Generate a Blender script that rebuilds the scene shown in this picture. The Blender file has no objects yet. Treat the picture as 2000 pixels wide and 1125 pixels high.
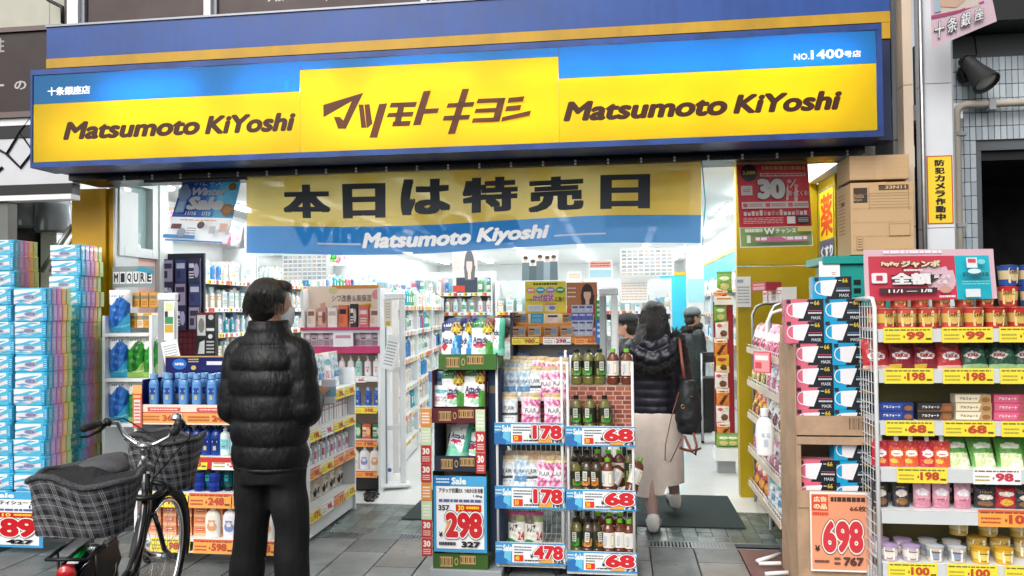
import bpy, bmesh, math, random
from mathutils import Vector, Matrix, noise
R = math.radians
rnd = random.Random(7)
scene = bpy.context.scene
col = scene.collection
# ------------------------------------------------------------------ camera
YAW, PITCH, ROLL, F, SY, CH = R(7.67), R(1.2274), R(0.5763), 1554.37, 10.05, 1.52
_f = Vector((-math.sin(YAW)*math.cos(PITCH), math.cos(YAW)*math.cos(PITCH), math.sin(PITCH)))
_r0 = Vector((math.cos(YAW), math.sin(YAW), 0)); _u0 = _r0.cross(_f)
_r = _r0*math.cos(ROLL) - _u0*math.sin(ROLL); _u = _u0*math.cos(ROLL) + _r0*math.sin(ROLL)
cam = bpy.data.cameras.new('camera'); camo = bpy.data.objects.new('camera', cam); col.objects.link(camo)
camo.matrix_world = Matrix(((_r.x,_u.x,-_f.x,0),(_r.y,_u.y,-_f.y,0),(_r.z,_u.z,-_f.z,CH),(0,0,0,1)))
cam.sensor_width = 36; cam.lens = 36*F/2000; cam.shift_y = SY/2000; cam.clip_start = .05; cam.clip_end = 300
scene.camera = camo
# ------------------------------------------------------------------ light
world = bpy.data.worlds.new('World'); scene.world = world; world.use_nodes = True
wn = world.node_tree; bg = wn.nodes['Background']
SUN_EL, SUN_AZ = R(40), R(202)
sky = wn.nodes.new('ShaderNodeTexSky'); sky.sky_type = 'NISHITA'; sky.sun_disc = False
sky.sun_elevation = SUN_EL; sky.sun_rotation = SUN_AZ; sky.dust_density = 4; sky.air_density = 1; sky.ozone_density = 1
hs = wn.nodes.new('ShaderNodeHueSaturation'); hs.inputs['Saturation'].default_value = .25   # an overcast, colourless sky
wn.links.new(sky.outputs[0], hs.inputs['Color']); wn.links.new(hs.outputs[0], bg.inputs[0]); bg.inputs[1].default_value = .095
sun = bpy.data.lights.new('sun', 'SUN'); sun.energy = 1.1; sun.angle = R(35); sun.color = (1, .97, .93)
suno = bpy.data.objects.new('sun', sun); col.objects.link(suno)
_sd = Vector((math.sin(SUN_AZ)*math.cos(SUN_EL), math.cos(SUN_AZ)*math.cos(SUN_EL), math.sin(SUN_EL)))
suno.rotation_euler = _sd.to_track_quat('Z', 'Y').to_euler()
vs = scene.view_settings; vs.view_transform = 'Standard'; vs.look = 'None'; vs.gamma = 1; vs.exposure = .74
scene.cycles.max_bounces = 6; scene.cycles.diffuse_bounces = 3; scene.cycles.glossy_bounces = 3
scene.cycles.transmission_bounces = 4; scene.cycles.transparent_max_bounces = 8
scene.cycles.caustics_reflective = False; scene.cycles.caustics_refractive = False
scene.cycles.sample_clamp_indirect = 4
# ------------------------------------------------------------------ places: a photo pixel to a point of the street
def ray(px, py):
    return _r*((px-1000)/F) + _u*(-(py-562.5-SY)/F) + _f
def W(px, py, Y):                      # on the plane y = Y, parallel to the shop front
    d = ray(px, py); return Vector((0, 0, CH)) + d*(Y/d.y)
def G(px, py, z=0.):                   # on the level z
    d = ray(px, py); return Vector((0, 0, CH)) + d*((z-CH)/d.z)
def WX(px, Y): return W(px, 604, Y).x
def WZ(px, py, Y): return W(px, py, Y).z
# ------------------------------------------------------------------ materials
def lin(c):
    if isinstance(c, str):
        c = c.lstrip('#'); c = [int(c[i:i+2], 16)/255 for i in (0, 2, 4)]
        return tuple(min(.86, x/12.92 if x <= .04045 else ((x+.055)/1.055)**2.4) for x in c)
    return tuple(c[:3])
MATS = {}
def mat(name, c=None, rough=.5, metal=0., bump=0., bscale=40., var=.06, vscale=6., spec=.5, coat=0., emit=None, estr=0., alpha=1., trans=0., stretch=None, ior=1.45, worldco=False):
    """procedural material; c None = printed colours carried by the mesh"""
    if name in MATS: return MATS[name]
    m = bpy.data.materials.new(name); m.use_nodes = True; MATS[name] = m
    nt = m.node_tree; b = nt.nodes['Principled BSDF']; L = nt.links.new
    tc = nt.nodes.new('ShaderNodeTexCoord'); src = tc.outputs['Object']
    if worldco: src = nt.nodes.new('ShaderNodeNewGeometry').outputs['Position']
    if stretch:
        mp = nt.nodes.new('ShaderNodeMapping'); mp.inputs['Scale'].default_value = stretch; L(src, mp.inputs[0]); src = mp.outputs[0]
    if c is None:
        at = nt.nodes.new('ShaderNodeAttribute'); at.attribute_name = 'Col'; cs = at.outputs['Color']
    else:
        rgb = nt.nodes.new('ShaderNodeRGB'); rgb.outputs[0].default_value = (*lin(c), 1); cs = rgb.outputs[0]
    if var:
        nz = nt.nodes.new('ShaderNodeTexNoise'); nz.inputs['Scale'].default_value = vscale; nz.inputs['Detail'].default_value = 5; L(src, nz.inputs['Vector'])
        mr = nt.nodes.new('ShaderNodeMapRange'); mr.inputs[1].default_value = .3; mr.inputs[2].default_value = .7; mr.inputs[3].default_value = 1-var; mr.inputs[4].default_value = 1+var*.4
        L(nz.outputs['Fac'], mr.inputs[0])
        vm = nt.nodes.new('ShaderNodeVectorMath'); vm.operation = 'SCALE'; L(cs, vm.inputs[0]); L(mr.outputs[0], vm.inputs['Scale']); cs = vm.outputs[0]
        mr2 = nt.nodes.new('ShaderNodeMapRange'); mr2.inputs[1].default_value = .3; mr2.inputs[2].default_value = .7
        mr2.inputs[3].default_value = rough*.85; mr2.inputs[4].default_value = min(1, rough*1.15); L(nz.outputs['Fac'], mr2.inputs[0]); L(mr2.outputs[0], b.inputs['Roughness'])
    else: b.inputs['Roughness'].default_value = rough
    L(cs, b.inputs['Base Color'])
    b.inputs['Metallic'].default_value = metal; b.inputs['Specular IOR Level'].default_value = spec; b.inputs['Coat Weight'].default_value = coat
    b.inputs['Alpha'].default_value = alpha; b.inputs['Transmission Weight'].default_value = trans; b.inputs['IOR'].default_value = ior
    if emit: b.inputs['Emission Color'].default_value = (*lin(emit), 1); b.inputs['Emission Strength'].default_value = estr
    if bump:
        nb = nt.nodes.new('ShaderNodeTexNoise'); nb.inputs['Scale'].default_value = bscale; nb.inputs['Detail'].default_value = 4; L(src, nb.inputs['Vector'])
        bp = nt.nodes.new('ShaderNodeBump'); bp.inputs['Strength'].default_value = bump; bp.inputs['Distance'].default_value = .01
        L(nb.outputs['Fac'], bp.inputs['Height']); L(bp.outputs[0], b.inputs['Normal'])
    return m
def soil(m, amount=.45, scale=2.2, spots=9.):
    """worn-in dirt: broad dark patches and small trodden spots, fixed to the place"""
    nt = m.node_tree; L = nt.links.new; N = nt.nodes.new; b = nt.nodes['Principled BSDF']; src = b.inputs['Base Color'].links[0].from_socket
    g = N('ShaderNodeNewGeometry'); n1 = N('ShaderNodeTexNoise'); n1.inputs['Scale'].default_value = scale; n1.inputs['Detail'].default_value = 8; n1.inputs['Roughness'].default_value = .65; L(g.outputs['Position'], n1.inputs['Vector'])
    r1 = N('ShaderNodeMapRange'); r1.inputs[1].default_value = .42; r1.inputs[2].default_value = .68; r1.inputs[3].default_value = 1; r1.inputs[4].default_value = 1-amount; L(n1.outputs['Fac'], r1.inputs[0])
    v = N('ShaderNodeTexVoronoi'); v.inputs['Scale'].default_value = spots; L(g.outputs['Position'], v.inputs['Vector']); r2 = N('ShaderNodeMapRange'); r2.inputs[1].default_value = .1; r2.inputs[2].default_value = .16; r2.inputs[3].default_value = .6; r2.inputs[4].default_value = 1; L(v.outputs['Distance'], r2.inputs[0])
    mu = N('ShaderNodeMath'); mu.operation = 'MULTIPLY'; L(r1.outputs[0], mu.inputs[0]); mu.inputs[1].default_value = 1
    if spots: L(r2.outputs[0], mu.inputs[1])
    sc_ = N('ShaderNodeVectorMath'); sc_.operation = 'SCALE'; L(src, sc_.inputs[0]); L(mu.outputs[0], sc_.inputs['Scale']); L(sc_.outputs[0], b.inputs['Base Color']); return m
def see_through(name, c, alpha, transl, rough=.5):
    """thin cloth or film: diffuse + translucent + partly open weave; c None = printed colours"""
    if name in MATS: return MATS[name]
    m = bpy.data.materials.new(name); m.use_nodes = True; MATS[name] = m
    nt = m.node_tree; nt.nodes.clear(); L = nt.links.new; N = nt.nodes.new
    out = N('ShaderNodeOutputMaterial')
    if c is None: at = N('ShaderNodeAttribute'); at.attribute_name = 'Col'; cs = at.outputs['Color']
    else: rgb = N('ShaderNodeRGB'); rgb.outputs[0].default_value = (*lin(c), 1); cs = rgb.outputs[0]
    d = N('ShaderNodeBsdfPrincipled'); d.inputs['Roughness'].default_value = rough; t = N('ShaderNodeBsdfTranslucent'); L(cs, d.inputs['Base Color']); L(cs, t.inputs['Color'])
    mx = N('ShaderNodeMixShader'); mx.inputs[0].default_value = transl; L(d.outputs[0], mx.inputs[1]); L(t.outputs[0], mx.inputs[2])
    tr = N('ShaderNodeBsdfTransparent'); m2 = N('ShaderNodeMixShader'); m2.inputs[0].default_value = alpha
    L(tr.outputs[0], m2.inputs[1]); L(mx.outputs[0], m2.inputs[2]); L(m2.outputs[0], out.inputs[0])
    return m
PAPER = mat('printed_paper', None, .55, var=.04)
GLOSS = mat('printed_gloss', None, .22, var=.04, coat=.2)
MATTE = mat('printed_board', None, .75, var=.05)
FOIL = mat('printed_foil', None, .28, var=.05, bump=.5, bscale=55)
WRAP = mat('printed_wrap', None, .18, var=.05, bump=.25, bscale=25, coat=.5)
WHITEM = mat('white_enamel', '#e6e9ea', .35, var=.05)
GREYM = mat('grey_enamel', '#9aa0a3', .4, var=.08)
WIRE = mat('white_wire', '#dcdedd', .35, var=.03)
CHROME = mat('chrome', '#cfd2d4', .22, metal=1, var=.1, vscale=20)
STEEL = mat('brushed_steel', '#a8abad', .38, metal=1, var=.12, vscale=14)
BLACKP = mat('black_plastic', '#121315', .42, var=.1)
RUBBER = mat('rubber', '#17181a', .75, var=.1)
CARD = mat('cardboard', '#b6977a', .8, var=.09, vscale=9, bump=.08, bscale=120)
# ------------------------------------------------------------------ mesh building
class MB:
    def __init__(s): s.v = []; s.f = []; s.c = []; s.m = []; s.sm = []; s.X = None
    def add(s, vs, fs, c='#ffffff', mi=0, sm=False):
        b = len(s.v)
        for p in vs:
            p = Vector(p)
            s.v.append(s.X @ p if s.X is not None else p)
        c = lin(c)
        for f in fs: s.f.append([b+i for i in f]); s.c.append(c); s.m.append(mi); s.sm.append(sm)
        return s
    def box(s, a, b, c='#ffffff', mi=0, cols=None):
        x0, y0, z0 = a; x1, y1, z1 = b
        vs = [(x0,y0,z0),(x1,y0,z0),(x1,y1,z0),(x0,y1,z0),(x0,y0,z1),(x1,y0,z1),(x1,y1,z1),(x0,y1,z1)]
        fs = [(0,1,5,4),(1,2,6,5),(2,3,7,6),(3,0,4,7),(4,5,6,7),(3,2,1,0)]
        if cols:
            for f, cc in zip(fs, cols): s.add([vs[i] for i in f], [(0,1,2,3)], cc, mi)
        else: s.add(vs, fs, c, mi)
        return s
    def cbox(s, x, y, z, w, d, h, c='#ffffff', mi=0): return s.box((x-w/2, y-d/2, z), (x+w/2, y+d/2, z+h), c, mi)
    def bev(s, a, b, r, c='#ffffff', mi=0, sm=False):
        """box with rounded vertical edges and softened top and bottom rims"""
        x0, y0, z0 = a; x1, y1, z1 = b
        def ring(q, z):
            o = []
            for cx, cy, t in ((x1-r, y0+r, -90), (x1-r, y1-r, 0), (x0+r, y1-r, 90), (x0+r, y0+r, 180)):
                for k in range(4):
                    an = R(t+k*30); o.append((cx+(r-q)*math.cos(an), cy+(r-q)*math.sin(an), z))
            return o
        q = r*.45; rs = [ring(q, z0), ring(0, z0+q), ring(0, z1-q), ring(q, z1)]; n = 16
        vs = sum(rs, []); fs = [tuple(range(n))[::-1], tuple(range(3*n, 4*n))]
        for k in range(3):
            for i in range(n): fs.append((k*n+i, k*n+(i+1) % n, (k+1)*n+(i+1) % n, (k+1)*n+i))
        return s.add(vs, fs, c, mi, sm)
    def lathe(s, prof, n=16, c='#ffffff', mi=0, o=(0,0,0), sx=1., sy=1., sm=True, cf=None, p=2.):
        ox, oy, oz = o; b = []
        for r, z in prof:
            for i in range(n):
                a = 2*math.pi*i/n; ca, sa = math.cos(a), math.sin(a)
                if p != 2.: ca = math.copysign(abs(ca)**(2/p), ca); sa = math.copysign(abs(sa)**(2/p), sa)
                b.append((ox+r*ca*sx, oy+r*sa*sy, oz+z))
        k = len(prof)
        for j in range(k-1):
            cc = cf(j) if cf else c
            s.add(b[j*n:(j+2)*n], [(i, (i+1) % n, n+(i+1) % n, n+i) for i in range(n)], cc, mi, sm)
        if prof[0][0] > 1e-5: s.add(b[:n], [tuple(range(n))[::-1]], cf(0) if cf else c, mi)
        if prof[-1][0] > 1e-5: s.add(b[-n:], [tuple(range(n))], cf(k-2) if cf else c, mi)
        return s
    def tube(s, pts, r, n=8, c='#ffffff', mi=0, sm=True, closed=False, cap=True):
        pts = [Vector(p) for p in pts]; k = len(pts); rr = r if isinstance(r, (list, tuple)) else [r]*k
        vs = []; up = None
        for i, p in enumerate(pts):
            a = pts[i-1] if (i or closed) else p; b = pts[(i+1) % k] if (i < k-1 or closed) else p
            t = (b-a).normalized()
            if up is None:
                up = Vector((0,0,1)) if abs(t.z) < .9 else Vector((1,0,0))
            x = t.cross(up)
            if x.length < 1e-4: x = t.cross(Vector((0,1,0)))
            x.normalize(); y = x.cross(t).normalized(); up = y
            for j in range(n):
                an = 2*math.pi*j/n; vs.append(p + (x*math.cos(an)+y*math.sin(an))*rr[i])
        fs = []
        for i in range(k if closed else k-1):
            i2 = (i+1) % k
            for j in range(n): fs.append((i*n+j, i*n+(j+1) % n, i2*n+(j+1) % n, i2*n+j))
        if cap and not closed: fs += [tuple(range(n))[::-1], tuple(range((k-1)*n, k*n))]
        return s.add(vs, fs, c, mi, sm)
    def bar(s, a, b, w, c='#ffffff', mi=0): return s.tube([a, b], w, 6, c, mi, sm=False)
    def build(s, name, mats, parent=None, loc=None, rz=0., me_only=False):
        me = bpy.data.meshes.new(name); me.from_pydata([tuple(p) for p in s.v], [], s.f)
        for m in (mats if isinstance(mats, (list, tuple)) else [mats]): me.materials.append(m)
        me.polygons.foreach_set('material_index', s.m); me.polygons.foreach_set('use_smooth', s.sm)
        at = me.color_attributes.new('Col', 'FLOAT_COLOR', 'CORNER'); d = []
        for f, c in zip(s.f, s.c): d += [c[0], c[1], c[2], 1.]*len(f)
        at.data.foreach_set('color', d); me.update()
        if me_only: return me
        return put(me, name, parent, loc, rz)
def put(me, name, parent=None, loc=None, rz=0., rx=0., ry=0.):
    o = bpy.data.objects.new(name, me); col.objects.link(o)
    if parent: o.parent = parent
    if loc is not None: o.location = loc
    if rz or rx or ry: o.rotation_euler = (rx, ry, rz)
    return o
ORD = 'first second third fourth fifth sixth seventh eighth ninth tenth eleventh twelfth thirteenth fourteenth fifteenth sixteenth seventeenth eighteenth nineteenth twentieth'.split()
def nth(i): return ORD[i] if i < 20 else 'twenty-'+ORD[i-20]
def tag(o, label, cat, group=None):
    o['label'] = label; o['category'] = cat
    if group: o['group'] = group
    return o
def thing(name, label, cat, loc=(0,0,0), rz=0., group=None):
    o = bpy.data.objects.new(name, None); col.objects.link(o); o.location = loc; o.rotation_euler = (0,0,rz); o.empty_display_size = .1
    return tag(o, label, cat, group)
def struct(o): o['kind'] = 'structure'; return o
def dup(root, loc, rz=0., label=None, group=None):
    r = root.copy(); col.objects.link(r); r.location = loc; r.rotation_euler = (0,0,rz)
    if label: r['label'] = label
    if group: r['group'] = group
    for ch in list(root.children):
        c = ch.copy(); col.objects.link(c); c.parent = r; c.matrix_parent_inverse = ch.matrix_parent_inverse
        for g in ch.children:
            d = g.copy(); col.objects.link(d); d.parent = c
    return r
# ------------------------------------------------------------------ lettering
_GL = {}
TS = bpy.data.scenes.new('workbench')          # lettering and cloth are worked out here, apart from the street
def worked(o):
    TS.collection.objects.link(o); TS.view_layers[0].update(); return o.evaluated_get(TS.view_layers[0].depsgraph)
def glyphs(t, shear=0., res=2, sp=1.):
    k = (t, shear, res, sp)
    if k in _GL: return _GL[k]
    cu = bpy.data.curves.new('lettering', 'FONT'); cu.body = t; cu.shear = shear; cu.resolution_u = res; cu.space_character = sp; cu.space_line = .95
    o = bpy.data.objects.new('lettering', cu); e = worked(o); me = e.to_mesh()
    vs = [(v.co.x, v.co.y) for v in me.vertices]; fs = [tuple(p.vertices) for p in me.polygons]
    e.to_mesh_clear(); bpy.data.objects.remove(o); bpy.data.curves.remove(cu)
    xs = [v[0] for v in vs] or [0, 1]; ys = [v[1] for v in vs] or [0, 1]
    _GL[k] = (vs, fs, min(xs), max(xs), min(ys), max(ys)); return _GL[k]
class Sheet:
    """printing laid on a surface: fn(u, v, lift) -> point"""
    STEP = .0005
    def __init__(s, mb, fn, mi=0): s.mb = mb; s.fn = fn; s.k = 1; s.mi = mi
    def poly(s, pts, c, hold=False):
        l = s.k*s.STEP
        s.mb.add([s.fn(u, v, l) for u, v in pts], [tuple(range(len(pts)))], c, s.mi)
        if not hold: s.k += 1
        return s
    def rect(s, u0, v0, u1, v1, c, hold=False): return s.poly([(u0,v0),(u1,v0),(u1,v1),(u0,v1)], c, hold)
    def ell(s, u, v, ru, rv, c, n=20, hold=False): return s.poly([(u+ru*math.cos(2*math.pi*i/n), v+rv*math.sin(2*math.pi*i/n)) for i in range(n)], c, hold)
    def rrect(s, u0, v0, u1, v1, q, c):
        p = []
        for cx, cy, t in ((u1-q, v0+q, -90), (u1-q, v1-q, 0), (u0+q, v1-q, 90), (u0+q, v0+q, 180)):
            for k in range(4): p.append((cx+q*math.cos(R(t+30*k)), cy+q*math.sin(R(t+30*k))))
        return s.poly(p, c)
    def text(s, t, u0, v0, u1, v1, c, bold=0., shear=0., res=2, edge=(), sp=1., keep=False):
        """lettering stretched into the rectangle; edge = outlines as (em width, colour), widest first"""
        vs, fs, x0, x1, y0, y1 = glyphs(t, shear, res, sp)
        x0 -= bold; x1 += bold; y0 -= bold; y1 += bold
        a = (u1-u0)/max(1e-6, x1-x0); b = (v1-v0)/max(1e-6, y1-y0)
        for w, cc in list(edge)+[(bold, c)]:
            cjk = ord(max(t)) > 0x2e80; n = 1 if w <= 0 else (8 if cjk else (4 if w < .025 else (8 if w < .07 else 14)))
            for i in range(n):
                dx, dy = (0, 0) if w <= 0 else (w*math.cos(2*math.pi*i/n+.4), w*math.sin(2*math.pi*i/n+.4))
                if w > 0 and cjk: dx, dy = ((-w,-w*.7),(0,-w*.7),(w,-w*.7),(-w,0),(w,0),(-w,w*.7),(0,w*.7),(w,w*.7))[i]
                l = (s.k + i*.8/n)*s.STEP
                s.mb.add([s.fn(u0+(x-x0+dx)*a, v0+(y-y0+dy)*b, l) for x, y in vs], fs, cc, s.mi)
            s.k += 1
        return s
    def rows(s, u0, v0, u1, v1, n, c, fill=.5, rr=None):
        """fine print too small to read: broken lines"""
        rr = rr or rnd; h = (v1-v0)/n
        for i in range(n):
            y = v0+h*(i+.25); x = u0
            while x < u1:
                w = (u1-u0)*rr.uniform(.04, .16); x2 = min(u1, x+w)
                s.rect(x, y, x2, y+h*fill, c, True); x = x2+(u1-u0)*.02
        s.k += 1; return s
def flat(mb, o, u, v, mi=0):
    o = Vector(o); u = Vector(u); v = Vector(v); n = u.cross(v).normalized()
    return Sheet(mb, lambda a, b, l: o+u*a+v*b+n*l, mi)
def wall(mb, Y, mi=0):                  # plane facing the street, metres x, z
    return Sheet(mb, lambda a, b, l: Vector((a, Y-l, b)), mi)
def tx(sh, Y, t, bl, tr, c, **k):       # lettering between two photo points of a street-facing plane
    a = W(*bl, Y); b = W(*tr, Y); return sh.text(t, a.x, a.z, b.x, b.z, c, **k)
# ================================================================== SETTING
def simple(name, fn, mats, parent=None):
    mb = MB(); fn(mb); return mb.build(name, mats, parent)
GROUND = mat('asphalt', '#4c4d4e', .85, var=.2, vscale=3, bump=.3, bscale=90)
struct(simple('street', lambda m: m.add([(-45,-25,-.04),(45,-25,-.04),(45,60,-.04),(-45,60,-.04)], [(0,1,2,3)]), GROUND))
JOINT = mat('joint_mortar', '#2f3232', .9, var=.15)
SLABS = [mat('slab_%s' % n, c, .42, var=.34, vscale=3.5, bump=.25, bscale=60, spec=.45, worldco=True) for n, c in (('a', '#7f8483'), ('b', '#6a706f'), ('c', '#8d918f'), ('d', '#757877'), ('e', '#88857f'))]
for m in SLABS: soil(m)
SLABR = mat('slab_red', '#6f4a47', .4, var=.15)
pave = struct(simple('pavement', lambda m: m.box((-9,-2,-.035), (6,5.18,-.012)), JOINT))
def tile_mesh(w, d, h, m):
    b = MB(); g = .004; b.bev((g, g, -h), (w-g, d-g, 0), .004); return b.build('slab', m, me_only=True)
sm = [tile_mesh(.275, .55, .03, m) for m in SLABS]; smr = tile_mesh(.275, .55, .03, SLABR)
for i in range(-15, 9):
    for j in range(4):
        x = .17+.275*i; y = 4.63-.55*j+(.275 if i % 2 else 0); 
        o = put(smr if (i == 2 and j == 0) else rnd.choice(sm), 'slab', pave, (x, y, rnd.uniform(-.0012, .0008)))
for i in range(-14, 8):   # half slabs that meet the drain
    if i % 2 == 0:
        o = put(rnd.choice(sm), 'slab', pave, (.17+.275*i, 5.18-.275, -.0005)); o.scale = (1, .0, 1) if False else (1, .5, 1); o.location.y = 5.18-.275+.0
# drain channel with bars
ST2 = mat('galvanised', '#8d9294', .45, metal=.8, var=.2, vscale=30)
drain = thing('drain_grate', 'long metal drain grate set in the paving across the shop entrance', 'drain', (0, 5.18, 0))
def _dr(m):
    m.box((-4.5, 0, -.02), (1.35, .02, .0015)); m.box((-4.5, .125, -.02), (1.35, .145, .0015))
simple('frame', _dr, ST2, drain)
simple('channel', lambda m: m.box((-4.5, .021, -.09), (1.35, .124, -.034)), mat('drain_dark', '#111212', .9), drain)
bm_ = MB(); bm_.box((0, .02, -.02), (.012, .125, .001)); bar_me = bm_.build('bar', ST2, me_only=True)
k = -2.15
while k < .66:
    if k < -1.05 or k > .02: put(bar_me, 'bar', drain, (k, 0, 0))
    k += .0225
simple('bars_beyond', lambda m: [m.box((-4.5+.0225*i, .02, -.02), (-4.5+.0225*i+.012, .125, .001)) for i in range(int(2.34/.0225))], ST2, drain)['kind'] = 'stuff'
# small tiles behind the drain
TILE = [mat('entry_tile_%s' % n, c, .24, var=.3, vscale=5, bump=.12, bscale=60, worldco=True) for n, c in (('a', '#667370'), ('b', '#5b6866'), ('c', '#72807c'))]
entry = struct(simple('entry_paving', lambda m: m.box((-4.6, 5.325, -.035), (1.75, 6.12, -.01)), JOINT))
tm = []
for m in TILE: soil(m, .35, 3., 7.)
for m in TILE:
    b = MB(); b.bev((.002, .002, -.02), (.098, .111, 0), .003); tm.append(b.build('tile', m, me_only=True))
for i in range(-24, 13):
    for j in range(7): put(rnd.choice(tm), 'tile', entry, (.05+.1*i-.05, 5.33+.113*j, rnd.uniform(-.0008, .0006)))
INFLOOR = mat('shop_vinyl', '#d9dcda', .16, var=.06, vscale=2, spec=.5)
struct(simple('shop_floor', lambda m: m.box((-4.75, 6.125, -.03), (1.9, 21, .002)), INFLOOR))
MATM = mat('door_mat', '#2c3b3b', .95, var=.2, vscale=120, bump=.8, bscale=300)
def mk_mat(x0, x1, y0, y1, lab):
    b = MB(); b.bev((x0, y0, .0005), (x1, y1, .009), .012); tag(b.build('door_mat', MATM), lab, 'mat', 'entrance mats')
mk_mat(.02, .845, 5.66, 6.62, 'dark green entrance mat that the walking woman steps across')
mk_mat(-1.6, -.62, 5.68, 6.62, 'dark green entrance mat behind the stack of detergent cartons')
# covers and drain side channel at the right
simple('inspection_cover', lambda m: m.bev((.62, 4.95, -.004), (.78, 5.06, .003), .008), ST2, drain)
# ------------------------------------------------------------------ shop shell
CEIL = mat('ceiling_board', '#e2e5e4', .8, var=.03); INW = mat('shop_wall_white', '#dfe3e2', .7, var=.03)
YEL = mat('yellow_enamel_wall', '#c99b10', .42, var=.1, vscale=4); YEL2 = mat('olive_yellow_wall', '#b39a10', .42, var=.1, vscale=4)
CYAN = mat('cyan_wall', '#35b3d2', .5, var=.04); PINKW = mat('pale_pink_panel', '#d9b4ab', .5, var=.06)
ZC = 2.72
struct(simple('ceiling', lambda m: m.box((-4.9, 5.42, ZC), (2.2, 21, ZC+.1)), CEIL))
wl = struct(simple('wall_left', lambda m: [m.box((-4.9, 6.2, 0), (-4.75, 21, ZC))], INW))
struct(simple('wall_back', lambda m: m.box((-4.75, 20.8, 0), (1.9, 21, ZC)), INW))
wr = struct(simple('wall_right', lambda m: m.box((1.62, 6.72, 0), (1.8, 20.8, ZC)), INW))
simple('cyan_band', lambda m: m.box((1.585, 7.4, 1.95), (1.617, 20, 2.3)), CYAN, wr)
simple('yellow_line', lambda m: m.box((1.575, 7.4, 2.303), (1.617, 20, 2.36)), YEL, wr)
# the entrance side wall with its fixed window (left)
ALU = mat('white_aluminium', '#cdd4d4', .35, var=.05)
xv = WX(227, 5.68)
wp = struct(simple('entrance_side_wall', lambda m: [m.box((xv-.14, 5.68, 0), (xv, 6.2, 1.97)), m.box((xv-.14, 5.68, 2.63), (xv, 6.2, ZC))], PINKW))
def _wf(m):
    for y0, y1, z0, z1 in ((5.68,5.74,1.975,2.625),(6.12,6.2,1.975,2.625),(5.743,6.117,1.975,2.05),(5.743,6.117,2.55,2.625)): m.box((xv-.06, y0, z0), (xv+.03, y1, z1))
simple('window_frame', _wf, ALU, wp)
simple('pane', lambda m: m.box((xv-.035, 5.743, 2.052), (xv-.025, 6.117, 2.548)), mat('window_glass', '#8fa9a9', .06, var=0, spec=.8), wp)
simple('corner_post', lambda m: m.box((xv-.16, 6.205, 0), (xv+.04, 6.33, ZC-.01)), ALU, wp)
simple('door_closer', lambda m: [m.box((xv+.032, 5.76, 2.56), (xv+.07, 5.98, 2.605)), m.box((xv+.04, 5.9, 2.606), (xv+.06, 6.15, 2.62))], STEEL, wp)
simple('ceiling_bracket', lambda m: m.box((-3.5, 5.9, 2.55), (-3.44, 5.95, ZC)), GREYM, wp)
# ------------------------------------------------------------------ building front
BLUEF = mat('fascia_blue', '#1f4c98', .38, var=.14, vscale=3, stretch=(6,1,.6)); YELF = mat('fascia_yellow', '#c79812', .45, var=.12, vscale=4, stretch=(3,1,.6))
BROWN = mat('brown_film_panel', '#3a2624', .45, var=.1); NAVY = mat('navy_steel', '#172548', .4, var=.15, vscale=10)
YF = 5.06
bld = thing('shop_building', 'drugstore building front with blue and yellow fascia above the shop sign', 'building', (0, YF, 0))
def P(name, fn, m, parent=bld):
    b = MB(); b.X = Matrix.Translation((0, -YF, 0)); fn(b); return b.build(name, m, parent)
fx0, fx1 = W(91, 90, YF).x, W(1738, 20, YF).x
fz = [WZ(91, 54, YF), WZ(91, 115, YF), WZ(91, 134, YF)]
soil(BLUEF, .3, 1.5, 0); soil(YELF, .3, 1.5, 0)
fas = P('fascia', lambda m: m.box((fx0, YF, fz[1]), (fx1, YF+.2, fz[0])), BLUEF)
P('stripe', lambda m: [m.box((fx0, YF-.004, fz[2]), (fx1, YF+.2, fz[1]-.002)), m.box((fx1-.05, YF-.003, fz[2]-.1), (fx1-.001, YF+.2, fz[2]-.002))], YELF)
P('lower_fascia', lambda m: m.box((fx0+.01, YF+.006, 2.53), (fx1-.002, YF+.19, fz[2]-.105)), NAVY)
P('lower_fascia', lambda m: m.box((fx0+.01, YF+.006, fz[2]-.1), (fx1-.06, YF+.19, fz[2]-.003)), NAVY)
P('top_trim', lambda m: m.box((fx0-.004, YF-.01, fz[0]+.001), (fx1, YF+.2, fz[0]+.014)), mat('trim_grey', '#8e9097', .4, metal=.5))
YU = 5.3
for px0, px1 in ((172, 405), (426, 830), (842, 1240), (1252, 1725)):
    P('brown_panel', lambda m: m.box((WX(px0, YU), YU, 3.5), (WX(px1, YU), YU+.05, 4.6)), BROWN)
for px0, px1 in ((140, 160), (407, 419), (831, 841), (1241, 1251)):
    P('mullion', lambda m: m.box((WX(px0, YU)-.005, YU-.05, 3.45), (WX(px1, YU), YU+.06, 4.6)), WHITEM)
    P('mullion_seal', lambda m: m.box((WX(px1, YU)+.001, YU-.02, 3.45), (WX(px1, YU)+.03, YU+.05, 4.6)), GREYM)
for t, bl_, tr_ in (('ノ', (523, 4), (534, -12)), ('3sr.', (538, 3), (554, -10)), (',', (636, 3), (640, -6))): P('panel_lettering', lambda m: tx(wall(m, YU-.001), YU, t, bl_, tr_, '#cfc9c6', bold=.02), PAPER)
P('upper_wall', lambda m: m.box((fx0-.1, YU+.07, 2.9), (1.69, YU+.3, 7)), mat('upper_wall_grey', '#5e5754', .8, var=.1))
# left yellow pillar
YP = 5.64
P('yellow_pillar', lambda m: m.box((WX(140, YP), YP, 0), (WX(206, YP), YP+.3, 2.49)), YEL)
P('yellow_pillar_return', lambda m: m.box((WX(206, YP)+.002, YP+.03, 0), (WX(219, YP), YP+.3, 2.49)), YEL)
P('pillar_edge', lambda m: m.box((WX(219, YP)+.002, YP+.01, 0), (WX(224, YP), YP+.3, 2.49)), ALU)
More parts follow.
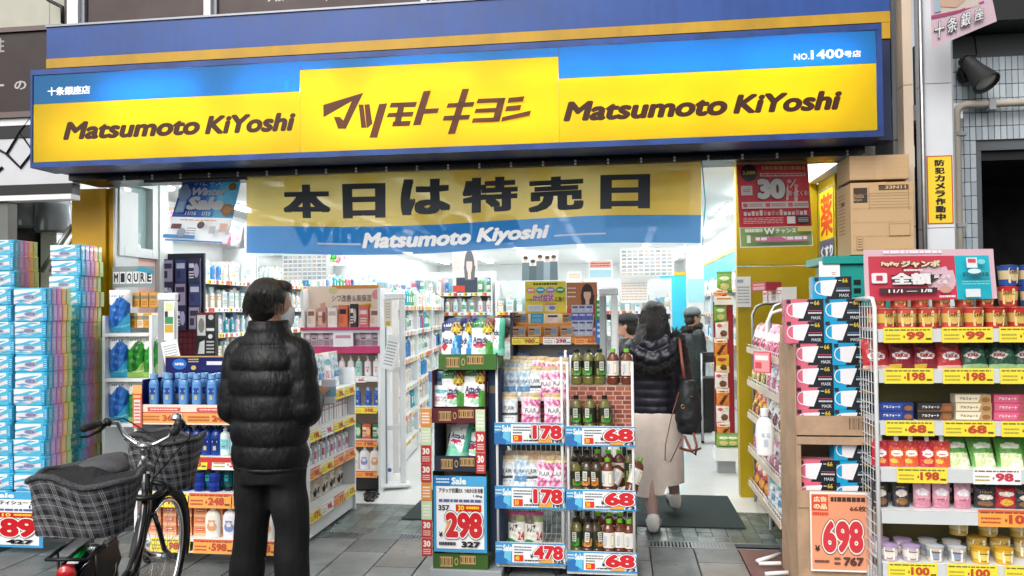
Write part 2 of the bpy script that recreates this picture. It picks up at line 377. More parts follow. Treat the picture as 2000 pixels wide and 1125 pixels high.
# right side: rear yellow panel, side wall and column
P('yellow_panel', lambda m: [m.box((.945, 6.6, 1.86), (1.575, 6.71, ZC)), m.box((.945, 6.6, 0), (1.575, 6.71, 1.852))], YEL2)
P('side_panel', lambda m: [m.box((1.58, 6.1, 1.86), (1.64, 6.71, 2.5)), m.box((1.58, 6.1, 0), (1.64, 6.71, 1.852))], YEL2)
P('navy_return', lambda m: m.box((1.60, 5.42, 0), (1.69, 6.097, 2.5)), NAVY)
P('side_cap', lambda m: m.box((1.50, 5.42, 2.505), (1.66, 6.59, ZC)), INW)
P('ceiling_track_end', lambda m: m.box((1.36, 5.6, 2.52), (1.42, 5.66, 2.72)), GREYM)
P('steel_column', lambda m: [m.box((1.70, 5.2, 0), (1.80, 5.4, 2.55)), m.box((1.70, 5.2, 2.556), (1.80, 5.4, 4.6))], mat('grey_steel_column', '#6c7075', .45, var=.2, vscale=6, stretch=(8,8,.6)))
P('dark_gap', lambda m: m.box((1.801, 5.28, 2.9), (1.83, 5.4, 4.6)), mat('gap_dark', '#1d1f22', .8))
# soffit and banner rail
SOFF = mat('soffit_dark', '#15181f', .3, var=.2, vscale=8)
P('soffit', lambda m: m.box((fx0+.02, YF+.2, 2.49), (1.55, 5.6, 2.56)), SOFF)
P('soffit_rail', lambda m: [m.box((-3.55, 5.14, 2.455), (1.5, 5.18, 2.486)), m.box((-3.3, 5.181, 2.44), (-2.55, 5.25, 2.47))], SOFF)
bl = MB()
bl.lathe([(.008, 0), (.008, .004), (.004, .006)], 8)
bolt = bl.build('bolt', mat('bolt_white', '#e8ebee', .3), me_only=True)
for i in range(24):
    for dz in (2.462, 2.481):
        o = put(bolt, 'bolt', bld, (-3.42+.21*i, 5.14-YF-.001, dz)); o.rotation_euler = (R(90), 0, 0)
# ------------------------------------------------------------------ the lit sign box
YS = 4.80
sx0, sx1 = WX(58, YS), W(1724, 150, YS).x; sz0, sz1 = WZ(58, 328, YS), WZ(58, 137, YS)
sign = thing('shop_sign', 'long backlit yellow and blue sign box with brown lettering over the entrance', 'sign', ((sx0+sx1)/2, YS, sz0))
def SP(name, fn, m, parent=sign):
    b = MB(); b.X = Matrix.Translation((-(sx0+sx1)/2, -YS, -sz0)); fn(b); return b.build(name, m, parent)
FRM = mat('sign_frame_blue', '#28488a', .35, var=.25, vscale=8, metal=.2)
def _fr(m):
    t = .035
    m.box((sx0, YS, sz0), (sx1, YS+.24, sz0+t)); m.box((sx0, YS, sz1-t), (sx1, YS+.24, sz1))
    m.box((sx0, YS, sz0+t+.001), (sx0+.016, YS+.24, sz1-t-.001)); m.box((sx1-.03, YS, sz0+t+.001), (sx1, YS+.24, sz1-t-.001))
soil(FRM, .4, 4., 0); SP('frame', _fr, FRM)
SP('back', lambda m: m.box((sx0+.02, YS+.235, sz0+.04), (sx1-.035, YS+.25, sz1-.04)), WHITEM)
def acry(name, c):
    m = see_through(name, c, 1., .6, .22); return m
AY, AB = acry('sign_acrylic_yellow', '#f6d414'), acry('sign_acrylic_blue', '#3793cc')
xa, xb = W(585, 200, YS).x, W(1091, 150, YS).x
a0, a1 = sx0+.018, sx1-.032; b0, b1 = sz0+.037, sz1-.037
zl, zm, zr = WZ(300, 192, YS), WZ(800, 125, YS), WZ(1400, 138, YS)
def pan(n, x0, x1, z0, z1, m): return SP(n, lambda q: q.box((x0+.0012, YS+.006, z0+.0008), (x1-.0012, YS+.010, z1-.0008)), m)
for x0, x1, z in ((a0, xa, zl), (xa, xb, zm), (xb, a1, zr)):
    pan('yellow_panel', x0, x1, b0, z, AY); pan('blue_panel', x0, x1, z, b1, AB)
BR = '#3b2413'
WFILM = mat('sign_white_film', None, .3, var=0, emit='#ffffff', estr=.25)
SP('branch_lettering', lambda m: tx(wall(m, YS+.0055), YS, '十条銀座店', (92, 187), (175, 166), '#f4f7fa', bold=.03), WFILM)
for t, bl_, tr_ in (('NO.', (1551, 117), (1581, 103)), ('1400', (1584, 116), (1648, 94)), ('号店', (1649, 112), (1682, 97))): SP('branch_number', lambda m: tx(wall(m, YS+.0055), YS, t, bl_, tr_, '#f4f7fa', bold=.03), WFILM)
FILM = see_through('sign_brown_film', '#55300f', 1., .45, .3)
for t, bl_, tr_ in (('Matsumoto', (122, 274), (390, 226)), ('KiYoshi', (399, 263), (577, 218)), ('Matsumoto', (1100, 238), (1421, 184)), ('KiYoshi', (1432, 223), (1645, 175))):
    SP('lettering', lambda m: tx(wall(m, YS+.0055), YS, t, bl_, tr_, BR, bold=.05, shear=.22, res=4), FILM)
def _nm(m):
    s = wall(m, YS+.0055); Y = YS
    K = lambda pts: s.poly([((p := W(500+x/4, y/4, Y)).x, p.z) for x, y in pts][::-1], BR)
    # the katakana wordmark, stroke by stroke
    K([(523,818),(838,722),(700,1005),(640,1005),(605,912),(655,912),(680,940),(745,790),(525,915)])
    K([(800,815),(838,815),(860,998),(820,998)]); K([(845,815),(885,812),(908,965),(872,998),(862,998)])
    K([(960,812),(1025,805),(945,1075),(885,1075)])
    K([(1055,802),(1258,795),(1245,835),(1040,840)]); K([(1035,882),(1232,872),(1220,910),(1018,916)]); K([(1118,800),(1165,800),(1125,985),(1072,985)]); K([(1070,950),(1210,942),(1198,983),(1062,988)])
    K([(1308,712),(1366,706),(1284,976),(1224,980)]); K([(1318,850),(1430,845),(1418,883),(1305,890)])
    K([(1612,695),(1666,692),(1555,1045),(1498,1048)]); K([(1500,808),(1708,796),(1695,833),(1488,843)]); K([(1470,905),(1675,896),(1662,933),(1458,943)])
    K([(1735,772),(1950,764),(1938,800),(1722,808)]); K([(1718,850),(1890,842),(1880,876),(1706,884)]); K([(1697,925),(1900,916),(1888,952),(1685,960)]); K([(1895,767),(1950,764),(1903,950),(1845,953)])
    K([(1975,765),(2098,752),(2085,795),(1965,805)]); K([(1958,832),(2075,820),(2062,862),(1945,872)]); K([(1925,916),(2150,864),(2138,905),(1915,952)])
SP('wordmark', _nm, FILM)
def area(name, loc, sx, sy, e, rot, c=(1,1,1)):
    l = bpy.data.lights.new(name, 'AREA'); l.shape = 'RECTANGLE'; l.size = sx; l.size_y = sy; l.energy = e; l.color = c
    o = bpy.data.objects.new(name, l); col.objects.link(o); o.location = loc; o.rotation_euler = rot; return o
for px in (170, 420, 690, 960, 1230, 1500): area('sign_tube', (WX(px, YS)+.1, YS+.15, 2.70), .62, .03, 3.9*.75, (R(-90), 0, 0))
for px in (290, 560, 830, 1100, 1330, 1570): area('sign_tube', (WX(px, YS), YS+.13, 2.965), .62, .03, 3.9*.8, (R(-90), 0, 0))
# ------------------------------------------------------------------ left neighbour
YN = 5.34
nb = thing('neighbour_shop', 'neighbouring shop front with brown board and white hexagon logo sign', 'building', (-5.6, YN, 0))
def NP(name, fn, m):
    b = MB(); b.X = Matrix.Translation((5.6, -YN, 0)); fn(b); return b.build(name, m, nb)
xr = WX(139, YN)-.003
NP('brown_board', lambda m: m.box((-7.5, YN, 3.03), (WX(90, YN), YN+.1, 3.62)), mat('brown_board', '#2c1c1a', .5, var=.12))
NP('board_trim', lambda m: [m.box((-7.5, YN-.02, 3.625), (xr, YN+.1, 3.66)), m.box((-7.5, YN-.02, 2.985), (xr, YN+.1, 3.027))], mat('trim_brown', '#6b5b58', .4))
for t, bl_, tr_, cc in (('の', (28, 176), (52, 157), '#b9b2af'), ('ー', (-14, 170), (8, 164), '#b9b2af'), ('住', (-12, 104), (9, 73), '#a59c99')): NP('board_character', lambda m: tx(wall(m, YN-.001), YN, t, bl_, tr_, cc, bold=.025), PAPER)
NP('upper_wall', lambda m: [m.box((-7.5, YN+.1, 3.67), (xr-.01, YN+.2, 7))], mat('cream_siding', '#b9b8aa', .7, var=.1))
NP('siding_joint', lambda m: [m.box((WX(76, YN), YN+.097, 3.67), (WX(77, YN), YN+.1, 5))], GREYM)
NP('downpipe', lambda m: m.tube([W(85, -30, YN)-Vector((0,.03,0)), W(100, 3, YN)-Vector((0,.03,0)), W(127, 17, YN)-Vector((0,.03,0)), W(128, 48, YN)-Vector((0,.03,0))], .014, 8), BLACKP)
NP('canopy_band', lambda m: m.box((-7.5, YN+.004, 2.93), (xr, YN+.1, 2.982)), WHITEM)
NP('dark_band', lambda m: [m.box((-7.5, YN+.01, 2.84), (xr, YN+.1, 2.927)), m.box((-7.5, YN+.01, 2.41), (xr, YN+.1, 2.487))], BLACKP)
NP('white_board', lambda m: m.box((-7.5, YN+.02, 2.49), (xr, YN+.1, 2.838)), mat('white_board', '#cdced2', .5, var=.05))
def _hx(m):
    p = lambda x, y: W(x, y, YN)-Vector((0, -.012, 0))
    for a in ([(-25,281),(10,300),(36,258),(62,295),(37,327),(10,300)], [(36,258),(70,215)], [(-20,345),(2,326)]):
        m.tube([p(*q) for q in a], .011, 4, sm=False)
NP('logo_lines', _hx, BLACKP)
NP('white_trim', lambda m: m.box((-7.5, YN, 2.37), (xr, YN+.1, 2.408)), WHITEM)
NP('recess', lambda m: [m.box((-7.5, 7.6, 0), (-4.95, 7.7, 2.36)), m.box((-5.02, YN+.2, 0), (-4.95, 7.6, 2.36)), m.box((-7.5, YN+.1, 2.3), (-4.95, 7.6, 2.36))], mat('recess_wall', '#1d1b19', .8, var=.1))
NP('door_post', lambda m: m.box((-4.75, YN+.03, 0), (WX(9, YN), YN+.12, 2.36)), mat('post_grey', '#6b6d68', .6))
NP('counter', lambda m: m.box((-7.2, 6.4, 0), (-5.05, 7.2, 1.9)), mat('dark_counter', '#0e0f10', .5))
NP('stair_rail', lambda m: [m.tube([W(82, 530, 5.7), W(142, 440, 5.7)], .022, 8), m.tube([W(98, 530, 5.7), W(150, 455, 5.7)], .012, 8)], STEEL)
HOOD = mat('smoked_hood', '#5f666c', .2, var=.1, coat=.5)
for px, py, lab in ((55, 415, 'grey rounded hood in the dark shop, left of two'), (105, 424, 'grey rounded hood in the dark shop, right of two')):
    b = MB(); b.lathe([(.02, .32), (.10, .3), (.145, .22), (.15, 0), (.13, -.02)], 16); b.tube([(0, 0, .3), (0, .05, .5)], .02)
    p = W(px, py, 6.0); tag(b.build('salon_hood', HOOD, None, (p.x, 6.0, p.z-.12)), lab, 'hood', 'hoods in the neighbouring shop')
# ------------------------------------------------------------------ right neighbour: tiled wall, white column, pipe, doorway
YT = 5.5
tw = thing('tiled_wall', 'pale grey narrow-tiled wall with dark doorway at the right edge', 'wall', (2.0, YT, 0))
def TP(name, fn, m):
    b = MB(); b.X = Matrix.Translation((-2.0, -YT, 0)); fn(b); return b.build(name, m, tw)
xd = WX(1924, YT); zd = WZ(1960, 292, YT)
TP('wall_core', lambda m: [m.box((2.0, YT+.008, zd), (5, YT+.2, 3.28)), m.box((2.0, YT+.008, 0), (xd, YT+.2, zd-.001))], mat('tile_grout', '#5c6063', .9))
TT = [mat('wall_tile_%s' % n, c, .25, var=.06) for n, c in (('a', '#a8b2b9'), ('b', '#b2bcc2'), ('c', '#9fa9b1'))]
tms = []
for m in TT:
    b = MB(); b.bev((.002, -.008, .002), (.0355, .012, .088), .002); tms.append(b.build('tile', m, me_only=True))
for i in range(28):
    for j in range(15):
        x = .005+i*.0375; z = 1.78+j*.09
        if 2+x+.036 > xd and z < zd: continue
        if z > 3.2: continue
        put(rnd.choice(tms), 'tile', tw, (x, 0, z))
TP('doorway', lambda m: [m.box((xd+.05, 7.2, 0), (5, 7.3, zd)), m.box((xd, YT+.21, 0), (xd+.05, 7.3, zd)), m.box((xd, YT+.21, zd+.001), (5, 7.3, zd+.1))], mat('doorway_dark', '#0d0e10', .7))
TP('door_head', lambda m: m.box((xd+.002, YT+.05, zd-.06), (5, YT+.2, zd-.002)), BLACKP)
TP('upper_awning', lambda m: m.box((2.05, YT-.25, 3.285), (5, YT+.2, 4.6)), mat('awning_dark', '#1b1c1f', .6, var=.1))
# white clad column with camera notice
cw = thing('white_column', 'white panelled column with silver pole in front of tiled wall', 'column', (1.9, 5.05, 0))
def CP(name, fn, m):
    b = MB(); b.X = Matrix.Translation((-1.9, -5.05, 0)); fn(b); return b.build(name, m, cw)
c0, c1 = WX(1812, 5.0), WX(1868, 5.0)
WPAN = mat('white_cladding', '#cfd2d6', .35, var=.05)
for z0, z1 in ((0, 1.98), (1.984, 2.84), (2.844, 4.6)): CP('panel', lambda m: m.box((c0, 5.0, z0), (c1, 5.12, z1)), WPAN)
CP('edge_strip', lambda m: [m.box((c1+.001, 5.01, 0), (c1+.014, 5.12, 4.6))], STEEL)
for z0, z1 in ((0, 2.0), (2.004, 2.86), (2.864, 4.6)): CP('cream_panel', lambda m: m.box((1.835-.11, 5.08, z0), (c0-.03, 5.19, z1)), mat('cream_cladding', '#d3c0aa', .5, var=.06))
CP('silver_pole', lambda m: m.tube([(c0-.015, 4.98, 0), (c0-.015, 4.98, 4.6)], .014, 10), STEEL)
PIPE = mat('cream_pipe', '#b9b1a2', .5, var=.08)
pp = thing('wall_pipe', 'cream drain pipe with elbow on the tiled wall beside doorway', 'pipe', (2.1, 5.42, 0))
def _pp(m):
    m.X = Matrix.Translation((-2.1, -5.42, 0)); Y = 5.42
    x = WX(1876, Y); z = WZ(1880, 205, Y)
    pts = [(x, Y, 0), (x, Y, z-.06)]+[(x+.06-.06*math.cos(R(a)), Y, z-.06+.06*math.sin(R(a))) for a in (20, 45, 70)]+[(x+.06, Y, z), (4, Y, z)]
    m.tube(pts, .024, 10)
simple('pipe', _pp, PIPE, pp)
def _cl(m):
    m.X = Matrix.Translation((-2.1, -5.42, 0)); Y = 5.42
    for px, py in (cpos,):
        p = W(px, py, Y); 
        if px < 1900: m.box((p.x-.03, Y-.03, p.z-.012), (p.x+.03, Y+.03, p.z+.012))
        else: m.box((p.x-.02, Y-.03, p.z-.034), (p.x+.02, Y+.03, p.z+.034))
for cpos in ((1876, 262), (1876, 440), (1935, 205)): simple('clamp', _cl, GREYM, pp)
# notice on the column
nt_ = MB(); Yn = 4.998
s = wall(nt_, Yn); q0 = W(1812, 438, Yn); q1 = W(1860, 303, Yn)
nt_.box((q0.x, Yn, q0.z), (q1.x, Yn+.0015, q1.z), '#b8482c'); s.rect(q0.x+.007, q0.z+.007, q1.x-.007, q1.z-.007, '#e5c52f')
for i, ch in enumerate('防犯カメラ作動中'):
    h = (q1.z-q0.z-.04)/8; s.text(ch, q0.x+.045, q1.z-.02-h*(i+.95), q1.x-.045, q1.z-.02-h*(i+.08), '#1c1a14', bold=.05)
tag(nt_.build('camera_notice', PAPER), 'narrow yellow notice with black vertical characters and red border on white column', 'notice')
# spotlight
sp = thing('wall_spotlight', 'dark grey conical spotlight on an arm against the tiled wall', 'lamp', (W(1884, 150, 5.48).x, 5.48, W(1884, 146, 5.48).z))
simple('mount', lambda m: m.lathe([(.05, 0), (.055, .02), (.04, .05), (.01, .055)], 14), BLACKP, sp).rotation_euler = (R(90), 0, 0)
b = MB(); b.lathe([(.028, .12), (.045, .11), (.05, .05), (.055, 0), (.075, -.09), (.085, -.13), (.082, -.135), (.07, -.12)], 20)
ho = b.build('housing', mat('lamp_grey', '#323234', .5, var=.12), sp); ho.location = (.02, -.1, -.0); ho.rotation_euler = (R(-30), R(-22), 0)
b = MB(); b.lathe([(.07, 0), (.04, -.008), (0, -.01)], 20); ln = b.build('lens', mat('lamp_lens', '#b9bcb8', .25), ho); ln.location = (0, 0, -.118)
simple('cable', lambda m: m.tube([(-.02, -.03, .03), (-.05, -.08, .06), (-.03, -.1, .1), (.03, -.1, .09), (.05, -.06, .12), (.05, -.02, .3), (.065, .0, .42)], .005, 6), BLACKP, sp)
# pink festival flag at the top right corner
fl = MB(); Yq = 4.7
pts = [W(1818, -20, Yq), W(1935, -20, Yq), W(1946, 42, Yq), W(1820, 94, Yq)]
def fpt(u, v, l):
    a = pts[3].lerp(pts[2], u); b = pts[0].lerp(pts[1], u); p = a.lerp(b, v); p.y += .006*math.sin(u*5+v*2)-l; return p
n = 10
fl.add([fpt(i/n, j/n, 0) for j in range(n+1) for i in range(n+1)], [(j*(n+1)+i, j*(n+1)+i+1, (j+1)*(n+1)+i+1, (j+1)*(n+1)+i) for j in range(n) for i in range(n)], '#dfc3d0', sm=True)
s = Sheet(fl, fpt); s.STEP = .002
for i in range(8): s.poly([(.1+i*.085, .56), (.1+(i+1)*.085, .56), (.1+(i+1)*.085, 1), (.1+i*.085, 1)], '#d9cfc3', True)
s.k += 1
s.poly([(.0, .5), (.45, .5), (.85, .62), (.85, .68), (.45, .56), (.0, .56)], '#b24b7c')
s.poly([(.12, .7), (.4, .62), (.7, .9), (.5, 1), (.2, .95)], '#d8b6a0'); s.poly([(.05, .6), (.16, .6), (.12, .95), (.05, .95)], '#a9c3cf')
for i, ch in enumerate('十条銀座'): s.text(ch, .04+i*.2, .12+i*.02, .2+i*.2, .42+i*.02, '#f2eef0', bold=.02, shear=.15, edge=[(.07, '#2a2328')])
tag(fl.build('pink_flag', see_through('flag_cloth', None, 1., .35)), 'pink street banner with outlined black characters hanging at top right', 'banner')
# ================================================================== GOODS
class Fr:
    def __init__(s, x, y, rz=0., z=0.): s.o = Vector((x, y, z)); s.rz = rz; s.m = Matrix.Rotation(rz, 3, 'Z')
    def at(s, x, y, z=0.): return s.o + s.m @ Vector((x, y, z))
def pick(a, i): return a[i % len(a)] if isinstance(a, (list, tuple)) else a
def row(fr, me, n, x0, x1, y, z, name, label, cat, group=None, jit=.004, rj=3., rx=0., zj=0., pat=None):
    """n alike goods side by side on a shelf"""
    out = []
    for i in range(n):
        x = (x0+x1)/2 if n == 1 else x0+(x1-x0)*i/(n-1)
        o = put(pat[i] if pat else pick(me, i), name, None, fr.at(x+rnd.uniform(-jit, jit), y+rnd.uniform(-jit, jit), z+rnd.uniform(0, zj)), fr.rz+R(rnd.uniform(-rj, rj)), rx)
        out.append(tag(o, label if n == 1 else label+', %s from left' % nth(i), cat, group or 'row of '+label[:46]))
    return out
_PM = {}
def memo(f):
    def g(*a, **k):
        key = (f.__name__, repr(a), repr(sorted(k.items(), key=str)))
        if key not in _PM: _PM[key] = f(*a, **k)
        return _PM[key]
    return g
@memo
def carton(w, h, d, front, side=None, top=None, art='plain', c2='#ffffff', c3='#333333', seed=0, mt='p'):
    b = MB(); side = side or front; top = top or front
    b.box((-w/2, 0, 0), (w/2, d, h), cols=[front, side, side, side, top, side])
    s = flat(b, (-w/2, 0, 0), (w, 0, 0), (0, 0, h)); rr = random.Random(seed)
    if art == 'band': s.rect(0, .55, 1, .8, c2); s.rect(.15, .6, .85, .75, c3); s.rows(.15, .12, .85, .45, 3, c3, rr=rr)
    elif art == 'pic': s.ell(.7, .5, .22, .3, c2); s.rect(.06, .62, .5, .8, c3); s.rows(.06, .15, .48, .5, 3, c3, rr=rr)
    elif art == 'face': s.rect(.05, .05, .95, .95, c2); s.rect(.12, .6, .88, .82, c3); s.rect(.12, .2, .5, .5, front)
    elif art == 'biscuit':
        s.rect(0, 0, 1, .12, c2); s.poly([(.62, 0), (1, 0), (1, 1), (.72, 1)], c2); s.ell(.85, .4, .12, .3, '#8a5a33'); s.text('アルフォート', .12, .38, .62, .7, c3, bold=.03, res=1)
    elif art == 'orange': s.rect(.0, .0, 1, .3, c2); s.rect(.2, .55, .8, .85, '#c8402f'); s.rows(.25, .62, .75, .8, 1, '#f3e4d8', rr=rr)
    elif art == 'rows': s.rect(.1, .6, .9, .85, c2); s.rows(.1, .1, .9, .5, 4, c3, rr=rr)
    return b.build('carton', {'p': PAPER, 'g': GLOSS}[mt], me_only=True)
@memo
def bottle(w, d, h, c, cap='#f2f2f2', lab=None, lc='#ffffff', pump=False, shape='round', n=12, neck=.35, mt='g'):
    b = MB(); r = w/2; sy = d/w; hb = h*(.78 if pump else .84)
    if shape == 'round': prof = [(r*.9, 0), (r, h*.03), (r, hb*.8), (r*.86, hb*.9), (r*neck, hb*.97), (r*neck, hb)]
    elif shape == 'wide': prof = [(r*.86, 0), (r*.92, h*.03), (r, hb*.55), (r*.93, hb*.78), (r*.7, hb*.9), (r*neck, hb*.97), (r*neck, hb)]
    else: prof = [(r*.75, 0), (r*.85, h*.03), (r, hb*.3), (r*.95, hb*.6), (r*.72, hb*.85), (r*neck, hb*.97), (r*neck, hb)]
    b.lathe(prof, n, c, sy=sy, p=2.6)
    if pump:
        b.lathe([(r*neck*1.15, hb), (r*neck*1.15, hb+h*.06), (r*.12, hb+h*.065), (r*.12, hb+h*.15)], 10, cap)
        b.box((-r*.18, -r*.75*sy-.006, hb+h*.14), (r*.18, r*.2, hb+h*.19), cap)
    else: b.lathe([(r*neck*1.2, hb-.001), (r*neck*1.25, h*.99), (r*neck*1.0, h)], 10, cap)
    if lab:
        z0, z1 = hb*.15, hb*.68
        def fn(u, v, l):
            a = R(-90+(u-.5)*100); rr_ = r*1.015+l; ca, sa = math.cos(a), math.sin(a)
            ca = math.copysign(abs(ca)**(2/2.6), ca); sa = math.copysign(abs(sa)**(2/2.6), sa)
            return Vector((rr_*ca, rr_*sa*sy, z0+(z1-z0)*v))
        s = Sheet(b, fn)
        if lab == 'oval': 
            for k in range(5): s.poly([(.25+.1*k, .5), (.35+.1*k, .5), (.35+.1*k, .95), (.25+.1*k, .95)], lc, True)
            s.k += 1; s.rect(.3, .64, .7, .78, '#e8eef4'); s.rect(.4, .1, .6, .4, '#c3b98a')
        elif lab == 'band':
            for k in range(6): s.poly([(k/6, .2), ((k+1)/6, .2), ((k+1)/6, .95), (k/6, .95)], lc, True)
            s.k += 1; s.rect(.3, .6, .7, .75, c); s.rect(.35, .35, .65, .45, '#777777')
        elif lab == 'baby': s.ell(.5, .45, .3, .3, lc); s.rect(.3, .75, .7, .88, lc); s.ell(.5, .6, .12, .14, '#f0d9c8')
        elif lab == 'text': s.rect(.3, .6, .7, .8, lc); s.rect(.42, .15, .58, .5, lc)
    return b.build('bottle', {'g': GLOSS, 'p': PAPER, 'w': WRAP}[mt], me_only=True)
@memo
def teabottle(kind):
    body, cap, lc, ac, tea = {'green': ('#6a6634', '#1b1f1a', '#2b3323', '#3f8a2c', '#8a8446'), 'jas': ('#64301c', '#6fc22a', '#ded9d0', '#8b3a2e', '#4c1d12'), 'mix': ('#453b2a', '#191b18', '#2b2f22', '#c07a35', '#5e4a2c')}[kind]
    out = []
    b = MB(); b.lathe([(.029, 0), (.034, .006), (.034, .04), (.032, .045), (.034, .05), (.034, .146), (.031, .162), (.022, .178), (.0145, .186), (.0145, .192)], 16, body, p=2.8); out.append(b.build('body', WRAP, me_only=True))
    b = MB(); b.lathe([(.0165, .19), (.0165, .208), (.015, .21)], 12, cap); out.append(b.build('cap', GLOSS, me_only=True))
    b = MB(); b.lathe([(.0348, .054), (.0348, .14)], 16, lc, p=2.8)
    def fn(u, v, l):
        a = R(-90+(u-.5)*110); q = .0352+l; ca, sa = math.cos(a), math.sin(a)
        return Vector((q*math.copysign(abs(ca)**(2/2.8), ca), q*math.copysign(abs(sa)**(2/2.8), sa), .055+.084*v))
    s = Sheet(b, fn)
    if kind == 'jas': s.rect(.62, .1, .9, .9, '#c9b98f'); s.rect(.66, .2, .86, .8, '#efe9dc'); s.rect(.12, .2, .4, .8, '#b9c0c6'); s.rect(.2, .12, .3, .2, '#b0443a')
    else: s.rect(.38, .35, .64, .97, '#e6e6dc'); s.rows(.43, .42, .6, .92, 4, '#252b22'); s.ell(.5, .18, .3, .16, ac); s.rect(.1, .05, .3, .5, tea); s.rect(.72, .1, .9, .6, ac)
    out.append(b.build('label_sleeve', GLOSS, me_only=True)); return out
def tea(fr, kind, x, y, z, label, group, rz=0., tilt=(0, 0)):
    t = thing('tea_bottle', label, 'bottle', fr.at(x, y, z), fr.rz+rz, group); t.rotation_euler = (tilt[0], tilt[1], fr.rz+rz)
    for me in teabottle(kind): put(me, me.name.split('.')[0], t)
    return t
@memo
def pouch(w, h, d, art, nx=20, ny=30, cut=False, pil=False):
    """stand-up refill pouch, or a pillow bag when pil; printed on the front"""
    nx = max(nx, 18); ny = max(ny, 26); b = MB(); cf = ART[art]; ph = (len(art)*1.7+w*40) % 6
    def th(u, v):
        e = max(0., 1-abs(2*u-1)**3)
        if pil: return d*.5*max(.02, e)*max(.02, 1-abs(2*v-1)**4)
        return d*.5*max(.03, e**.7)*max(.03, (1-v)**.55)
    def wd(v): return w*(1-(.05 if not pil else .04)*math.sin(math.pi*v))
    def S(u, v, l, sgn=-1):
        z = h*v
        if cut and v > .8 and u < .35: z = h*(.8+(v-.8)*(.25+.75*u/.35))
        f = (1-abs(2*u-1)**2)*(1-.6*abs(2*v-1)); wr = (.0035*math.sin(u*13+v*9+ph)+.0022*math.sin(u*31-v*23+ph*2)+.002*math.sin(v*37+u*5))*f
        if pil and (v < .05 or v > .95): wr += .0025*math.sin(u*60)
        return Vector(((u-.5)*wd(v), d*.5+sgn*(th(u, v)+wr+l), z))
    for sgn, ax, ay in ((-1, nx, ny), (1, 6, 8)):
        vs = [S(i/ax, j/ay, 0, sgn) for j in range(ay+1) for i in range(ax+1)]
        for j in range(ay):
            for i in range(ax):
                q = [j*(ax+1)+i, j*(ax+1)+i+1, (j+1)*(ax+1)+i+1, (j+1)*(ax+1)+i]
                if sgn > 0: q = q[::-1]
                b.add([vs[k] for k in q], [(0,1,2,3)], cf((i+.5)/ax, (j+.5)/ay), sm=True)
    if art in PTXT:
        s = Sheet(b, lambda u, v, l: S(u, v, l)); s.k = 4
        for t, u0, v0, u1, v1, c, bo in PTXT[art]: s.text(t, u0, v0, u1, v1, c, bold=bo, res=1)
    me = b.build('pouch', FOIL, me_only=True)
    bm = bmesh.new(); bm.from_mesh(me); bmesh.ops.remove_doubles(bm, verts=bm.verts, dist=.00015); bm.to_mesh(me); bm.free()
    return me
def in_e(u, v, a, b, ra, rb): return ((u-a)/ra)**2+((v-b)/rb)**2 < 1
def blob(u, v, k=11., ph=0.): return math.sin(k*u+2.6*math.sin(k*.8*v+ph)+ph)*math.sin(k*1.15*v+2.2*math.sin(k*.7*u)+ph*2)
def fine(u, v, u0, v0, u1, v1, n=3, seed=0):
    if not (u0 < u < u1 and v0 < v < v1): return False
    r_ = int((v-v0)/(v1-v0)*n*2)
    return r_ % 2 == 0 and math.sin(u*53+r_*7+seed) > -.5
PTXT = {'det_blue': [('Attack', .08, .3, .6, .48, '#27407f', .04), ('抗菌EX', .5, .62, .95, .76, '#e8d24a', .05)], 'det_green': [('Attack', .1, .32, .74, .5, '#2f3f6a', .04), ('抗菌EX', .5, .6, .95, .74, '#e8d24a', .05)], 'teal_clear': [('Attack', .1, .52, .8, .68, '#3a4a6a', .04)],
 'flair_pink': [('FLAIR', .2, .44, .8, .56, '#6a4a58', .01)], 'flair_white': [('FLAIR', .18, .5, .82, .62, '#5a6a72', .01)], 'flair_blue': [('IROKA', .18, .52, .82, .62, '#4a6a8a', .01)], 'lenor24': [('24', .6, .16, .94, .42, '#b93a38', .03), ('レノア', .1, .4, .56, .62, '#23282c', .05)],
 'choco': [('KitKat', .26, .36, .74, .5, '#b02a34', .05)], 'choco_red': [('KitKat', .26, .34, .74, .48, '#b02a34', .05)], 'choco_green': [('KitKat', .16, .38, .56, .5, '#a02a34', .05)]}
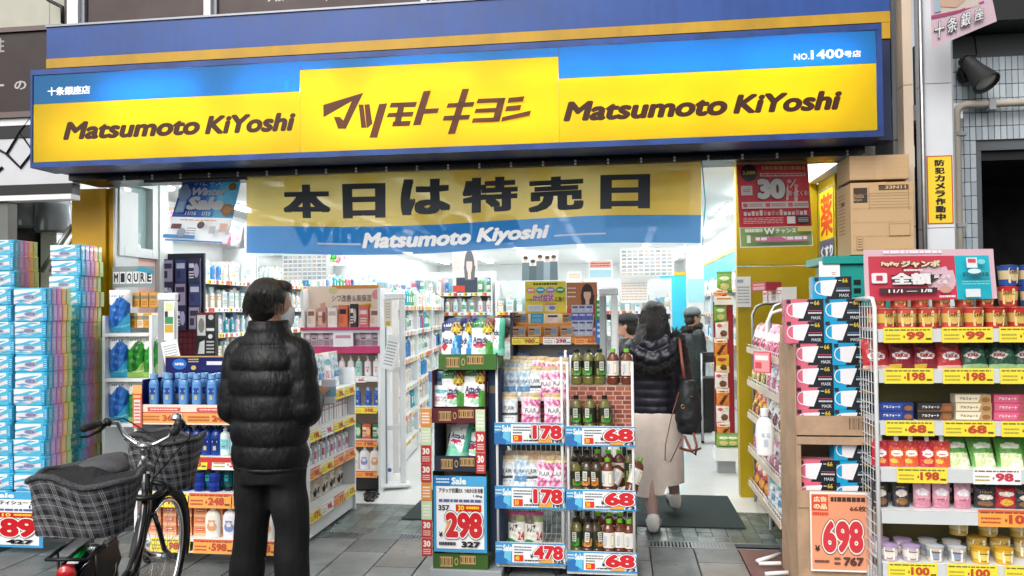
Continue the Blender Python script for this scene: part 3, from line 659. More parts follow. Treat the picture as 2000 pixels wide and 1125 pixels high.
ART = {
 'det_blue': lambda u, v: ('#c9a22c' if math.sin((u+v)*38) > -.2 else '#241c14') if in_e(u, v, .76, .72, .24, .17) else (('#e6ecf2' if fine(u, v, .1, .76, .5, .88, 2) else '#22376f') if v > .66+.1*(u-.4) else ('#c23a4c' if in_e(u, v, .22, .22, .15, .1) else (('#7fc3e6' if abs(u-.78+(v-.25)*.4) < .06 else '#2f86c4') if u > .58+.3*(v-.2) and v < .55 else '#eef1f2'))),
 'det_green': lambda u, v: ('#c9a22c' if math.sin((u+v)*38) > -.2 else '#2a1c18') if in_e(u, v, .76, .7, .24, .17) else (('#e6f0e6' if fine(u, v, .1, .8, .5, .9, 2) else ('#2f7f48' if u < .6 else '#7b2f35')) if v > .72 else ('#b5304c' if in_e(u, v, .38, .27, .3, .07) else ('#4f9f3f' if u > .66 and v < .4-.3*(u-.8) else ('#a9d6b9' if in_e(u, v, .55, .12, .2, .08) else '#f0f3ef')))),
 'det_back': lambda u, v: '#e6eef4' if in_e(u, v, .5, .5, .3, .14) else ('#3f6a9a' if v > .7 else '#8fb5cc'),
 'teal_clear': lambda u, v: '#7fd0b4' if v < .25+.1*math.sin(u*6) else ('#4fae90' if u > .76 else ('#c23a55' if in_e(u, v, .4, .45, .28, .05) else ('#8fa9a4' if fine(u, v, .1, .3, .7, .4, 2) else '#eaf4f0'))),
 'flair_pink': lambda u, v: '#bda27c' if v > .9 else ('#e3d49a' if v > .8 and u > .5 else ('#f5f0f2' if in_e(u, v, .5, .5, .4, .13) else ('#8a6a74' if fine(u, v, .25, .28, .75, .34, 1) else ('#c2588a' if blob(u, v, 12) > .35 else ('#dc93b8' if blob(u, v, 12) > -.05 else '#f0d3e0'))))),
 'flair_white': lambda u, v: '#bda27c' if v > .9 else ('#d9cfae' if v > .82 else ('#4f565c' if .36 < v < .42 else ('#9fb0b8' if fine(u, v, .2, .22, .8, .32, 2) else ('#d3dde0' if blob(u, v, 9, 1) > .4 else '#eff1f1')))),
 'flair_blue': lambda u, v: '#c9bfa4' if v > .9 else ('#5f8fb8' if .28 < v < .44 and u > .2 else ('#a9c3d6' if blob(u, v, 10, 2) > .3 else ('#cfdfe8' if blob(u, v, 10, 2) > -.2 else '#eaf0f3'))),
 'lenor24': lambda u, v: '#b0466f' if v > .88 else ('#2f8a4a' if v < .16+.05*math.sin(u*8) and u < .7 else ('#6a5f55' if v > .66 and u < .5-.5*(v-.7) else ('#8a9a6a' if v > .7 else '#d9d5cc'))),
 'snack_red': lambda u, v: '#f0e6d8' if in_e(u, v, .5, .68, .36, .11) else ('#d8a23a' if in_e(u, v, .5, .3, .3, .16) else ('#8a1824' if v > .9 or v < .08 else '#ae2a34')),
 'snack_orange': lambda u, v: ('#c0392c' if fine(u, v, .12, .78, .88, .9, 1) else '#f0e6d6') if v > .72 else ('#5f2714' if abs(u-.5-(v-.35)*.9) < .13 and .1 < v < .62 else ('#8f3f1c' if abs(u-.62-(v-.35)*.9) < .06 else '#db8630')),
 'snack_white': lambda u, v: '#c94a5b' if in_e(u, v, .3, .75, .2, .09) else ('#7a4636' if in_e(u, v, .62, .32, .28, .18) else ('#b9a9a2' if fine(u, v, .5, .66, .9, .85, 2) else ('#d98a94' if v < .06 or v > .94 else '#eee9e4'))),
 'snack_yellow': lambda u, v: '#b8331f' if in_e(u, v, .45, .72, .36, .1) else ('#7a3a1c' if in_e(u, v, .6, .3, .26, .16) else ('#efe2b4' if v < .4 else '#dfb62e')),
 'snack_green': lambda u, v: '#f0f2e0' if in_e(u, v, .5, .68, .34, .1) else ('#d8c98a' if in_e(u, v, .5, .32, .3, .16) else ('#4f8636' if v > .9 or v < .1 else '#78a83c')),
 'snack_pink': lambda u, v: '#f4e9ee' if in_e(u, v, .5, .6, .36, .13) else ('#b14468' if blob(u, v, 9) > .4 else '#d98aa5'),
 'choco': lambda u, v: '#f0e9e4' if in_e(u, v, .5, .43, .34, .13) else ('#c9a23a' if v < .14 and u < .5 else ('#4f1620' if in_e(u, v, .6, .76, .4, .12) else '#7c1f2c')),
 'choco_red': lambda u, v: '#f3ece8' if in_e(u, v, .5, .41, .34, .13) else ('#d9b0a0' if v < .12 else ('#8a3a30' if in_e(u, v, .6, .74, .4, .13) else '#b03236')),
 'choco_green': lambda u, v: '#e9e4dc' if in_e(u, v, .36, .44, .28, .12) else ('#8fb07a' if v < .16 else ('#3f7a5c' if in_e(u, v, .75, .5, .16, .1) else ('#183024' if v > .62 else '#244a38'))),
 'gummy_red': lambda u, v: ('#b83a44' if fine(u, v, .26, .46, .74, .56, 1) else '#f4ecea') if in_e(u, v, .5, .5, .34, .14) else ('#e09a52' if in_e(u, v, .5, .2, .3, .1) else '#c02f3c'),
 'gummy_orange': lambda u, v: ('#c05a34' if fine(u, v, .26, .46, .74, .56, 1) else '#f4efe2') if in_e(u, v, .5, .5, .36, .12) else ('#e6b24a' if in_e(u, v, .3, .2, .2, .1) else ('#c8423a' if v > .7 else '#d35a2e')),
 'green_bag': lambda u, v: '#f0f2dc' if in_e(u, v, .5, .7, .36, .1) else (('#c9d79a' if blob(u, v, 16) > 0 else '#eef0d6') if v < .46 and .1 < u < .9 else '#5c9a44'),
 'candy': lambda u, v: '#f0e6e9' if in_e(u, v, .5, .58, .38, .14) else ('#a84a62' if fine(u, v, .2, .3, .8, .4, 1) else ('#d9a0b0' if v > .3 else '#c27f92')),
 'dark_bag': lambda u, v: '#d9d2c9' if in_e(u, v, .5, .52, .34, .13) else ('#8a6038' if in_e(u, v, .5, .22, .34, .13) else ('#c9a24a' if fine(u, v, .2, .74, .8, .82, 1) else '#35343a')),
 'wet_white': lambda u, v: '#6fb9c6' if in_e(u, v, .5, .72, .4, .09) else ('#d998aa' if in_e(u, v, .3, .35, .16, .12) else ('#9fb5ba' if fine(u, v, .5, .25, .9, .5, 3) else '#eef2f2')),
 'towel_blue': lambda u, v: ('#6a8ab0' if fine(u, v, .2, .84, .8, .92, 1) else '#eef2f2') if v > .74-.1*math.sin(u*7) else (('#8fd3ea' if abs(v-.13-.35*(u-.55)**2) < .015 else '#3bb0d6') if v < .13+.35*max(0, u-.3)**2*2 else ('#1d57a8' if math.sin(u*14+math.sin(v*5)) > .1 else '#2f78cc')),
 'towel_green': lambda u, v: ('#7a9a5a' if fine(u, v, .2, .84, .8, .92, 1) else '#eef2ec') if v > .74-.1*math.sin(u*7) else (('#dcefb4' if abs(v-.13-.35*(u-.55)**2) < .015 else '#a5cf6a') if v < .13+.35*max(0, u-.3)**2*2 else ('#1a611e' if math.sin(u*14+math.sin(v*5)) > .1 else '#2f8f2c')),
 'pets': lambda u, v: '#2f2b2a' if in_e(u, v, .3, .3, .14, .16) or in_e(u, v, .62, .34, .12, .14) else ('#5f8fb0' if v > .72 else ('#b98a5a' if in_e(u, v, .7, .6, .2, .1) else '#d9d0c0')),
}
@memo
def cup(r0, r1, h, c, band, lid, lidc, art=0):
    b = MB(); b.lathe([(r0, 0), (r0+(r1-r0)*.3, h*.3), (r0+(r1-r0)*.75, h*.75), (r1, h*.95), (r1*1.04, h)], 14, cf=lambda j: band if j in (1,) else c)
    b.lathe([(r1*1.03, h+.0005), (r1*.6, h+.004), (0, h+.006)], 14, lidc); s = Sheet(b, lambda u, v, l: Vector(((r0+(r1-r0)*v+.0015+l)*math.cos(R(-90+(u-.5)*90)), (r0+(r1-r0)*v+.0015+l)*math.sin(R(-90+(u-.5)*90)), h*v)))
    s.rrect(.1, .1, .9, .9, .08, lid); s.text('じゃがりこ', .16, .56, .84, .8, '#5a3018', bold=.04, res=1) if h > .09 and art == 0 else s.rows(.2, .6, .8, .76, 1, '#6a4a2a'); s.ell(.5, .32, .2, .14, band); s.rows(.3, .16, .7, .26, 1, '#8a6a4a')
    return b.build('cup', GLOSS, me_only=True)
@memo
def snackcup():   # bag-shaped cup pack with a picture
    return None
def pricecard(fr, x0, x1, y, z0, z1, kind, price, sub, name, label, group, tilt=0.):
    """shelf price card printed by the shop"""
    b = MB(); w = x1-x0; h = z1-z0
    fnt = {'y': '#ecd83f', 'o': '#eaa04a', 'w': '#e9edf0', 's': '#dfe9f2'}[kind]
    b.box((-w/2, 0, 0), (w/2, .002, h), fnt); s = flat(b, (-w/2, 0, 0), (w, 0, 0), (0, 0, h))
    if kind == 's':
        s.rect(0, 0, 1, 1, '#3f97cd'); s.rect(.24, .08, .99, .93, '#e9eef2'); s.poly([(0,0),(.16,0),(.2,.7),(0,.5)], '#2a6fb0'); s.poly([(.12,.3),(.22,.1),(.23,.75),(.14,.75)], '#6cc3e2')
        s.text('Sale', .11, .58, .24, .9, '#e9f4fa', bold=.05); s.rows(.01, .6, .1, .9, 2, '#d3e8f4'); s.rows(.27, .62, .52, .88, 2, '#3c4046', .35); s.rows(.27, .5, .4, .6, 1, '#3c4046', .5)
        s.rect(.27, .14, .4, .44, '#d8331f'); s.text(sub[0], .285, .18, .345, .4, '#f3cf3a', bold=.04); s.rows(.42, .14, .8, .24, 1, '#4a3c30', .6)
        s.poly([(.62,.1),(.82,.1),(.8,.4),(.7,.5)], '#e8a13a'); s.text('¥', .5, .3, .54, .5, '#222222', bold=.03); s.text('%s' % sub[1], .83, .1, .975, .25, '#22262a', bold=.04)
        s.text(price, .55, .26, .97, .92, '#c8202a', bold=.06, edge=[(.13, '#5a2320'), (.105, '#f4f1ee')], res=3)
    else:
        rc = '#b8452c' if kind != 'w' else '#c03a4a'
        s.rows(.03, .74, .95, .95, 1, '#6a6a3a' if kind == 'y' else '#8a4a2a', .45); s.rows(.04, .15, .34, .62, 2, rc if kind == 'o' else '#a89a3a', .45)
        s.text('¥', .4, .3, .44, .5, '#7a2a1c', bold=.02); s.text(price, .46, .2, .84, .74, rc, bold=.05); s.rows(.86, .15, .97, .35, 1, '#5a3a22', .6)
        if kind == 'o': s.rect(0, .88, 1, 1, '#d8583a')
    o = b.build(name, PAPER, None, fr.at((x0+x1)/2, y, z0), fr.rz); o.rotation_euler = (tilt, 0, fr.rz)
    return tag(o, label, 'price tag', group)
def strip(fr, x0, x1, y, z0, z1, n, kinds, prices, where, tilt=R(-8), gap=.01):
    w = (x1-x0)/n
    for i in range(n):
        k = pick(kinds, i)
        pricecard(fr, x0+w*i+gap/2, x0+w*(i+1)-gap/2, y, z0, z1, k, pick(prices, i), ('', ''), 'price_tag', '%s price tag %s, %s from left' % ({'y': 'yellow', 'o': 'orange', 'w': 'white', 's': 'blue'}[k], where, nth(i)), 'price tags '+where, tilt)
def shelves(name, label, cat, fr, w, d, zs, h, back=INW, sidec=WHITEM, th=.025, lip=.035, base=None, post=False, lipm=None, group=None, tags=False):
    """gondola: back panel, uprights, shelf boards with a front lip; front face on local y = 0"""
    t = thing(name, label, cat, fr.o, fr.rz, group)
    simple('back_panel', lambda m: m.box((0, d-.02, .05), (w, d, h)), back, t)
    for x in (0, w-.02): simple('upright', lambda m: m.box((x-.001, 0 if not post else d-.06, .0), (x+.021, d+.002, h-.01)), sidec, t)
    for z in zs:
        sh = simple('shelf', lambda m: m.box((.022, .004, z-th), (w-.022, d-.022, z)), sidec, t)
        if lip:
            pr = simple('price_rail', lambda m: m.box((.022, -.004, z-lip-.004), (w-.022, .003, z-.001)), lipm or sidec, sh)
            if tags:
                q = MB(); x = .04
                while x < w-.1:
                    ww = rnd.choice((.05, .06, .07)); q.box((x, -.0065, z-lip-.002), (x+ww, -.0045, z-.004), rnd.choice(['#e6d13c', '#e6d13c', '#e9edf0', '#dd8a3c', '#c9dfe8', '#d05a4a'])); q.box((x+ww*.45, -.0072, z-lip+.006), (x+ww*.9, -.0066, z-.014), '#9a3a2c'); x += ww+rnd.choice((.004, .03, .06))
                q.build('shelf_tags', PAPER, t)['kind'] = 'stuff'
    simple('plinth', lambda m: m.box((.022, .02, .02), (w-.022, d-.03, min(zs)-th-.002)), base or BLACKP, t)
    return t
# ------------------------------------------------------------------ ceiling lights of the shop
LAMP = mat('fluorescent_tube', '#ffffff', .4, var=0, emit='#f2fbff', estr=20)
lt = MB(); lt.box((-.05, -.6, -.035), (.05, .6, -.012)); lt_me = lt.build('diffuser', LAMP, me_only=True)
lh = MB(); lh.box((-.075, -.62, -.0115), (.075, .62, 0)); lh_me = lh.build('housing', WHITEM, me_only=True)
for i, x in enumerate((-4.2, -3.1, -1.9, -.7, .5, 1.3)):
    for j in range(8):
        y = 6.4+j*1.75
        t = thing('ceiling_light', 'shop ceiling strip light, %s row from left, %s from the entrance' % (nth(i), nth(j)), 'ceiling light', (x, y, ZC-.001), 0, 'fluorescent ceiling lights')
        put(lt_me, 'diffuser', t); put(lh_me, 'housing', t)
# ------------------------------------------------------------------ tissue stacks at the left
TC = ['#52bbdc', '#b9a6da', '#d993c6', '#f0bd7e', '#b9d586']
def tissue_mesh(i, var=0):
    b = MB(); y0 = .05*i; c = TC[i]
    b.bev((-.12, y0+.001, 0), (.12, y0+.049, .1125), .006, c)
    s = flat(b, (.12, y0, 0), (0, .05, 0), (0, 0, .1125)); s.rect(.38, .3, .62, .75, '#d9cfe0'); s.rect(.44, .36, .56, .7, c); s.rect(.08, .05, .2, .95, lin(c) and c)
    if i == 0:
        s = flat(b, (-.12, y0+.001, 0), (.24, 0, 0), (0, 0, .1125))
        j = .07*(var-1); wv = lambda p: [(x, min(.98, max(.02, y+j+.03*math.sin(x*9+var*2)))) for x, y in p]
        s.poly(wv([(.0,.1),(.2,.22),(.5,.12),(.84,.3),(.84,.55),(.6,.45),(.3,.6),(0,.5)]), '#e6dcdf'); s.poly(wv([(0,.62),(.3,.75),(.55,.62),(.8,.8),(.8,.97),(0,.97)]), '#eaf0f4'); s.poly(wv([(.02,.05),(.4,.03),(.7,.14),(.45,.1)]), '#8fd3e6')
        s.poly(wv([(.2,.7),(.5,.86),(.75,.84),(.45,.68)]), '#5fb9dd'); s.poly(wv([(.0,.3),(.25,.36),(.5,.28),(.2,.22)]), '#6f9fcb'); s.poly(wv([(.5,.2),(.8,.34),(.84,.26),(.6,.14)]), '#7fc6e2')
        s.ell(.47, .44, .19, .16, '#b9bccf', 16); s.ell(.47, .44, .16, .12, '#8f98b8', 16); s.text('エリエール', .33, .36, .61, .52, '#4a5380', bold=.03, res=1); s.rows(.2, .56, .66, .6, 1, '#8f98b5'); s.rect(.885, .04, .99, .96, '#2f9fd0'); s.rows(.9, .2, .97, .8, 5, '#9fd8ee')
    return b.build('tissue_box', WRAP, me_only=True)
TM = [[tissue_mesh(i, k) for k in (range(3) if i == 0 else (0,))] for i in range(5)]
film = MB(); film.bev((-.1215, -.0005, -.0003), (.1215, .2505, .113), .008)
def tpack(x, y, z, label, group):
    t = thing('tissue_pack', label, 'tissue pack', (x, y, z), R(rnd.uniform(-2.2, 2.2)), group)
    for m in TM: put(rnd.choice(m), 'tissue_box', t, (rnd.uniform(-.001, .001), 0, rnd.uniform(-.0006, .0006)))
ph = .1135
def tstack(xr, y, ztop, nrow, cols, what):
    for c in range(cols):
        for r_ in range(nrow):
            z = ztop-ph*(r_+1)
            if z < .05: break
            tpack(xr-.12-c*.25+rnd.uniform(-.011, .011), y+rnd.uniform(-.006, .006), z, 'tissue pack, %s from top, %s%s' % (nth(r_), ('outer column of ' if c else '') , what), 'tissue packs of '+what)
tstack(W(92, 562, 4.9).x, 4.9, WZ(60, 562, 4.9), 14, 2, 'the front tissue stack with striped sides')
tstack(W(158, 478, 5.3).x, 5.3, WZ(120, 478, 5.3), 17, 1, 'the tall tissue stack by the yellow pillar')
tstack(W(31, 468, 5.3).x, 5.3, WZ(20, 468, 5.3), 17, 1, 'the rear tissue stack at the photo edge')
def dolly(x, y, w, d, lab):
    t = thing('roll_dolly', lab, 'dolly', (x, y, 0), 0, 'dollies under stacked goods')
    simple('deck', lambda m: m.box((-w/2, 0, .07), (w/2, d, .1)), BLACKP, t)
    for sx in (-1, 1):
        for yy in (.06, d-.06):
            b = MB(); b.X = Matrix.Translation((sx*(w/2-.05), yy, .034)) @ Matrix.Rotation(R(90), 4, 'Y'); b.lathe([(.0335, -.012), (.0335, .012)], 14); b.build('caster', RUBBER, t)
dolly(W(60, 562, 4.9).x-.1, 4.92, .56, .24, 'black dolly under the front tissue stack')
# big tissue price board
def saleboard(name, label, px0, py0, px1, py1, Y, big, sub, lines, disc, was=''):
    b = MB(); a = W(px0, py1, Y); c = W(px1, py0, Y); w, h = c.x-a.x, c.z-a.z
    b.box((0, 0, 0), (w, .006, h), '#3f97c8'); s = flat(b, (0, 0, 0), (w, 0, 0), (0, 0, h))
    s.rect(.0, .87, 1, 1, '#4fa8d8'); s.rect(.05, .045, .95, .865, '#eff2f3'); s.poly([(.0,.87),(.3,.87),(.42,1),(0,1)], '#2f79b8')
    s.text('Sale', .34, .89, .62, .985, '#e9f6fb', bold=.05); s.rows(.05, .9, .3, .98, 2, '#d3ecf6')
    for i, (t, x0, y0, x1, y1, bo) in enumerate(lines): s.text(t, x0, y0, x1, y1, '#23262b', bold=bo)
    s.rows(.1, .645, .92, .7, 1, '#5a6a9a', .7)
    s.rect(.42, .54, .9, .63, '#c92a20'); s.text(disc, .46, .553, .58, .618, '#f2cf3c', bold=.04); s.rows(.62, .56, .86, .61, 1, '#f2cf3c', .7)
    if was: s.text(was, .09, .55, .3, .62, '#23262b', bold=.03)
    s.poly([(.2,.25),(.42,.2),(.5,.45),(.3,.5)], '#eda33a')
    s.text(big, .22, .19, .92, .53, '#c41f26', bold=.06, edge=[(.12, '#3a2320'), (.1, '#f6f3f0')], res=4)
    s.text('¥', .1, .2, .17, .27, '#23262b', bold=.03); s.text(sub, .52, .07, .88, .15, '#16181b', bold=.06); s.rows(.1, .08, .42, .14, 1, '#3a3d42', .7)
    o = b.build(name, GLOSS, None, (a.x, Y, a.z)); return tag(o, label, 'price board')
saleboard('price_board', 'large white and blue price board with red numerals below the tissue stack', -62, 962, 84, 1066, 4.62, '389', '427', [('ティシュー 5箱', .42, .77, .95, .85, .03), ('1P', .82, .71, .92, .76, .03)], '10')
# ------------------------------------------------------------------ paper towel packs
fr0 = Fr(0, 5.5)
tb, tg = pouch(.165, .35, .11, 'towel_blue', nx=32, ny=48, pil=True), pouch(.165, .35, .11, 'towel_green', nx=32, ny=48, pil=True)
def at_px(px, py, Y): p = W(px, py, Y); return p
for r_, (ytop, ybot, items) in enumerate(((566, 650, ((226, 'b'),)), (652, 738, ((226, 'b'), (262, 'g'), (294, 'g'))), (740, 826, ((226, 'b'), (264, 'g'), (297, 'g'))))):
    for i, (px, k) in enumerate(items):
        p = at_px(px, ybot, 5.42); o = put(tb if k == 'b' else tg, 'paper_towel_pack', None, (p.x, 5.42, p.z), R(4))
        o.scale = (1, 1, (WZ(px, ytop, 5.42)-p.z)/.35)
        tag(o, '%s and white paper towel pack, %s row, %s from left' % ({'b': 'blue', 'g': 'green'}[k], ('top', 'middle', 'bottom')[r_], nth(i)), 'paper pack', 'paper towel packs')
t = shelves('towel_shelf', 'white shelf holding blue and green paper towel packs beside tissues', 'shelf', Fr(WX(200, 5.40), 5.4), .39, .3, [.3, WZ(240, 826, 5.42)-.002, WZ(240, 738, 5.42)-.002, WZ(240, 650, 5.42)-.002], 1.52, lip=.02)
row(Fr(0, 5.5), [carton(.055, .11, .05, '#d9a13c', top='#3a8a86', art='band', c2='#3f9a92', c3='#b9602e'), carton(.055, .11, .05, '#e9d9b8', top='#3f9a92', art='band', c2='#3a8a86', c3='#d98b3a')], 4, WX(256, 5.5), WX(300, 5.5), .02, WZ(275, 640, 5.5), 'herbal_tin', 'small orange tin with teal lid beside the blue towel pack', 'tin', rj=8)
row(Fr(0, 5.5), [carton(.055, .11, .05, '#d9a13c', top='#3a8a86', art='band', c2='#3f9a92', c3='#b9602e')], 3, WX(262, 5.5), WX(296, 5.5), .02, WZ(275, 600, 5.5), 'herbal_tin', 'small orange tin with teal lid in the upper row near the gate', 'tin', rj=8)
simple_ = MB(); s_ = flat(simple_, (0, 0, 0), (.34, 0, 0), (0, 0, .16)); simple_.box((0, 0, 0), (.34, .004, .16), '#8d9a9a'); 
for i, ch in enumerate('MIQURE'): s_.rect(.02+i*.16, .18, .16+i*.16, .75, '#e9ecec'); s_.text(ch, .04+i*.16, .25, .14+i*.16, .68, '#1c1f22', bold=.04)
s_.poly([(.55,.8),(.95,.62),(1.0,.75),(.7,1.0)], '#2f9fc0')
tag(simple_.build('letter_sign', PAPER, None, (WX(226, 5.6), 5.56, WZ(226, 562, 5.56))), 'grey sign of white letter tiles beside the pillar edge', 'sign')
# ------------------------------------------------------------------ anti-theft gates
def gate(x, y, h, w, lab, rz=0.):
    t = thing('security_gate', lab, 'gate', (x, y, 0), rz, 'anti-theft gates')
    simple('base_plate', lambda m: m.bev((-w/2-.06, -.09, .02), (w/2+.06, .09, .045), .02), WHITEM, t)
    for sx in (-1, 1): simple('post', lambda m: m.bev((sx*(w/2)-.025, -.02, .046), (sx*(w/2)+.025, .02, h-.06), .012), GREYM if sx < 0 else WHITEM, t)
    simple('top_rail', lambda m: m.bev((-w/2-.03, -.022, h-.058), (w/2+.03, .022, h), .02), WHITEM, t)
    for z in (.5, 1.0): simple('cross_rail', lambda m: m.box((-w/2+.027, -.012, z), (w/2-.027, .012, z+.04)), WHITEM, t)
    return t
g1 = gate(-1.94, 6.68, 1.68, .16, 'tall white security gate in the entrance beside the pink display', R(20))
def sheetpaper(px0, py0, px1, py1, Y, label, name='paper_notice', tilt=0., c='#eef1f1', art=None, cat='notice', group=None, rz=0.):
    b = MB(); a = W(px0, py1, Y); d = W(px1, py0, Y); w, h = d.x-a.x, d.z-a.z
    b.box((-w/2, 0, -h/2), (w/2, .0015, h/2), c); s = flat(b, (-w/2, 0, -h/2), (w, 0, 0), (0, 0, h))
    if art: art(s)
    o = b.build(name, PAPER, None, ((a.x+d.x)/2, Y, (a.z+d.z)/2)); o.rotation_euler = (0, tilt, rz); return tag(o, label, cat, group)
sheetpaper(752, 655, 774, 722, 6.5, 'slanted white notice taped to the tall security gate', tilt=R(13), art=lambda s: (s.rows(.1, .1, .9, .85, 8, '#8fa3a8', .4)))
sheetpaper(750, 585, 765, 638, 6.5, 'narrow cream notice high on the tall security gate', c='#efe9da', art=lambda s: (s.rect(.2, .04, .8, .2, '#d8b64a'), s.rows(.2, .3, .8, .9, 6, '#c9b9a0', .4)))
b = MB(); b.lathe([(.018, 0), (.018, .001)], 16, '#3f5fa8'); o = b.build('round_sticker', PAPER, None, (W(761, 918, 6.6).x, 6.60, W(761, 918, 6.6).z)); o.rotation_euler = (R(90), 0, 0); tag(o, 'round blue sticker low on the tall security gate', 'sticker')
b = MB()
for i in range(5):
    pts = [G(712+rnd.uniform(-4, 30), 965+rnd.uniform(-6, 14), .012) for _ in range(7)]; b.tube(pts, .008, 5)
tag(b.build('cable_bundle', BLACKP), 'tangled black cables on the floor beside security gate base', 'cable')
g2 = gate(WX(328, 5.36), 5.36, WZ(328, 572, 5.36), .085, 'white rounded security gate next to paper towel packs', R(8))
sheetpaper(318, 665, 350, 712, 5.3, 'slanted white notice on the gate by the paper towels', tilt=R(-12), art=lambda s: s.rows(.1, .1, .9, .85, 7, '#8fa3a8', .4))
sheetpaper(320, 588, 340, 665, 5.3, 'illustrated notice strip on the gate by the paper towels', c='#e9ece4', art=lambda s: (s.rect(.15, .75, .85, .95, '#d9dfa8'), s.rect(.1, .42, .9, .6, '#3a8f5a'), s.rect(.1, .2, .9, .4, '#c9a33c'), s.rect(.1, .6, .4, .74, '#2c2f36')))
g3 = gate(WX(1189, 6.0), 6.0, WZ(1189, 562, 6.0), .09, 'grey security gate behind the tea bottle rack', R(-15))
# ------------------------------------------------------------------ dark cosmetic cards at the left of the entrance
FRL = Fr(WX(318, 6.3), 6.3)
t = thing('card_stand', 'dark stand with navy hanging product cards behind the security gate', 'stand', FRL.o)
simple('back_panel', lambda m: m.box((0, .02, .3), (.36, .05, 2.03)), mat('dark_panel', '#2a2c38', .6), t); simple('grid_panel', lambda m: m.box((.13, .004, .9), (.36, .019, 1.38)), mat('maroon_panel', '#7a2636', .6), t)
def _gr(m):
    for i in range(6): m.tube([(.14+.042*i, -.002, .9), (.14+.042*i, -.002, 1.38)], .0025, 4)
    for i in range(10): m.tube([(.13, -.005, .92+.05*i), (.36, -.005, .92+.05*i)], .0025, 4)
simple('grid', _gr, BLACKP, t)
nv = [carton(.1, .2, .02, '#27305f', art='face', c2='#39447a', c3='#c9cfe6'), carton(.1, .2, .02, '#2c2f52', art='pic', c2='#b9b4d9', c3='#e9e9f4'), carton(.1, .2, .02, '#3a3550', art='face', c2='#a99fbf', c3='#3a3350')]
for r_ in range(3): row(FRL, nv[r_:]+nv[:r_], 3, .06, .3, -.03, 1.4+.2*r_-.02, 'product_card', 'navy hanging product card in the %s row behind the security gate' % ('lower', 'middle', 'upper')[r_], 'product card')
p = W(397, 700, 5.9); b = MB(); b.box((0, 0, 0), (.16, .05, .36), '#1b1c20'); s = flat(b, (0, 0, 0), (.16, 0, 0), (0, 0, .36)); s.rect(.06, .5, .5, .95, '#d9d9d6'); s.ell(.28, .72, .16, .16, '#8a8580'); s.ell(.78, .9, .14, .06, '#c9cacc'); s.rect(.55, .6, .95, .66, '#e9e9e9'); s.ell(.75, .48, .12, .05, '#e4e4e4'); s.poly([(.1,.1),(.45,.1),(.45,.4),(.2,.35)], '#e9e9e6'); s.rows(.55, .1, .95, .4, 4, '#cfcfcf'); s.rect(.05, .95, .95, 1, '#7a2030')
tag(b.build('cosmetic_display', GLOSS, None, (p.x-.06, 5.9, p.z)), 'black and white cosmetic display board above the blue bottle header', 'display')
# ------------------------------------------------------------------ wagon A: blue bottles and lotions, facing the street
YA = 4.5; ax0, ax1 = WX(262, YA), WX(556, YA); wa = ax1-ax0; FA = Fr(ax0, YA)
zA = [WZ(400, 1052, YA), WZ(400, 962, YA), WZ(400, 892, YA), WZ(400, 795, YA)]
wg = thing('goods_wagon', 'white wheeled wagon of blue bottles and lotions behind the bicycle', 'wagon', FA.o)
simple('back_panel', lambda m: m.box((0, .36, .12), (wa, .38, WZ(400, 730, YA))), WHITEM, wg)
for x in (0, wa-.02): simple('side_panel', lambda m: m.box((x, .0, .12), (x+.02, .359, zA[3]+.02)), WHITEM, wg)
for z in zA: simple('shelf', lambda m: m.box((.021, .0, z-.02), (wa-.021, .358, z)), WHITEM, wg)
simple('base', lambda m: m.box((-.01, -.01, .09), (wa+.01, .4, zA[0]-.075)), WHITEM, wg)
for x in (.06, wa-.06):
    for y in (.05, .33):
        b = MB(); b.X = Matrix.Translation((x, y, .04)) @ Matrix.Rotation(R(90), 4, 'Y'); b.lathe([(.038, -.012), (.04, 0), (.038, .012)], 14); cs = b.build('caster', RUBBER, wg); simple('fork', lambda m: m.box((x-.02, y-.015, .05), (x+.02, y+.015, .089)), STEEL, cs)
NAVYB = mat('navy_card', '#141c5c', .45, var=.05)
zt = zA[3]
hd = thing('bottle_tray', 'navy cardboard display tray with header behind the light blue bottles', 'display', FA.at(.04, .02, zt+.0015))
simple('tray', lambda m: [m.box((0, .0, 0), (wa-.08, .25, .004)), m.box((0, 0, .0045), (.006, .25, .16)), m.box((wa-.086, 0, .0045), (wa-.08, .25, .16))], NAVYB, hd)
def _hd(m):
    m.box((0, .25, 0), (wa-.08, .256, .29), '#141c5c'); s = flat(m, (0, .25, 0), (wa-.08, 0, 0), (0, 0, .29)); s.ell(.11, .82, .055, .12, '#2f6fc0'); s.text('NIVEA', .075, .79, .145, .85, '#f2f5f8', bold=.05)
    s.rect(.32, .8, .47, .88, '#dfe3ea'); s.text('ニベア', .49, .78, .66, .9, '#e9ecf2', bold=.03); s.ell(.22, .74, .02, .05, '#c9b45a'); s.rows(.18, .85, .26, .95, 2, '#c9b45a'); s.rect(0, .97, 1, 1, '#c49a6a')
simple('header', _hd, GLOSS, hd)
lb = bottle(.062, .036, .19, '#5f95cf', '#7fb0dd', 'oval', '#2a4a9a', neck=.6)
row(FA, lb, 9, .1, wa-.1, .05, zt+.0065, 'lotion_bottle', 'light blue lotion bottle in the front row of the navy tray', 'bottle')
row(FA, lb, 9, .13, wa-.13, .12, zt+.0065, 'lotion_bottle', 'light blue lotion bottle in the back row of the navy tray', 'bottle')
b = MB(); b.box((0, 0, 0), (wa+.005, .004, .12), '#e9d9c8'); s = flat(b, (0, 0, 0), (wa, 0, 0), (0, 0, .12)); s.rect(0, .08, 1, .58, '#eaa45c'); s.rect(0, .58, 1, .63, '#cf4436')
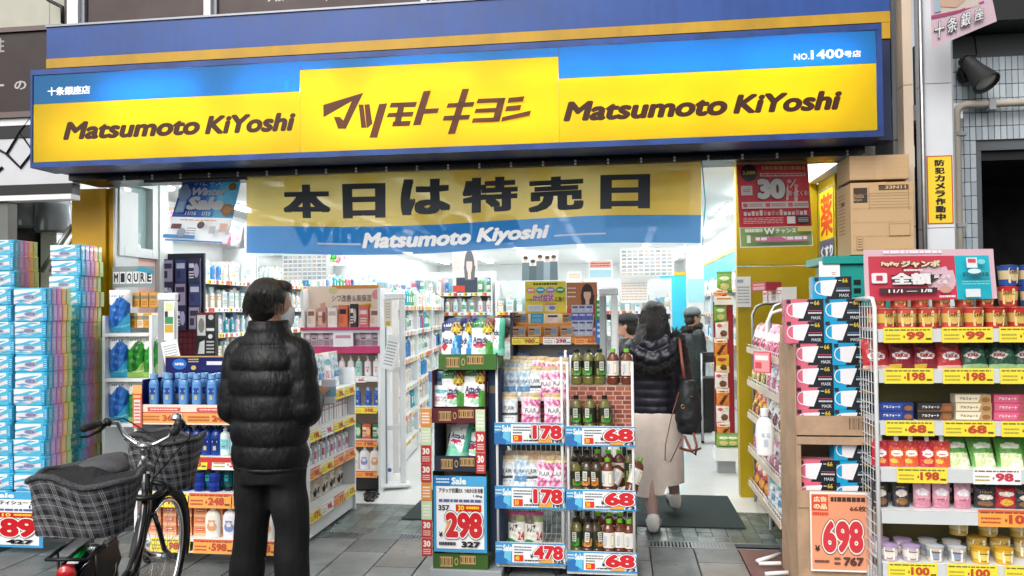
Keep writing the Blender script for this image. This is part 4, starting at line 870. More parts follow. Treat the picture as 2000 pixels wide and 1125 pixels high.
for i in range(3): s.rect(.1+.33*i, .66, .32+.33*i, .86, '#d2584a'); s.rows(.12+.33*i, .7, .3+.33*i, .82, 1, '#f3ded2'); s.text(('368', '248', '748')[i], .2+.33*i, .18, .3+.33*i, .48, '#c05a28', bold=.04); s.rows(.04+.33*i, .18, .18+.33*i, .48, 2, '#c9703a'); s.rect(.005+.33*i, .08, .008+.33*i, .58, '#b9542f')
o = b.build('price_strip', PAPER, None, FA.at(0, -.012, zt-.105)); tag(o, 'long orange price strip under the light blue bottles', 'price tag')
b = MB(); a = W(259, 836, YA-.02); d_ = W(277, 752, YA-.02); b.box((0, 0, 0), (d_.x-a.x, .004, d_.z-a.z), '#d8573f'); s = flat(b, (0, 0, 0), (d_.x-a.x, 0, 0), (0, 0, d_.z-a.z)); s.rect(0, .8, 1, 1, '#e8b06a'); s.rect(.15, .12, .85, .66, '#f0d8cf'); s.rows(.2, .15, .8, .62, 6, '#d06a58'); s.rect(.1, .7, .9, .76, '#f0b46a')
tag(b.build('vertical_sign', PAPER, None, (a.x, YA-.02, a.z)), 'narrow vertical orange and red sign on the wagon corner', 'sign')
# second tier: dark blue pump bottles
pb = bottle(.07, .05, .2, '#1e3f92', '#12182c', 'oval', '#1a2a66', pump=True, shape='wide'); pw = bottle(.06, .045, .19, '#dbe9e9', '#e9efef', 'band', '#7fc5cf', pump=True)
row(FA, pb, 6, .2, .5, .06, zA[2]+.0015, 'pump_bottle', 'dark blue pump bottle on the second tier of the wagon', 'bottle')
row(FA, pw, 2, .56, .62, .06, zA[2]+.0015, 'pump_bottle', 'pale teal and white pump bottle on the second tier of the wagon', 'bottle')
row(FA, pb, 7, .18, .62, .17, zA[2]+.0015, 'pump_bottle', 'dark blue pump bottle in the back row of the second tier', 'bottle')
strip(FA, .22, wa-.2, -.012, zA[2]-.075, zA[2]+.002, 2, ['y', 'w'], ['398', '348'], 'under the dark blue pump bottles', gap=.03)
b = MB(); b.box((0, 0, 0), (wa, .003, .07), '#c8352c'); tag(b.build('shelf_strip', PAPER, None, FA.at(0, -.006, zA[2]-.072)), 'plain red shelf strip behind the second tier price tags', 'shelf strip')
# third tier: jars and teal tubes
@memo
def jar(r, h, c, lid):
    b = MB(); b.lathe([(r*.92, 0), (r, h*.1), (r, h*.6)], 16, c); b.lathe([(r*1.03, h*.6), (r*1.03, h*.96), (r*.95, h)], 16, lid); return b.build('jar', GLOSS, me_only=True)
@memo
def tube_(w, h, c, cap, lc):
    b = MB(); n = 10; b.lathe([(w*.3, 0), (w*.3, h*.18)], n, cap)
    b.lathe([(w*.32, h*.18), (w*.42, h*.3), (w*.46, h*.6), (w*.5, h*.97), (w*.5, h)], n, c, sy=.6); s = flat(b, (-w*.3, -w*.33, h*.35), (w*.6, 0, 0), (0, 0, h*.5)); s.rect(.2, .2, .8, .8, lc); s.rect(.3, .5, .7, .65, c)
    return b.build('tube', GLOSS, me_only=True)
row(FA, jar(.038, .055, '#1d2f80', '#24409c'), 5, .12, .5, .05, zA[1]+.0015, 'cream_jar', 'dark blue cream jar on the third tier of the wagon', 'jar')
row(FA, jar(.038, .055, '#1d2f80', '#24409c'), 5, .12, .5, .05, zA[1]+.058, 'cream_jar', 'dark blue cream jar stacked on top in the third tier', 'jar', jit=.002)
row(FA, tube_(.07, .13, '#0f4f55', '#0c2a33', '#2f8a90'), 4, .45, .64, .06, zA[1]+.0015, 'hand_cream_tube', 'dark teal cream tube on the third tier of the wagon', 'tube')
row(FA, carton(.05, .13, .05, '#d9dde0', art='rows', c2='#8fb5c9', c3='#777777'), 3, .68, .82, .05, zA[1]+.0015, 'white_carton', 'white carton at the right of the third tier', 'carton')
strip(FA, .08, wa-.06, -.012, zA[1]-.09, zA[1]-.003, 3, ['y', 'o', 'o'], ['498', '248', '168'], 'under the jars and teal tubes', gap=.006)
# fourth tier: orange cartons and baby lotion
oc = carton(.085, .055, .12, '#d98a5c', art='orange', c2='#e9b48a')
for r_ in range(3): row(FA, oc, 5, .1, .5, .05, zA[0]+.0015+.0565*r_, 'orange_carton', 'orange carton of the fourth wagon tier, %s layer from bottom' % nth(r_), 'carton', rj=1.5, jit=.002)
bb, bb2 = bottle(.1, .05, .2, '#ece6da', '#e9e6e0', 'baby', '#d8a078', shape='wide', neck=.25), bottle(.1, .05, .2, '#e6e6ea', '#e4e6ea', 'baby', '#7f93c9', shape='wide', neck=.25)
row(FA, [bb, bb2], 2, .47+.02, .6, .04, zA[0]+.0015, 'baby_lotion', 'white rounded lotion bottle at the left end of the fourth tier', 'bottle')
row(FA, [bb2, bb], 2, .71, .83, .04, zA[0]+.0015, 'baby_lotion', 'white rounded lotion bottle between the man\'s legs on the fourth tier', 'bottle')
strip(FA, .1, wa-.04, -.012, zA[0]-.085, zA[0]-.003, 3, ['y', 'o', 'o'], ['980', '598', '398'], 'under the orange cartons', gap=.02)
# ------------------------------------------------------------------ wagon B: shelves seen from the side, facing the entrance
bx = -2.03; FB = Fr(bx, 4.95, R(90)); wB = 1.0
zB = [.2, .48, .73, .96]
t = shelves('side_wagon', 'white wheeled shelf wagon with yellow price tags beside the man', 'wagon', FB, wB, .3, zB, 1.1, back=WHITEM, base=WHITEM, lip=.06)
for x in (.08, wB-.08):
    b = MB(); p = (x, .06, .035); b.X = Matrix.Translation(p) @ Matrix.Rotation(R(20), 4, 'Z') @ Matrix.Rotation(R(90), 4, 'Y'); b.lathe([(.033, -.012), (.036, 0), (.033, .012)], 14); b.build('caster', RUBBER, t)
for i, (z, ks, ps) in enumerate(((zB[0], 'ywo', ['171', '98', '77']), (zB[1], 'oyo', ['98', '481', '98']), (zB[2], 'ywy', ['198', '98', '248']), (zB[3], 'ywy', ['298', '398', '298']))):
    strip(FB, .03, wB-.03, -.012, z-.068, z+.006, 4, list(ks), ps, 'on the %s shelf beside the man' % ('lowest', 'second', 'third', 'top')[i], gap=.02)
row(FB, pouch(.16, .2, .06, 'pets', pil=True), 6, .1, .9, .08, zB[0]+.002, 'pet_treat_bag', 'small printed bag on the lowest shelf right of the man', 'bag')
row(FB, [bottle(.05, .05, .15, '#e9edf0', '#cfd6da', 'band', '#a9c3d4'), bottle(.05, .05, .15, '#e9e4e8', '#cc88aa', 'band', '#c45a7a')], 12, .06, .94, .07, zB[1]+.002, 'small_bottle', 'small white bottle on the second shelf right of the man', 'bottle')
row(FB, carton(.035, .16, .06, '#e3dfe2', art='band', c2='#b05a66', c3='#dfe3e6'), 20, .06, .94, .06, zB[2]+.002, 'slim_carton', 'slim pink and white carton on the third shelf right of the man', 'carton')
row(FB, [pouch(.17, .26, .08, 'wet_white'), pouch(.17, .26, .08, 'flair_blue')], 6, .12, .88, .1, zB[3]+.002, 'white_pouch', 'white refill pouch on the top shelf right of the man', 'pouch')
# ------------------------------------------------------------------ stand C: pink cosmetics end display
YC = 6.5; cx0, cx1 = WX(588, YC), WX(742, YC); wc = cx1-cx0; FC = Fr(cx0, YC)
zC = [WZ(700, 918, YC), WZ(700, 858, YC)-.001, WZ(700, 793, YC), WZ(700, 735, YC), WZ(700, 677, YC), WZ(700, 640, YC)]
t = shelves('cosmetic_stand', 'shelf end display with pink trim and cosmetics behind the man', 'shelf', FC, wc, .35, zC, WZ(700, 560, YC), back=mat('peach_panel', '#e3c9b8', .5, var=.04), base=BLACKP, lip=.04)
PK = mat('pink_trim', '#c0306a', .4, var=.05)
simple('pink_rail', lambda m: [m.box((0, -.02, zC[5]-.02), (wc, -.006, zC[5]+.005)), m.box((0, -.024, zC[4]-.055), (wc, -.006, zC[4]+.004))], PK, t)
def _ch(m):
    h = WZ(650, 558, YC)-WZ(650, 628, YC); m.box((0, .12, WZ(650, 628, YC)), (wc, .126, WZ(650, 558, YC)), '#e2cdbb'); s = flat(m, (0, .12, WZ(650, 628, YC)), (wc, 0, 0), (0, 0, h))
    s.rect(.33, .92, .93, 1.02, '#c98a3f'); s.ell(.35, .88, .06, .1, '#c9c08a'); s.text('シワ改善＆高保湿', .33, .55, .84, .75, '#5a5a60', bold=.01, res=1); s.rows(.34, .38, .8, .46, 1, '#9a9490', .5); s.rect(.7, .36, .84, .52, '#e8c93c'); s.text('150', .76, .39, .83, .49, '#8a3a1c', bold=.03); s.ell(.9, .75, .05, .14, '#d08a90'); s.poly([(.2,.05),(.26,.3),(.24,.55),(.18,.5)], '#c9a08a')
simple('header', _ch, PAPER, t)
ccols = [carton(.075, .17, .04, '#d9bfae', art='face', c2='#e6d3c8', c3='#8a5a4a'), carton(.08, .17, .04, '#c98f80', art='pic', c2='#8a4a40', c3='#f0dcd2'), carton(.085, .17, .04, '#e6dad2', art='face', c2='#efe6e0', c3='#c9b4aa'), carton(.08, .19, .04, '#cf5a3a', art='face', c2='#d9744f', c3='#2a1c1c'), carton(.06, .2, .04, '#2a2426', art='pic', c2='#b9b4b0', c3='#e9e4e0'), carton(.08, .19, .04, '#c96a66', art='band', c2='#d98a88', c3='#f0d8d4')]
row(FC, ccols, 7, .08, wc-.06, .03, zC[5]+.002, 'cosmetic_card', 'boxed cosmetic on the top pink shelf of the end display', 'carton', rj=5)
row(FC, [carton(.05, .11, .04, '#c9b4c0', art='rows', c2='#e4d6dd', c3='#8a6a7a'), carton(.055, .1, .04, '#b9a3b0', art='band', c2='#d9c9d2', c3='#7a5a6a')], 12, .05, wc-.05, .03, zC[4]+.002, 'cosmetic_box', 'small mauve box on the second pink shelf of the end display', 'carton')
o = put(carton(.17, .12, .01, '#efe6ea', art='face', c2='#f3eef0', c3='#c98aa0'), 'folded_leaflet', None, FC.at(wc*.55, -.03, zC[4]-.0), R(6)); tag(o, 'white leaflet leaning in the middle of the second pink shelf', 'leaflet')
row(FC, [bottle(.06, .04, .17, '#e6dfe2', '#f0ecee', 'text', '#c97a9a', pump=True), bottle(.06, .04, .17, '#e9e6e4', '#f0efee', 'text', '#d9a9b4', pump=True), bottle(.06, .04, .17, '#a9d3c6', '#e9f0ee', 'text', '#6fae9a', pump=True)], 8, .12, wc-.05, .05, zC[3]+.002, 'body_milk', 'pale pump bottle on the third shelf of the end display', 'bottle', pat=None)
row(FC, bottle(.055, .035, .15, '#2f62b8', '#9fc0e6', 'oval', '#1c3a86', neck=.5), 7, .14, wc-.04, .05, zC[2]+.002, 'blue_bottle', 'blue bottle on the fourth shelf of the end display', 'bottle')
row(FC, [carton(.075, .12, .06, '#2f7a5a', art='pic', c2='#c9d9a8', c3='#e9efe6'), carton(.075, .12, .06, '#c9603a', art='pic', c2='#e9c98a', c3='#f3e9dc')], 7, .12, wc-.05, .04, zC[1]+.002, 'green_carton', 'green or orange carton on the fifth shelf of the end display', 'carton')
row(FC, [oc], 3, .12, .38, .04, zC[0]+.002, 'orange_carton', 'orange carton on the bottom shelf of the end display', 'carton', rj=1); row(FC, [oc], 3, .12, .38, .04, zC[0]+.059, 'orange_carton', 'orange carton stacked higher on the bottom shelf of the end display', 'carton', rj=1)
row(FC, [bb, bb2], 3, .45, wc-.06, .04, zC[0]+.002, 'baby_lotion', 'white rounded lotion bottle on the bottom shelf of the end display', 'bottle')
strip(FC, .02, wc-.02, -.012, zC[2]-.06, zC[2]-.004, 3, ['w', 'y', 'y'], ['592', '398', '398'], 'below the blue bottles of the end display', gap=.02)
strip(FC, .02, wc-.02, -.012, zC[3]-.05, zC[3]-.004, 2, ['w', 'w'], ['660', '660'], 'below the pale pump bottles', gap=.2); strip(FC, .02, wc-.02, -.012, zC[0]-.06, zC[0]-.004, 3, ['y', 'w', 'o'], ['598', '98', '98'], 'at the bottom of the end display', gap=.02); strip(FC, .02, wc-.02, -.012, zC[1]-.06, zC[1]-.004, 3, ['y', 'o', 'o'], ['598', '198', '198'], 'below the green cartons', gap=.02)
# ------------------------------------------------------------------ detergent cartons in the middle
YD = 4.5
def tray_carton(px0, px1, ylip0, ylip1, ytop, c, lab, dep=.3, inside='#a8865f', Y=YD):
    """cut-open shipping carton: floor, back, two sides and a printed front lip"""
    x0, x1 = WX(px0, Y), WX(px1, Y); z0, z1, zt = WZ(px0, ylip1, Y), WZ(px0, ylip0, Y), WZ(px0, ytop, Y); w = x1-x0
    t = thing('shipping_carton', lab, 'carton', (x0, Y, z0), 0, 'detergent shipping cartons')
    m = mat('carton_'+c[1:], c, .6, var=.07); mi = CARD; h = zt-z0
    simple('floor', lambda q: q.box((.004, .005, 0), (w-.004, dep-.005, .004)), mi, t)
    simple('back', lambda q: q.box((.004, dep-.004, .0045), (w-.004, dep, h)), mi, t)
    for x in (0, w-.004): simple('side', lambda q: q.box((x, .004, 0), (x+.004, dep, h)), m, t)
    def lip(q):
        q.box((-.001, 0, 0), (w+.001, .004, z1-z0), c); s = flat(q, (0, 0, 0), (w, 0, 0), (0, 0, z1-z0))
        for u0, u1, v0, v1 in ((.13, .36, .15, .8), (.5, .78, .35, .9)):
            s.rect(u0, v0, u1, v1, '#b8945f'); n = 7
            for i in range(n): s.rect(u0+(u1-u0)*(i+.2)/n, v0+.1, u0+(u1-u0)*(i+(.45 if i % 2 else .7))/n, v1-.1, '#3a2c1e', True)
            s.k += 1
        s.ell(.43, .5, .035, .25, '#b8945f'); s.ell(.43, .5, .022, .16, c)
    simple('printed_lip', lip, MATTE, t); return (x0, x1, z0, t)
A = tray_carton(856, 968, 692, 722, 690, '#3f6a2f', 'green carton tray holding the top row of detergent pouches'); 
Bc = tray_carton(842, 946, 797, 826, 724, '#5a1c28', 'maroon carton with barcodes holding white detergent pouches')
Cc = tray_carton(846, 946, 890, 920, 827, '#252c3f', 'dark navy carton with one pouch lying in it')
Dc = tray_carton(842, 948, 1080, 1110, 921, '#35591f', 'green carton at the bottom behind the price board')
FD = Fr(0, YD)
det1, det2, det3, det4 = pouch(.13, .22, .07, 'det_blue', nx=14, ny=20, cut=True), pouch(.14, .22, .07, 'det_green', nx=14, ny=20, cut=True), pouch(.14, .22, .07, 'teal_clear', nx=12, ny=16, cut=True), pouch(.1, .2, .06, 'det_back', nx=8, ny=12)
def one(me, px, py, Y, name, label, cat, group, rz=0., rx=0., ry=0., sc=1.):
    p = W(px, py, Y); o = put(me, name, None, p, R(rz), R(rx), R(ry)); o.scale = (sc, sc, sc); return tag(o, label, cat, group)
for i, (px, me, l) in enumerate(((878, det1, 'leftmost blue detergent pouch in the green tray'), (908, det1, 'middle blue detergent pouch in the green tray'), (940, det2, 'green and maroon detergent pouch in the green tray'), (960, det3, 'pale green pouch at the end of the green tray'))):
    one(me, px, 694, YD+.03+.02*(i % 2), 'detergent_pouch', l, 'pouch', 'detergent pouches', rz=rnd.uniform(-10, 10), rx=-6)
row(FD, [det2, det1], 3, WX(885, YD), WX(950, YD), .14, WZ(900, 693, YD), 'detergent_pouch', 'detergent pouch behind the front ones in the green tray', 'pouch', 'detergent pouches')
one(det2, 884, 794, YD+.04, 'detergent_pouch', 'green detergent pouch standing at the left in the maroon carton', 'pouch', 'detergent pouches', rz=5, rx=-4); one(det2, 926, 794, YD+.04, 'detergent_pouch', 'larger green detergent pouch at the right in the maroon carton', 'pouch', 'detergent pouches', rz=-4, rx=-4, sc=1.08)
one(det4, 851, 792, YD+.1, 'blue_refill', 'tall blue pouch beside the maroon carton edge', 'pouch', 'detergent pouches'); one(pouch(.1, .12, .06, 'wet_white'), 860, 794, YD+.03, 'white_refill', 'small pale pouch low in the maroon carton', 'pouch', 'detergent pouches')
one(det3, 888, 893, YD+.05, 'detergent_pouch', 'pale green pouch leaning back in the navy carton', 'pouch', 'detergent pouches', rz=-8, rx=-18, ry=6, sc=.95); one(det2, 922, 890, YD+.08, 'detergent_pouch', 'partly hidden pouch in the navy carton corner', 'pouch', 'detergent pouches', rz=-20, rx=-10, sc=.85)
row(FD, [det2], 2, WX(875, YD), WX(915, YD), .2, WZ(900, 895, YD), 'detergent_pouch', 'shaded pouch at the back of the navy carton', 'pouch', 'detergent pouches')
b = MB(); x0, x1 = WX(948, YD), WX(966, YD); b.bev((x0, YD+.06, WZ(955, 1082, YD)), (x1+.02, YD+.32, WZ(955, 724, YD)), .004, '#1c2f4a'); s = wall(b, YD+.06); s.rect(x0+.01, WZ(955, 770, YD), x1, WZ(955, 755, YD), '#6a5a4a')
tag(b.build('navy_carton', MATTE), 'tall closed navy carton beside the detergent cartons', 'carton')
saleboard('price_board', 'large white and blue price board with red numerals on the detergent cartons', 848, 931, 950, 1077, YD-.02, '298', '327', [('アタック抗菌EX', .1, .78, .55, .845, .025), ('つめかえ用 各種', .58, .78, .93, .845, .025), ('1.8kg', .75, .72, .92, .76, .02)], '30', '357')
def vstrip(px0, px1, py0, py1, Y, lab):
    b = MB(); a = W(px0, py1, Y); d = W(px1, py0, Y); w, h = d.x-a.x, d.z-a.z; b.box((0, 0, 0), (w, .003, h), '#d9d2c4'); s = flat(b, (0, 0, 0), (w, 0, 0), (0, 0, h))
    n = max(3, int(h/.1))
    for i in range(n):
        v = i/n; k = 1/n; c = ('#b8332f', '#b8332f', '#c9dcb4', '#e0903c')[i % 4]; s.rect(0, v, 1, v+k*.97, c)
        if c == '#b8332f': s.text('30', .15, v+k*.5, .85, v+k*.85, '#f4e9e4', bold=.05); s.rows(.15, v+k*.1, .85, v+k*.42, 3, '#f0d0c8')
        else: s.rows(.15, v+k*.15, .85, v+k*.8, 4, '#f7f3ea')
    o = b.build('vertical_sign', PAPER, None, (a.x, Y, a.z)); return tag(o, lab, 'sign')
vstrip(824, 842, 797, 1086, YD-.01, 'tall narrow red discount strip along the left of the detergent cartons'); vstrip(930, 947, 800, 925, YD-.012, 'narrow red discount strip along the right of the detergent cartons')
t = thing('carton_platform', 'grey plastic platform under the detergent cartons', 'platform', (WX(836, YD), YD-.02, 0)); simple('deck', lambda m: m.bev((0, 0, .0), (.42, .36, WZ(900, 1111, YD)-.001), .01), GREYM, t)
# ------------------------------------------------------------------ two wire racks with sale cards
def wirerack(px0, px1, cards, ptop, lab, Y=4.55):
    x0, x1 = WX(px0, Y), WX(px1, Y); w = x1-x0; d = .34; t = thing('wire_rack', lab, 'rack', (x0, Y, 0), 0, 'white wire racks'); H = WZ(px0, ptop, Y)
    for x in (.008, w-.008):
        for y in (0, d): simple('post', lambda m: m.tube([(x, y, .05), (x, y, H if y else H-.02)], .008, 8), WIRE, t)
    zs = []
    for (y0, y1) in cards:
        z = WZ((px0+px1)/2, y0, Y); zs.append(z)
        def bk(m):
            zf = z-.05
            for i in range(13): m.tube([(.012+(w-.024)*i/12, 0, z), (.012+(w-.024)*i/12, .002, zf), (.012+(w-.024)*i/12, d, zf+.01), (.012+(w-.024)*i/12, d, zf+.3)], .0017, 4)
            for yy, zz in ((0, z), (0, zf), (d*.5, zf+.005), (d, zf+.01), (d, zf+.15), (d, zf+.3)): m.tube([(.01, yy, zz), (w-.01, yy, zz)], .0028, 5)
            for x in (.01, w-.01):
                for k in range(5): m.tube([(x, 0, z-.05+.03*k), (x, d, z-.03+.05*k)], .0017, 4)
        simple('basket', bk, WIRE, t)
    simple('base_rail', lambda m: [m.box((-.005, -.01, .055), (w+.005, d+.01, WZ(px0, cards[-1][1], Y)-.005))], WIRE, t)
    for x in (.05, w-.05):
        for y in (.04, d-.04):
            b = MB(); b.X = Matrix.Translation((x, y, .026)) @ Matrix.Rotation(R(60), 4, 'Z') @ Matrix.Rotation(R(90), 4, 'Y'); b.lathe([(.024, -.01), (.026, 0), (.024, .01)], 12); b.build('caster', RUBBER, t)
    return Fr(x0, Y), w, zs
R1, w1, z1 = wirerack(966, 1098, ((826, 868), (950, 994), (1060, 1102)), 690, 'white wire rack of pink softener pouches with red price cards')
R2, w2, z2 = wirerack(1104, 1236, ((833, 872), (957, 997), (1078, 1117)), 700, 'white wire rack of tea bottles with red price cards')
def salecard(fr, w, px, y0, y1, price, sub, lab):
    z0, zt = WZ(px, y1, 4.53), WZ(px, y0, 4.53); pricecard(fr, -.005, w+.005, -.022, z0, zt, 's', price, sub, 'sale_card', lab, 'sale price cards on wire racks')
for (y0, y1), pr, sb, l in (((826, 868), '178', ('50', '195'), 'top'), ((950, 994), '178', ('50', '195'), 'middle'), ((1060, 1102), '478', ('40', '525'), 'bottom')): salecard(R1, w1, 1030, y0, y1, pr, sb, 'blue and white sale card with red numerals, %s tier of the pouch rack' % l)
for (y0, y1), l in (((833, 872), 'top'), ((957, 997), 'middle'), ((1078, 1117), 'bottom')): salecard(R2, w2, 1170, y0, y1, '68', ('30', '73'), 'blue and white sale card with red numerals, %s tier of the tea rack' % l)
def brickcard(fr, w, y, z0, z1, lab):
    b = MB(); b.box((.01, y, z0), (w-.01, y+.006, z1), '#c9a090'); s = flat(b, (.01, y, z0), (w-.02, 0, 0), (0, 0, z1-z0)); h = z1-z0; nr = max(2, round(h/.028)); rr = random.Random(3)
    for j in range(nr):
        x = -.04 if j % 2 else 0.
        while x < 1:
            a, c = max(0, x+.008), min(1, x+.14)
            if c > a: s.rect(a, (j+.1)/nr, c, (j+.92)/nr, rr.choice(['#8a4a3a', '#9c5a48', '#7c3f33']), True)
            x += .148
    tag(b.build('brick_print_card', PAPER, None, fr.o), lab, 'card')
brickcard(R2, w2, .17, z2[0]-.03, z2[0]+.21, 'brick-patterned card in the top basket of the tea rack'); brickcard(R1, w1, .2, z1[0]-.03, z1[0]+.25, 'brick-patterned card behind the pink softener pouches')
fp, fw, fbp, ln = pouch(.115, .2, .06, 'flair_pink', nx=12, ny=18), pouch(.1, .2, .06, 'flair_white', nx=12, ny=18), pouch(.11, .2, .06, 'flair_blue', nx=12, ny=18), pouch(.11, .19, .06, 'lenor24', nx=14, ny=18)
row(R1, None, 6, .05, w1-.04, .2, z1[0]+.15, 'softener_pouch', 'softener pouch standing high at the back of the pouch rack', 'pouch', pat=[fbp, fw, fw, fp, fp, fp], rj=12, zj=.02)
row(R1, None, 5, .06, w1-.03, .13, z1[0]+.1, 'softener_pouch', 'softener pouch in the second row of the pouch rack', 'pouch', pat=[fbp, fbp, fw, fp, fp], rj=14, zj=.02)
row(R1, None, 3, .07, w1-.06, .05, z1[0]-.035, 'softener_pouch', 'softener pouch in front at the top tier of the pouch rack', 'pouch', pat=[fw, fp, fp], rj=10)
row(R1, None, 5, .05, w1-.05, .06, z1[1]-.04, 'softener_pouch', 'softener pouch in front at the middle tier of the pouch rack', 'pouch', pat=[fw, fbp, fw, fp, fp], rj=15)
row(R1, None, 4, .07, w1-.07, .16, z1[1]-.03, 'softener_pouch', 'softener pouch further back at the middle tier of the pouch rack', 'pouch', pat=[fbp, fw, fp, fp], rj=15)
row(R1, ln, 2, .1, .21, .06, z1[2]-.035, 'softener_pouch', 'grey and green pouch marked 24 in the pouch rack', 'pouch', rj=12)
tr = MB(); tr.box((.02, .17, 0), (w2-.02, .31, .005)); tag(tr.build('riser_board', CARD, None, R2.at(0, 0, z2[0]+.213)), 'board on which the top row of tea bottles stands', 'board')
for i, (x, k) in enumerate(zip((.05, .12, .185, .265, .345), ('green', 'green', 'green', 'jas', 'jas'))): tea(R2, k, x, .22, z2[0]+.219, 'tea bottle in the top row of the tea rack, %s from left' % nth(i), 'tea bottles on the wire rack', R(rnd.uniform(-30, 30)))
for i, x in enumerate((.05, .13, .215)): tea(R2, 'green', x, .1, z2[0]-.044, 'tea bottle in front of the brick card, %s from left' % nth(i), 'tea bottles on the wire rack', R(rnd.uniform(-30, 30)))
ks = ['green', 'mix', 'mix', 'jas', 'jas', 'jas']
for tier, zt in (('middle', z2[1]), ('bottom', z2[2])):
    for i in range(6):
        ti = (R(rnd.uniform(-6, 3)), R(rnd.uniform(-4, 4)))
        if tier == 'middle' and i == 4: ti = (R(-12), R(38))
        elif tier == 'middle' and i == 5: ti = (R(-15), R(22))
        x = .045+.062*i
        if tier == 'middle' and i == 4: x -= .06
        tea(R2, ks[i], x, .07, zt-.042+(.012 if tier == 'middle' and i > 3 else 0), 'tea bottle in front on the %s tier, %s from left' % (tier, nth(i)), 'tea bottles on the wire rack', R(rnd.uniform(-40, 40)), ti)
        tea(R2, ks[(i+1) % 6], .045+.062*i, .17, zt-.042+(.03 if tier == 'middle' else .015), 'tea bottle further back on the %s tier, %s from left' % (tier, nth(i)), 'tea bottles on the wire rack', R(rnd.uniform(-40, 40)))
# ------------------------------------------------------------------ medicine display
YM = 6.2; FM = Fr(WX(996, YM), YM); wm = WX(1180, YM)-FM.o.x
zM = [WZ(1090, 850, YM), WZ(1090, 780, YM), WZ(1090, 716, YM), WZ(1090, 657, YM), WZ(1090, 640, YM)+.03]
t = shelves('medicine_stand', 'dark shelf stand of cold medicine boxes behind the wire racks', 'shelf', FM, wm, .35, zM[:4], zM[3]+.2, back=WHITEM, base=BLACKP, sidec=mat('stand_charcoal', '#3a3d44', .5), lip=.05, lipm=mat('orange_rail', '#d98f3a', .5))
simple('step', lambda m: m.box((.03, .12, zM[3]+.001), (wm-.03, .3, zM[3]+.1)), mat('orange_rail', '#d98f3a', .5), t)
hb = MB(); hx0, hx1 = WX(1026, YM+.2), WX(1106, YM+.2); hz0, hz1 = WZ(1060, 613, YM+.2), WZ(1060, 549, YM+.2)
hb.box((hx0, YM+.2, hz0), (hx1, YM+.206, hz1), '#e6d44a'); s = flat(hb, (hx0, YM+.2, hz0), (hx1-hx0, 0, 0), (0, 0, hz1-hz0))
s.rows(.2, .86, .8, .94, 1, '#4a5a2a', .8)
for i, c in enumerate(('#e29a94', '#2fa6cc', '#a48ac0', '#2f9a4a')): s.ell(.14+.24*i, .72, .11, .1, c); s.rows(.07+.24*i, .69, .21+.24*i, .76, 1, '#f6f6ee', .7)
s.text('かぜ症状', .18, .38, .7, .6, '#b04a9a', bold=.05, edge=[(.09, '#f6f2f6')]); s.text('に効く', .74, .36, .96, .52, '#4a5a1c', bold=.04); s.text('11つの', .02, .38, .17, .47, '#4a5a1c', bold=.02)
s.rect(.06, .08, .42, .27, '#e9e4ea'); s.rows(.08, .1, .4, .25, 4, '#b9a9bf', .5); s.rect(.48, .08, .76, .28, '#d9c9b4'); s.ell(.66, .18, .08, .06, '#5a7a9a'); s.rect(.48, .28, .76, .31, '#c0573a'); s.rect(0, 0, 1, .03, '#e0a63a')
tag(hb.build('medicine_header', PAPER), 'yellow header board for cold medicine with four coloured ovals', 'sign')
def portrait(px0, py0, px1, py1, Y, lab, bgc, top, hair='#3a2a26', skin='#e0b9a4'):
    """poster of a person: plain shapes only"""
    def art(s):
        s.rect(.42 if top else .15, 0, 1, .34, '#b8443a' if top else '#3f4a5a'); s.ell(.68, .62, .2, .34, hair); s.poly([(.5, .28), (.88, .28), (.92, .6), (.46, .6)], hair); s.ell(.68, .62, .12, .2, skin); s.poly([(.62, .3), (.74, .3), (.74, .48), (.62, .48)], skin); s.poly([(.54, .7), (.82, .7), (.74, .84), (.6, .84)], hair)
        s.rows(.04, .5, .3, .9, 3, '#e9d9c8', .3); s.rect(.02, .02, .5, .16, '#c94a3a')
    return sheetpaper(px0, py0, px1, py1, Y, lab, 'poster', c=bgc, art=art, cat='poster')
portrait(1107, 551, 1166, 614, YM+.19, 'poster of a dark-haired person in red beside the yellow header', '#b0724a', True)
mc = [carton(.105, .075, .05, '#b98a6a', art='pic', c2='#5a8aa8', c3='#3a2f2a'), carton(.1, .075, .05, '#c49a78', art='pic', c2='#6a94ac', c3='#4a3a30')]
row(FM, mc, 4, .07, .45, .0, zM[3]+.002, 'medicine_box', 'brown medicine box on the lower step of the stand', 'medicine box', rj=1)
row(FM, [mc[0], carton(.1, .075, .05, '#2f93c4', art='rows', c2='#5fb5dc', c3='#8fd0ea'), carton(.1, .075, .05, '#e2d2c9', art='face', c2='#eadfd8', c3='#4a2f2a'), mc[1]], 4, .07, .45, .13, zM[3]+.103, 'medicine_box', 'medicine box on the upper step of the stand', 'medicine box', rj=1)
pc = [carton(.055, .06, .05, '#cdd3dc', art='face', c2='#b9bfd4', c3='#4a4f86'), carton(.055, .06, .05, '#5a5cae', art='face', c2='#6a6cc0', c3='#c9cce6')]
for r_ in range(4): row(FM, pc[1] if r_ == 2 else pc[0], 3, .51, .62, .02, zM[3]+.002+.0605*r_, 'small_medicine_box', 'small white or purple box, %s layer of the stand' % nth(r_), 'medicine box', rj=1, jit=.001)
row(FM, carton(.05, .07, .05, '#c06a80', art='rows', c2='#e6c3cc', c3='#8a3a50'), 2, .67, .72, .01, zM[3]+.002, 'small_medicine_box', 'small pink box at the end of the stand', 'medicine box', rj=1); row(FM, carton(.06, .1, .05, '#c07a3f', art='band', c2='#d99a5c', c3='#8a4a2a'), 1, .68, .68, .08, zM[3]+.075, 'tall_medicine_box', 'orange box behind the pink boxes on the stand', 'medicine box')
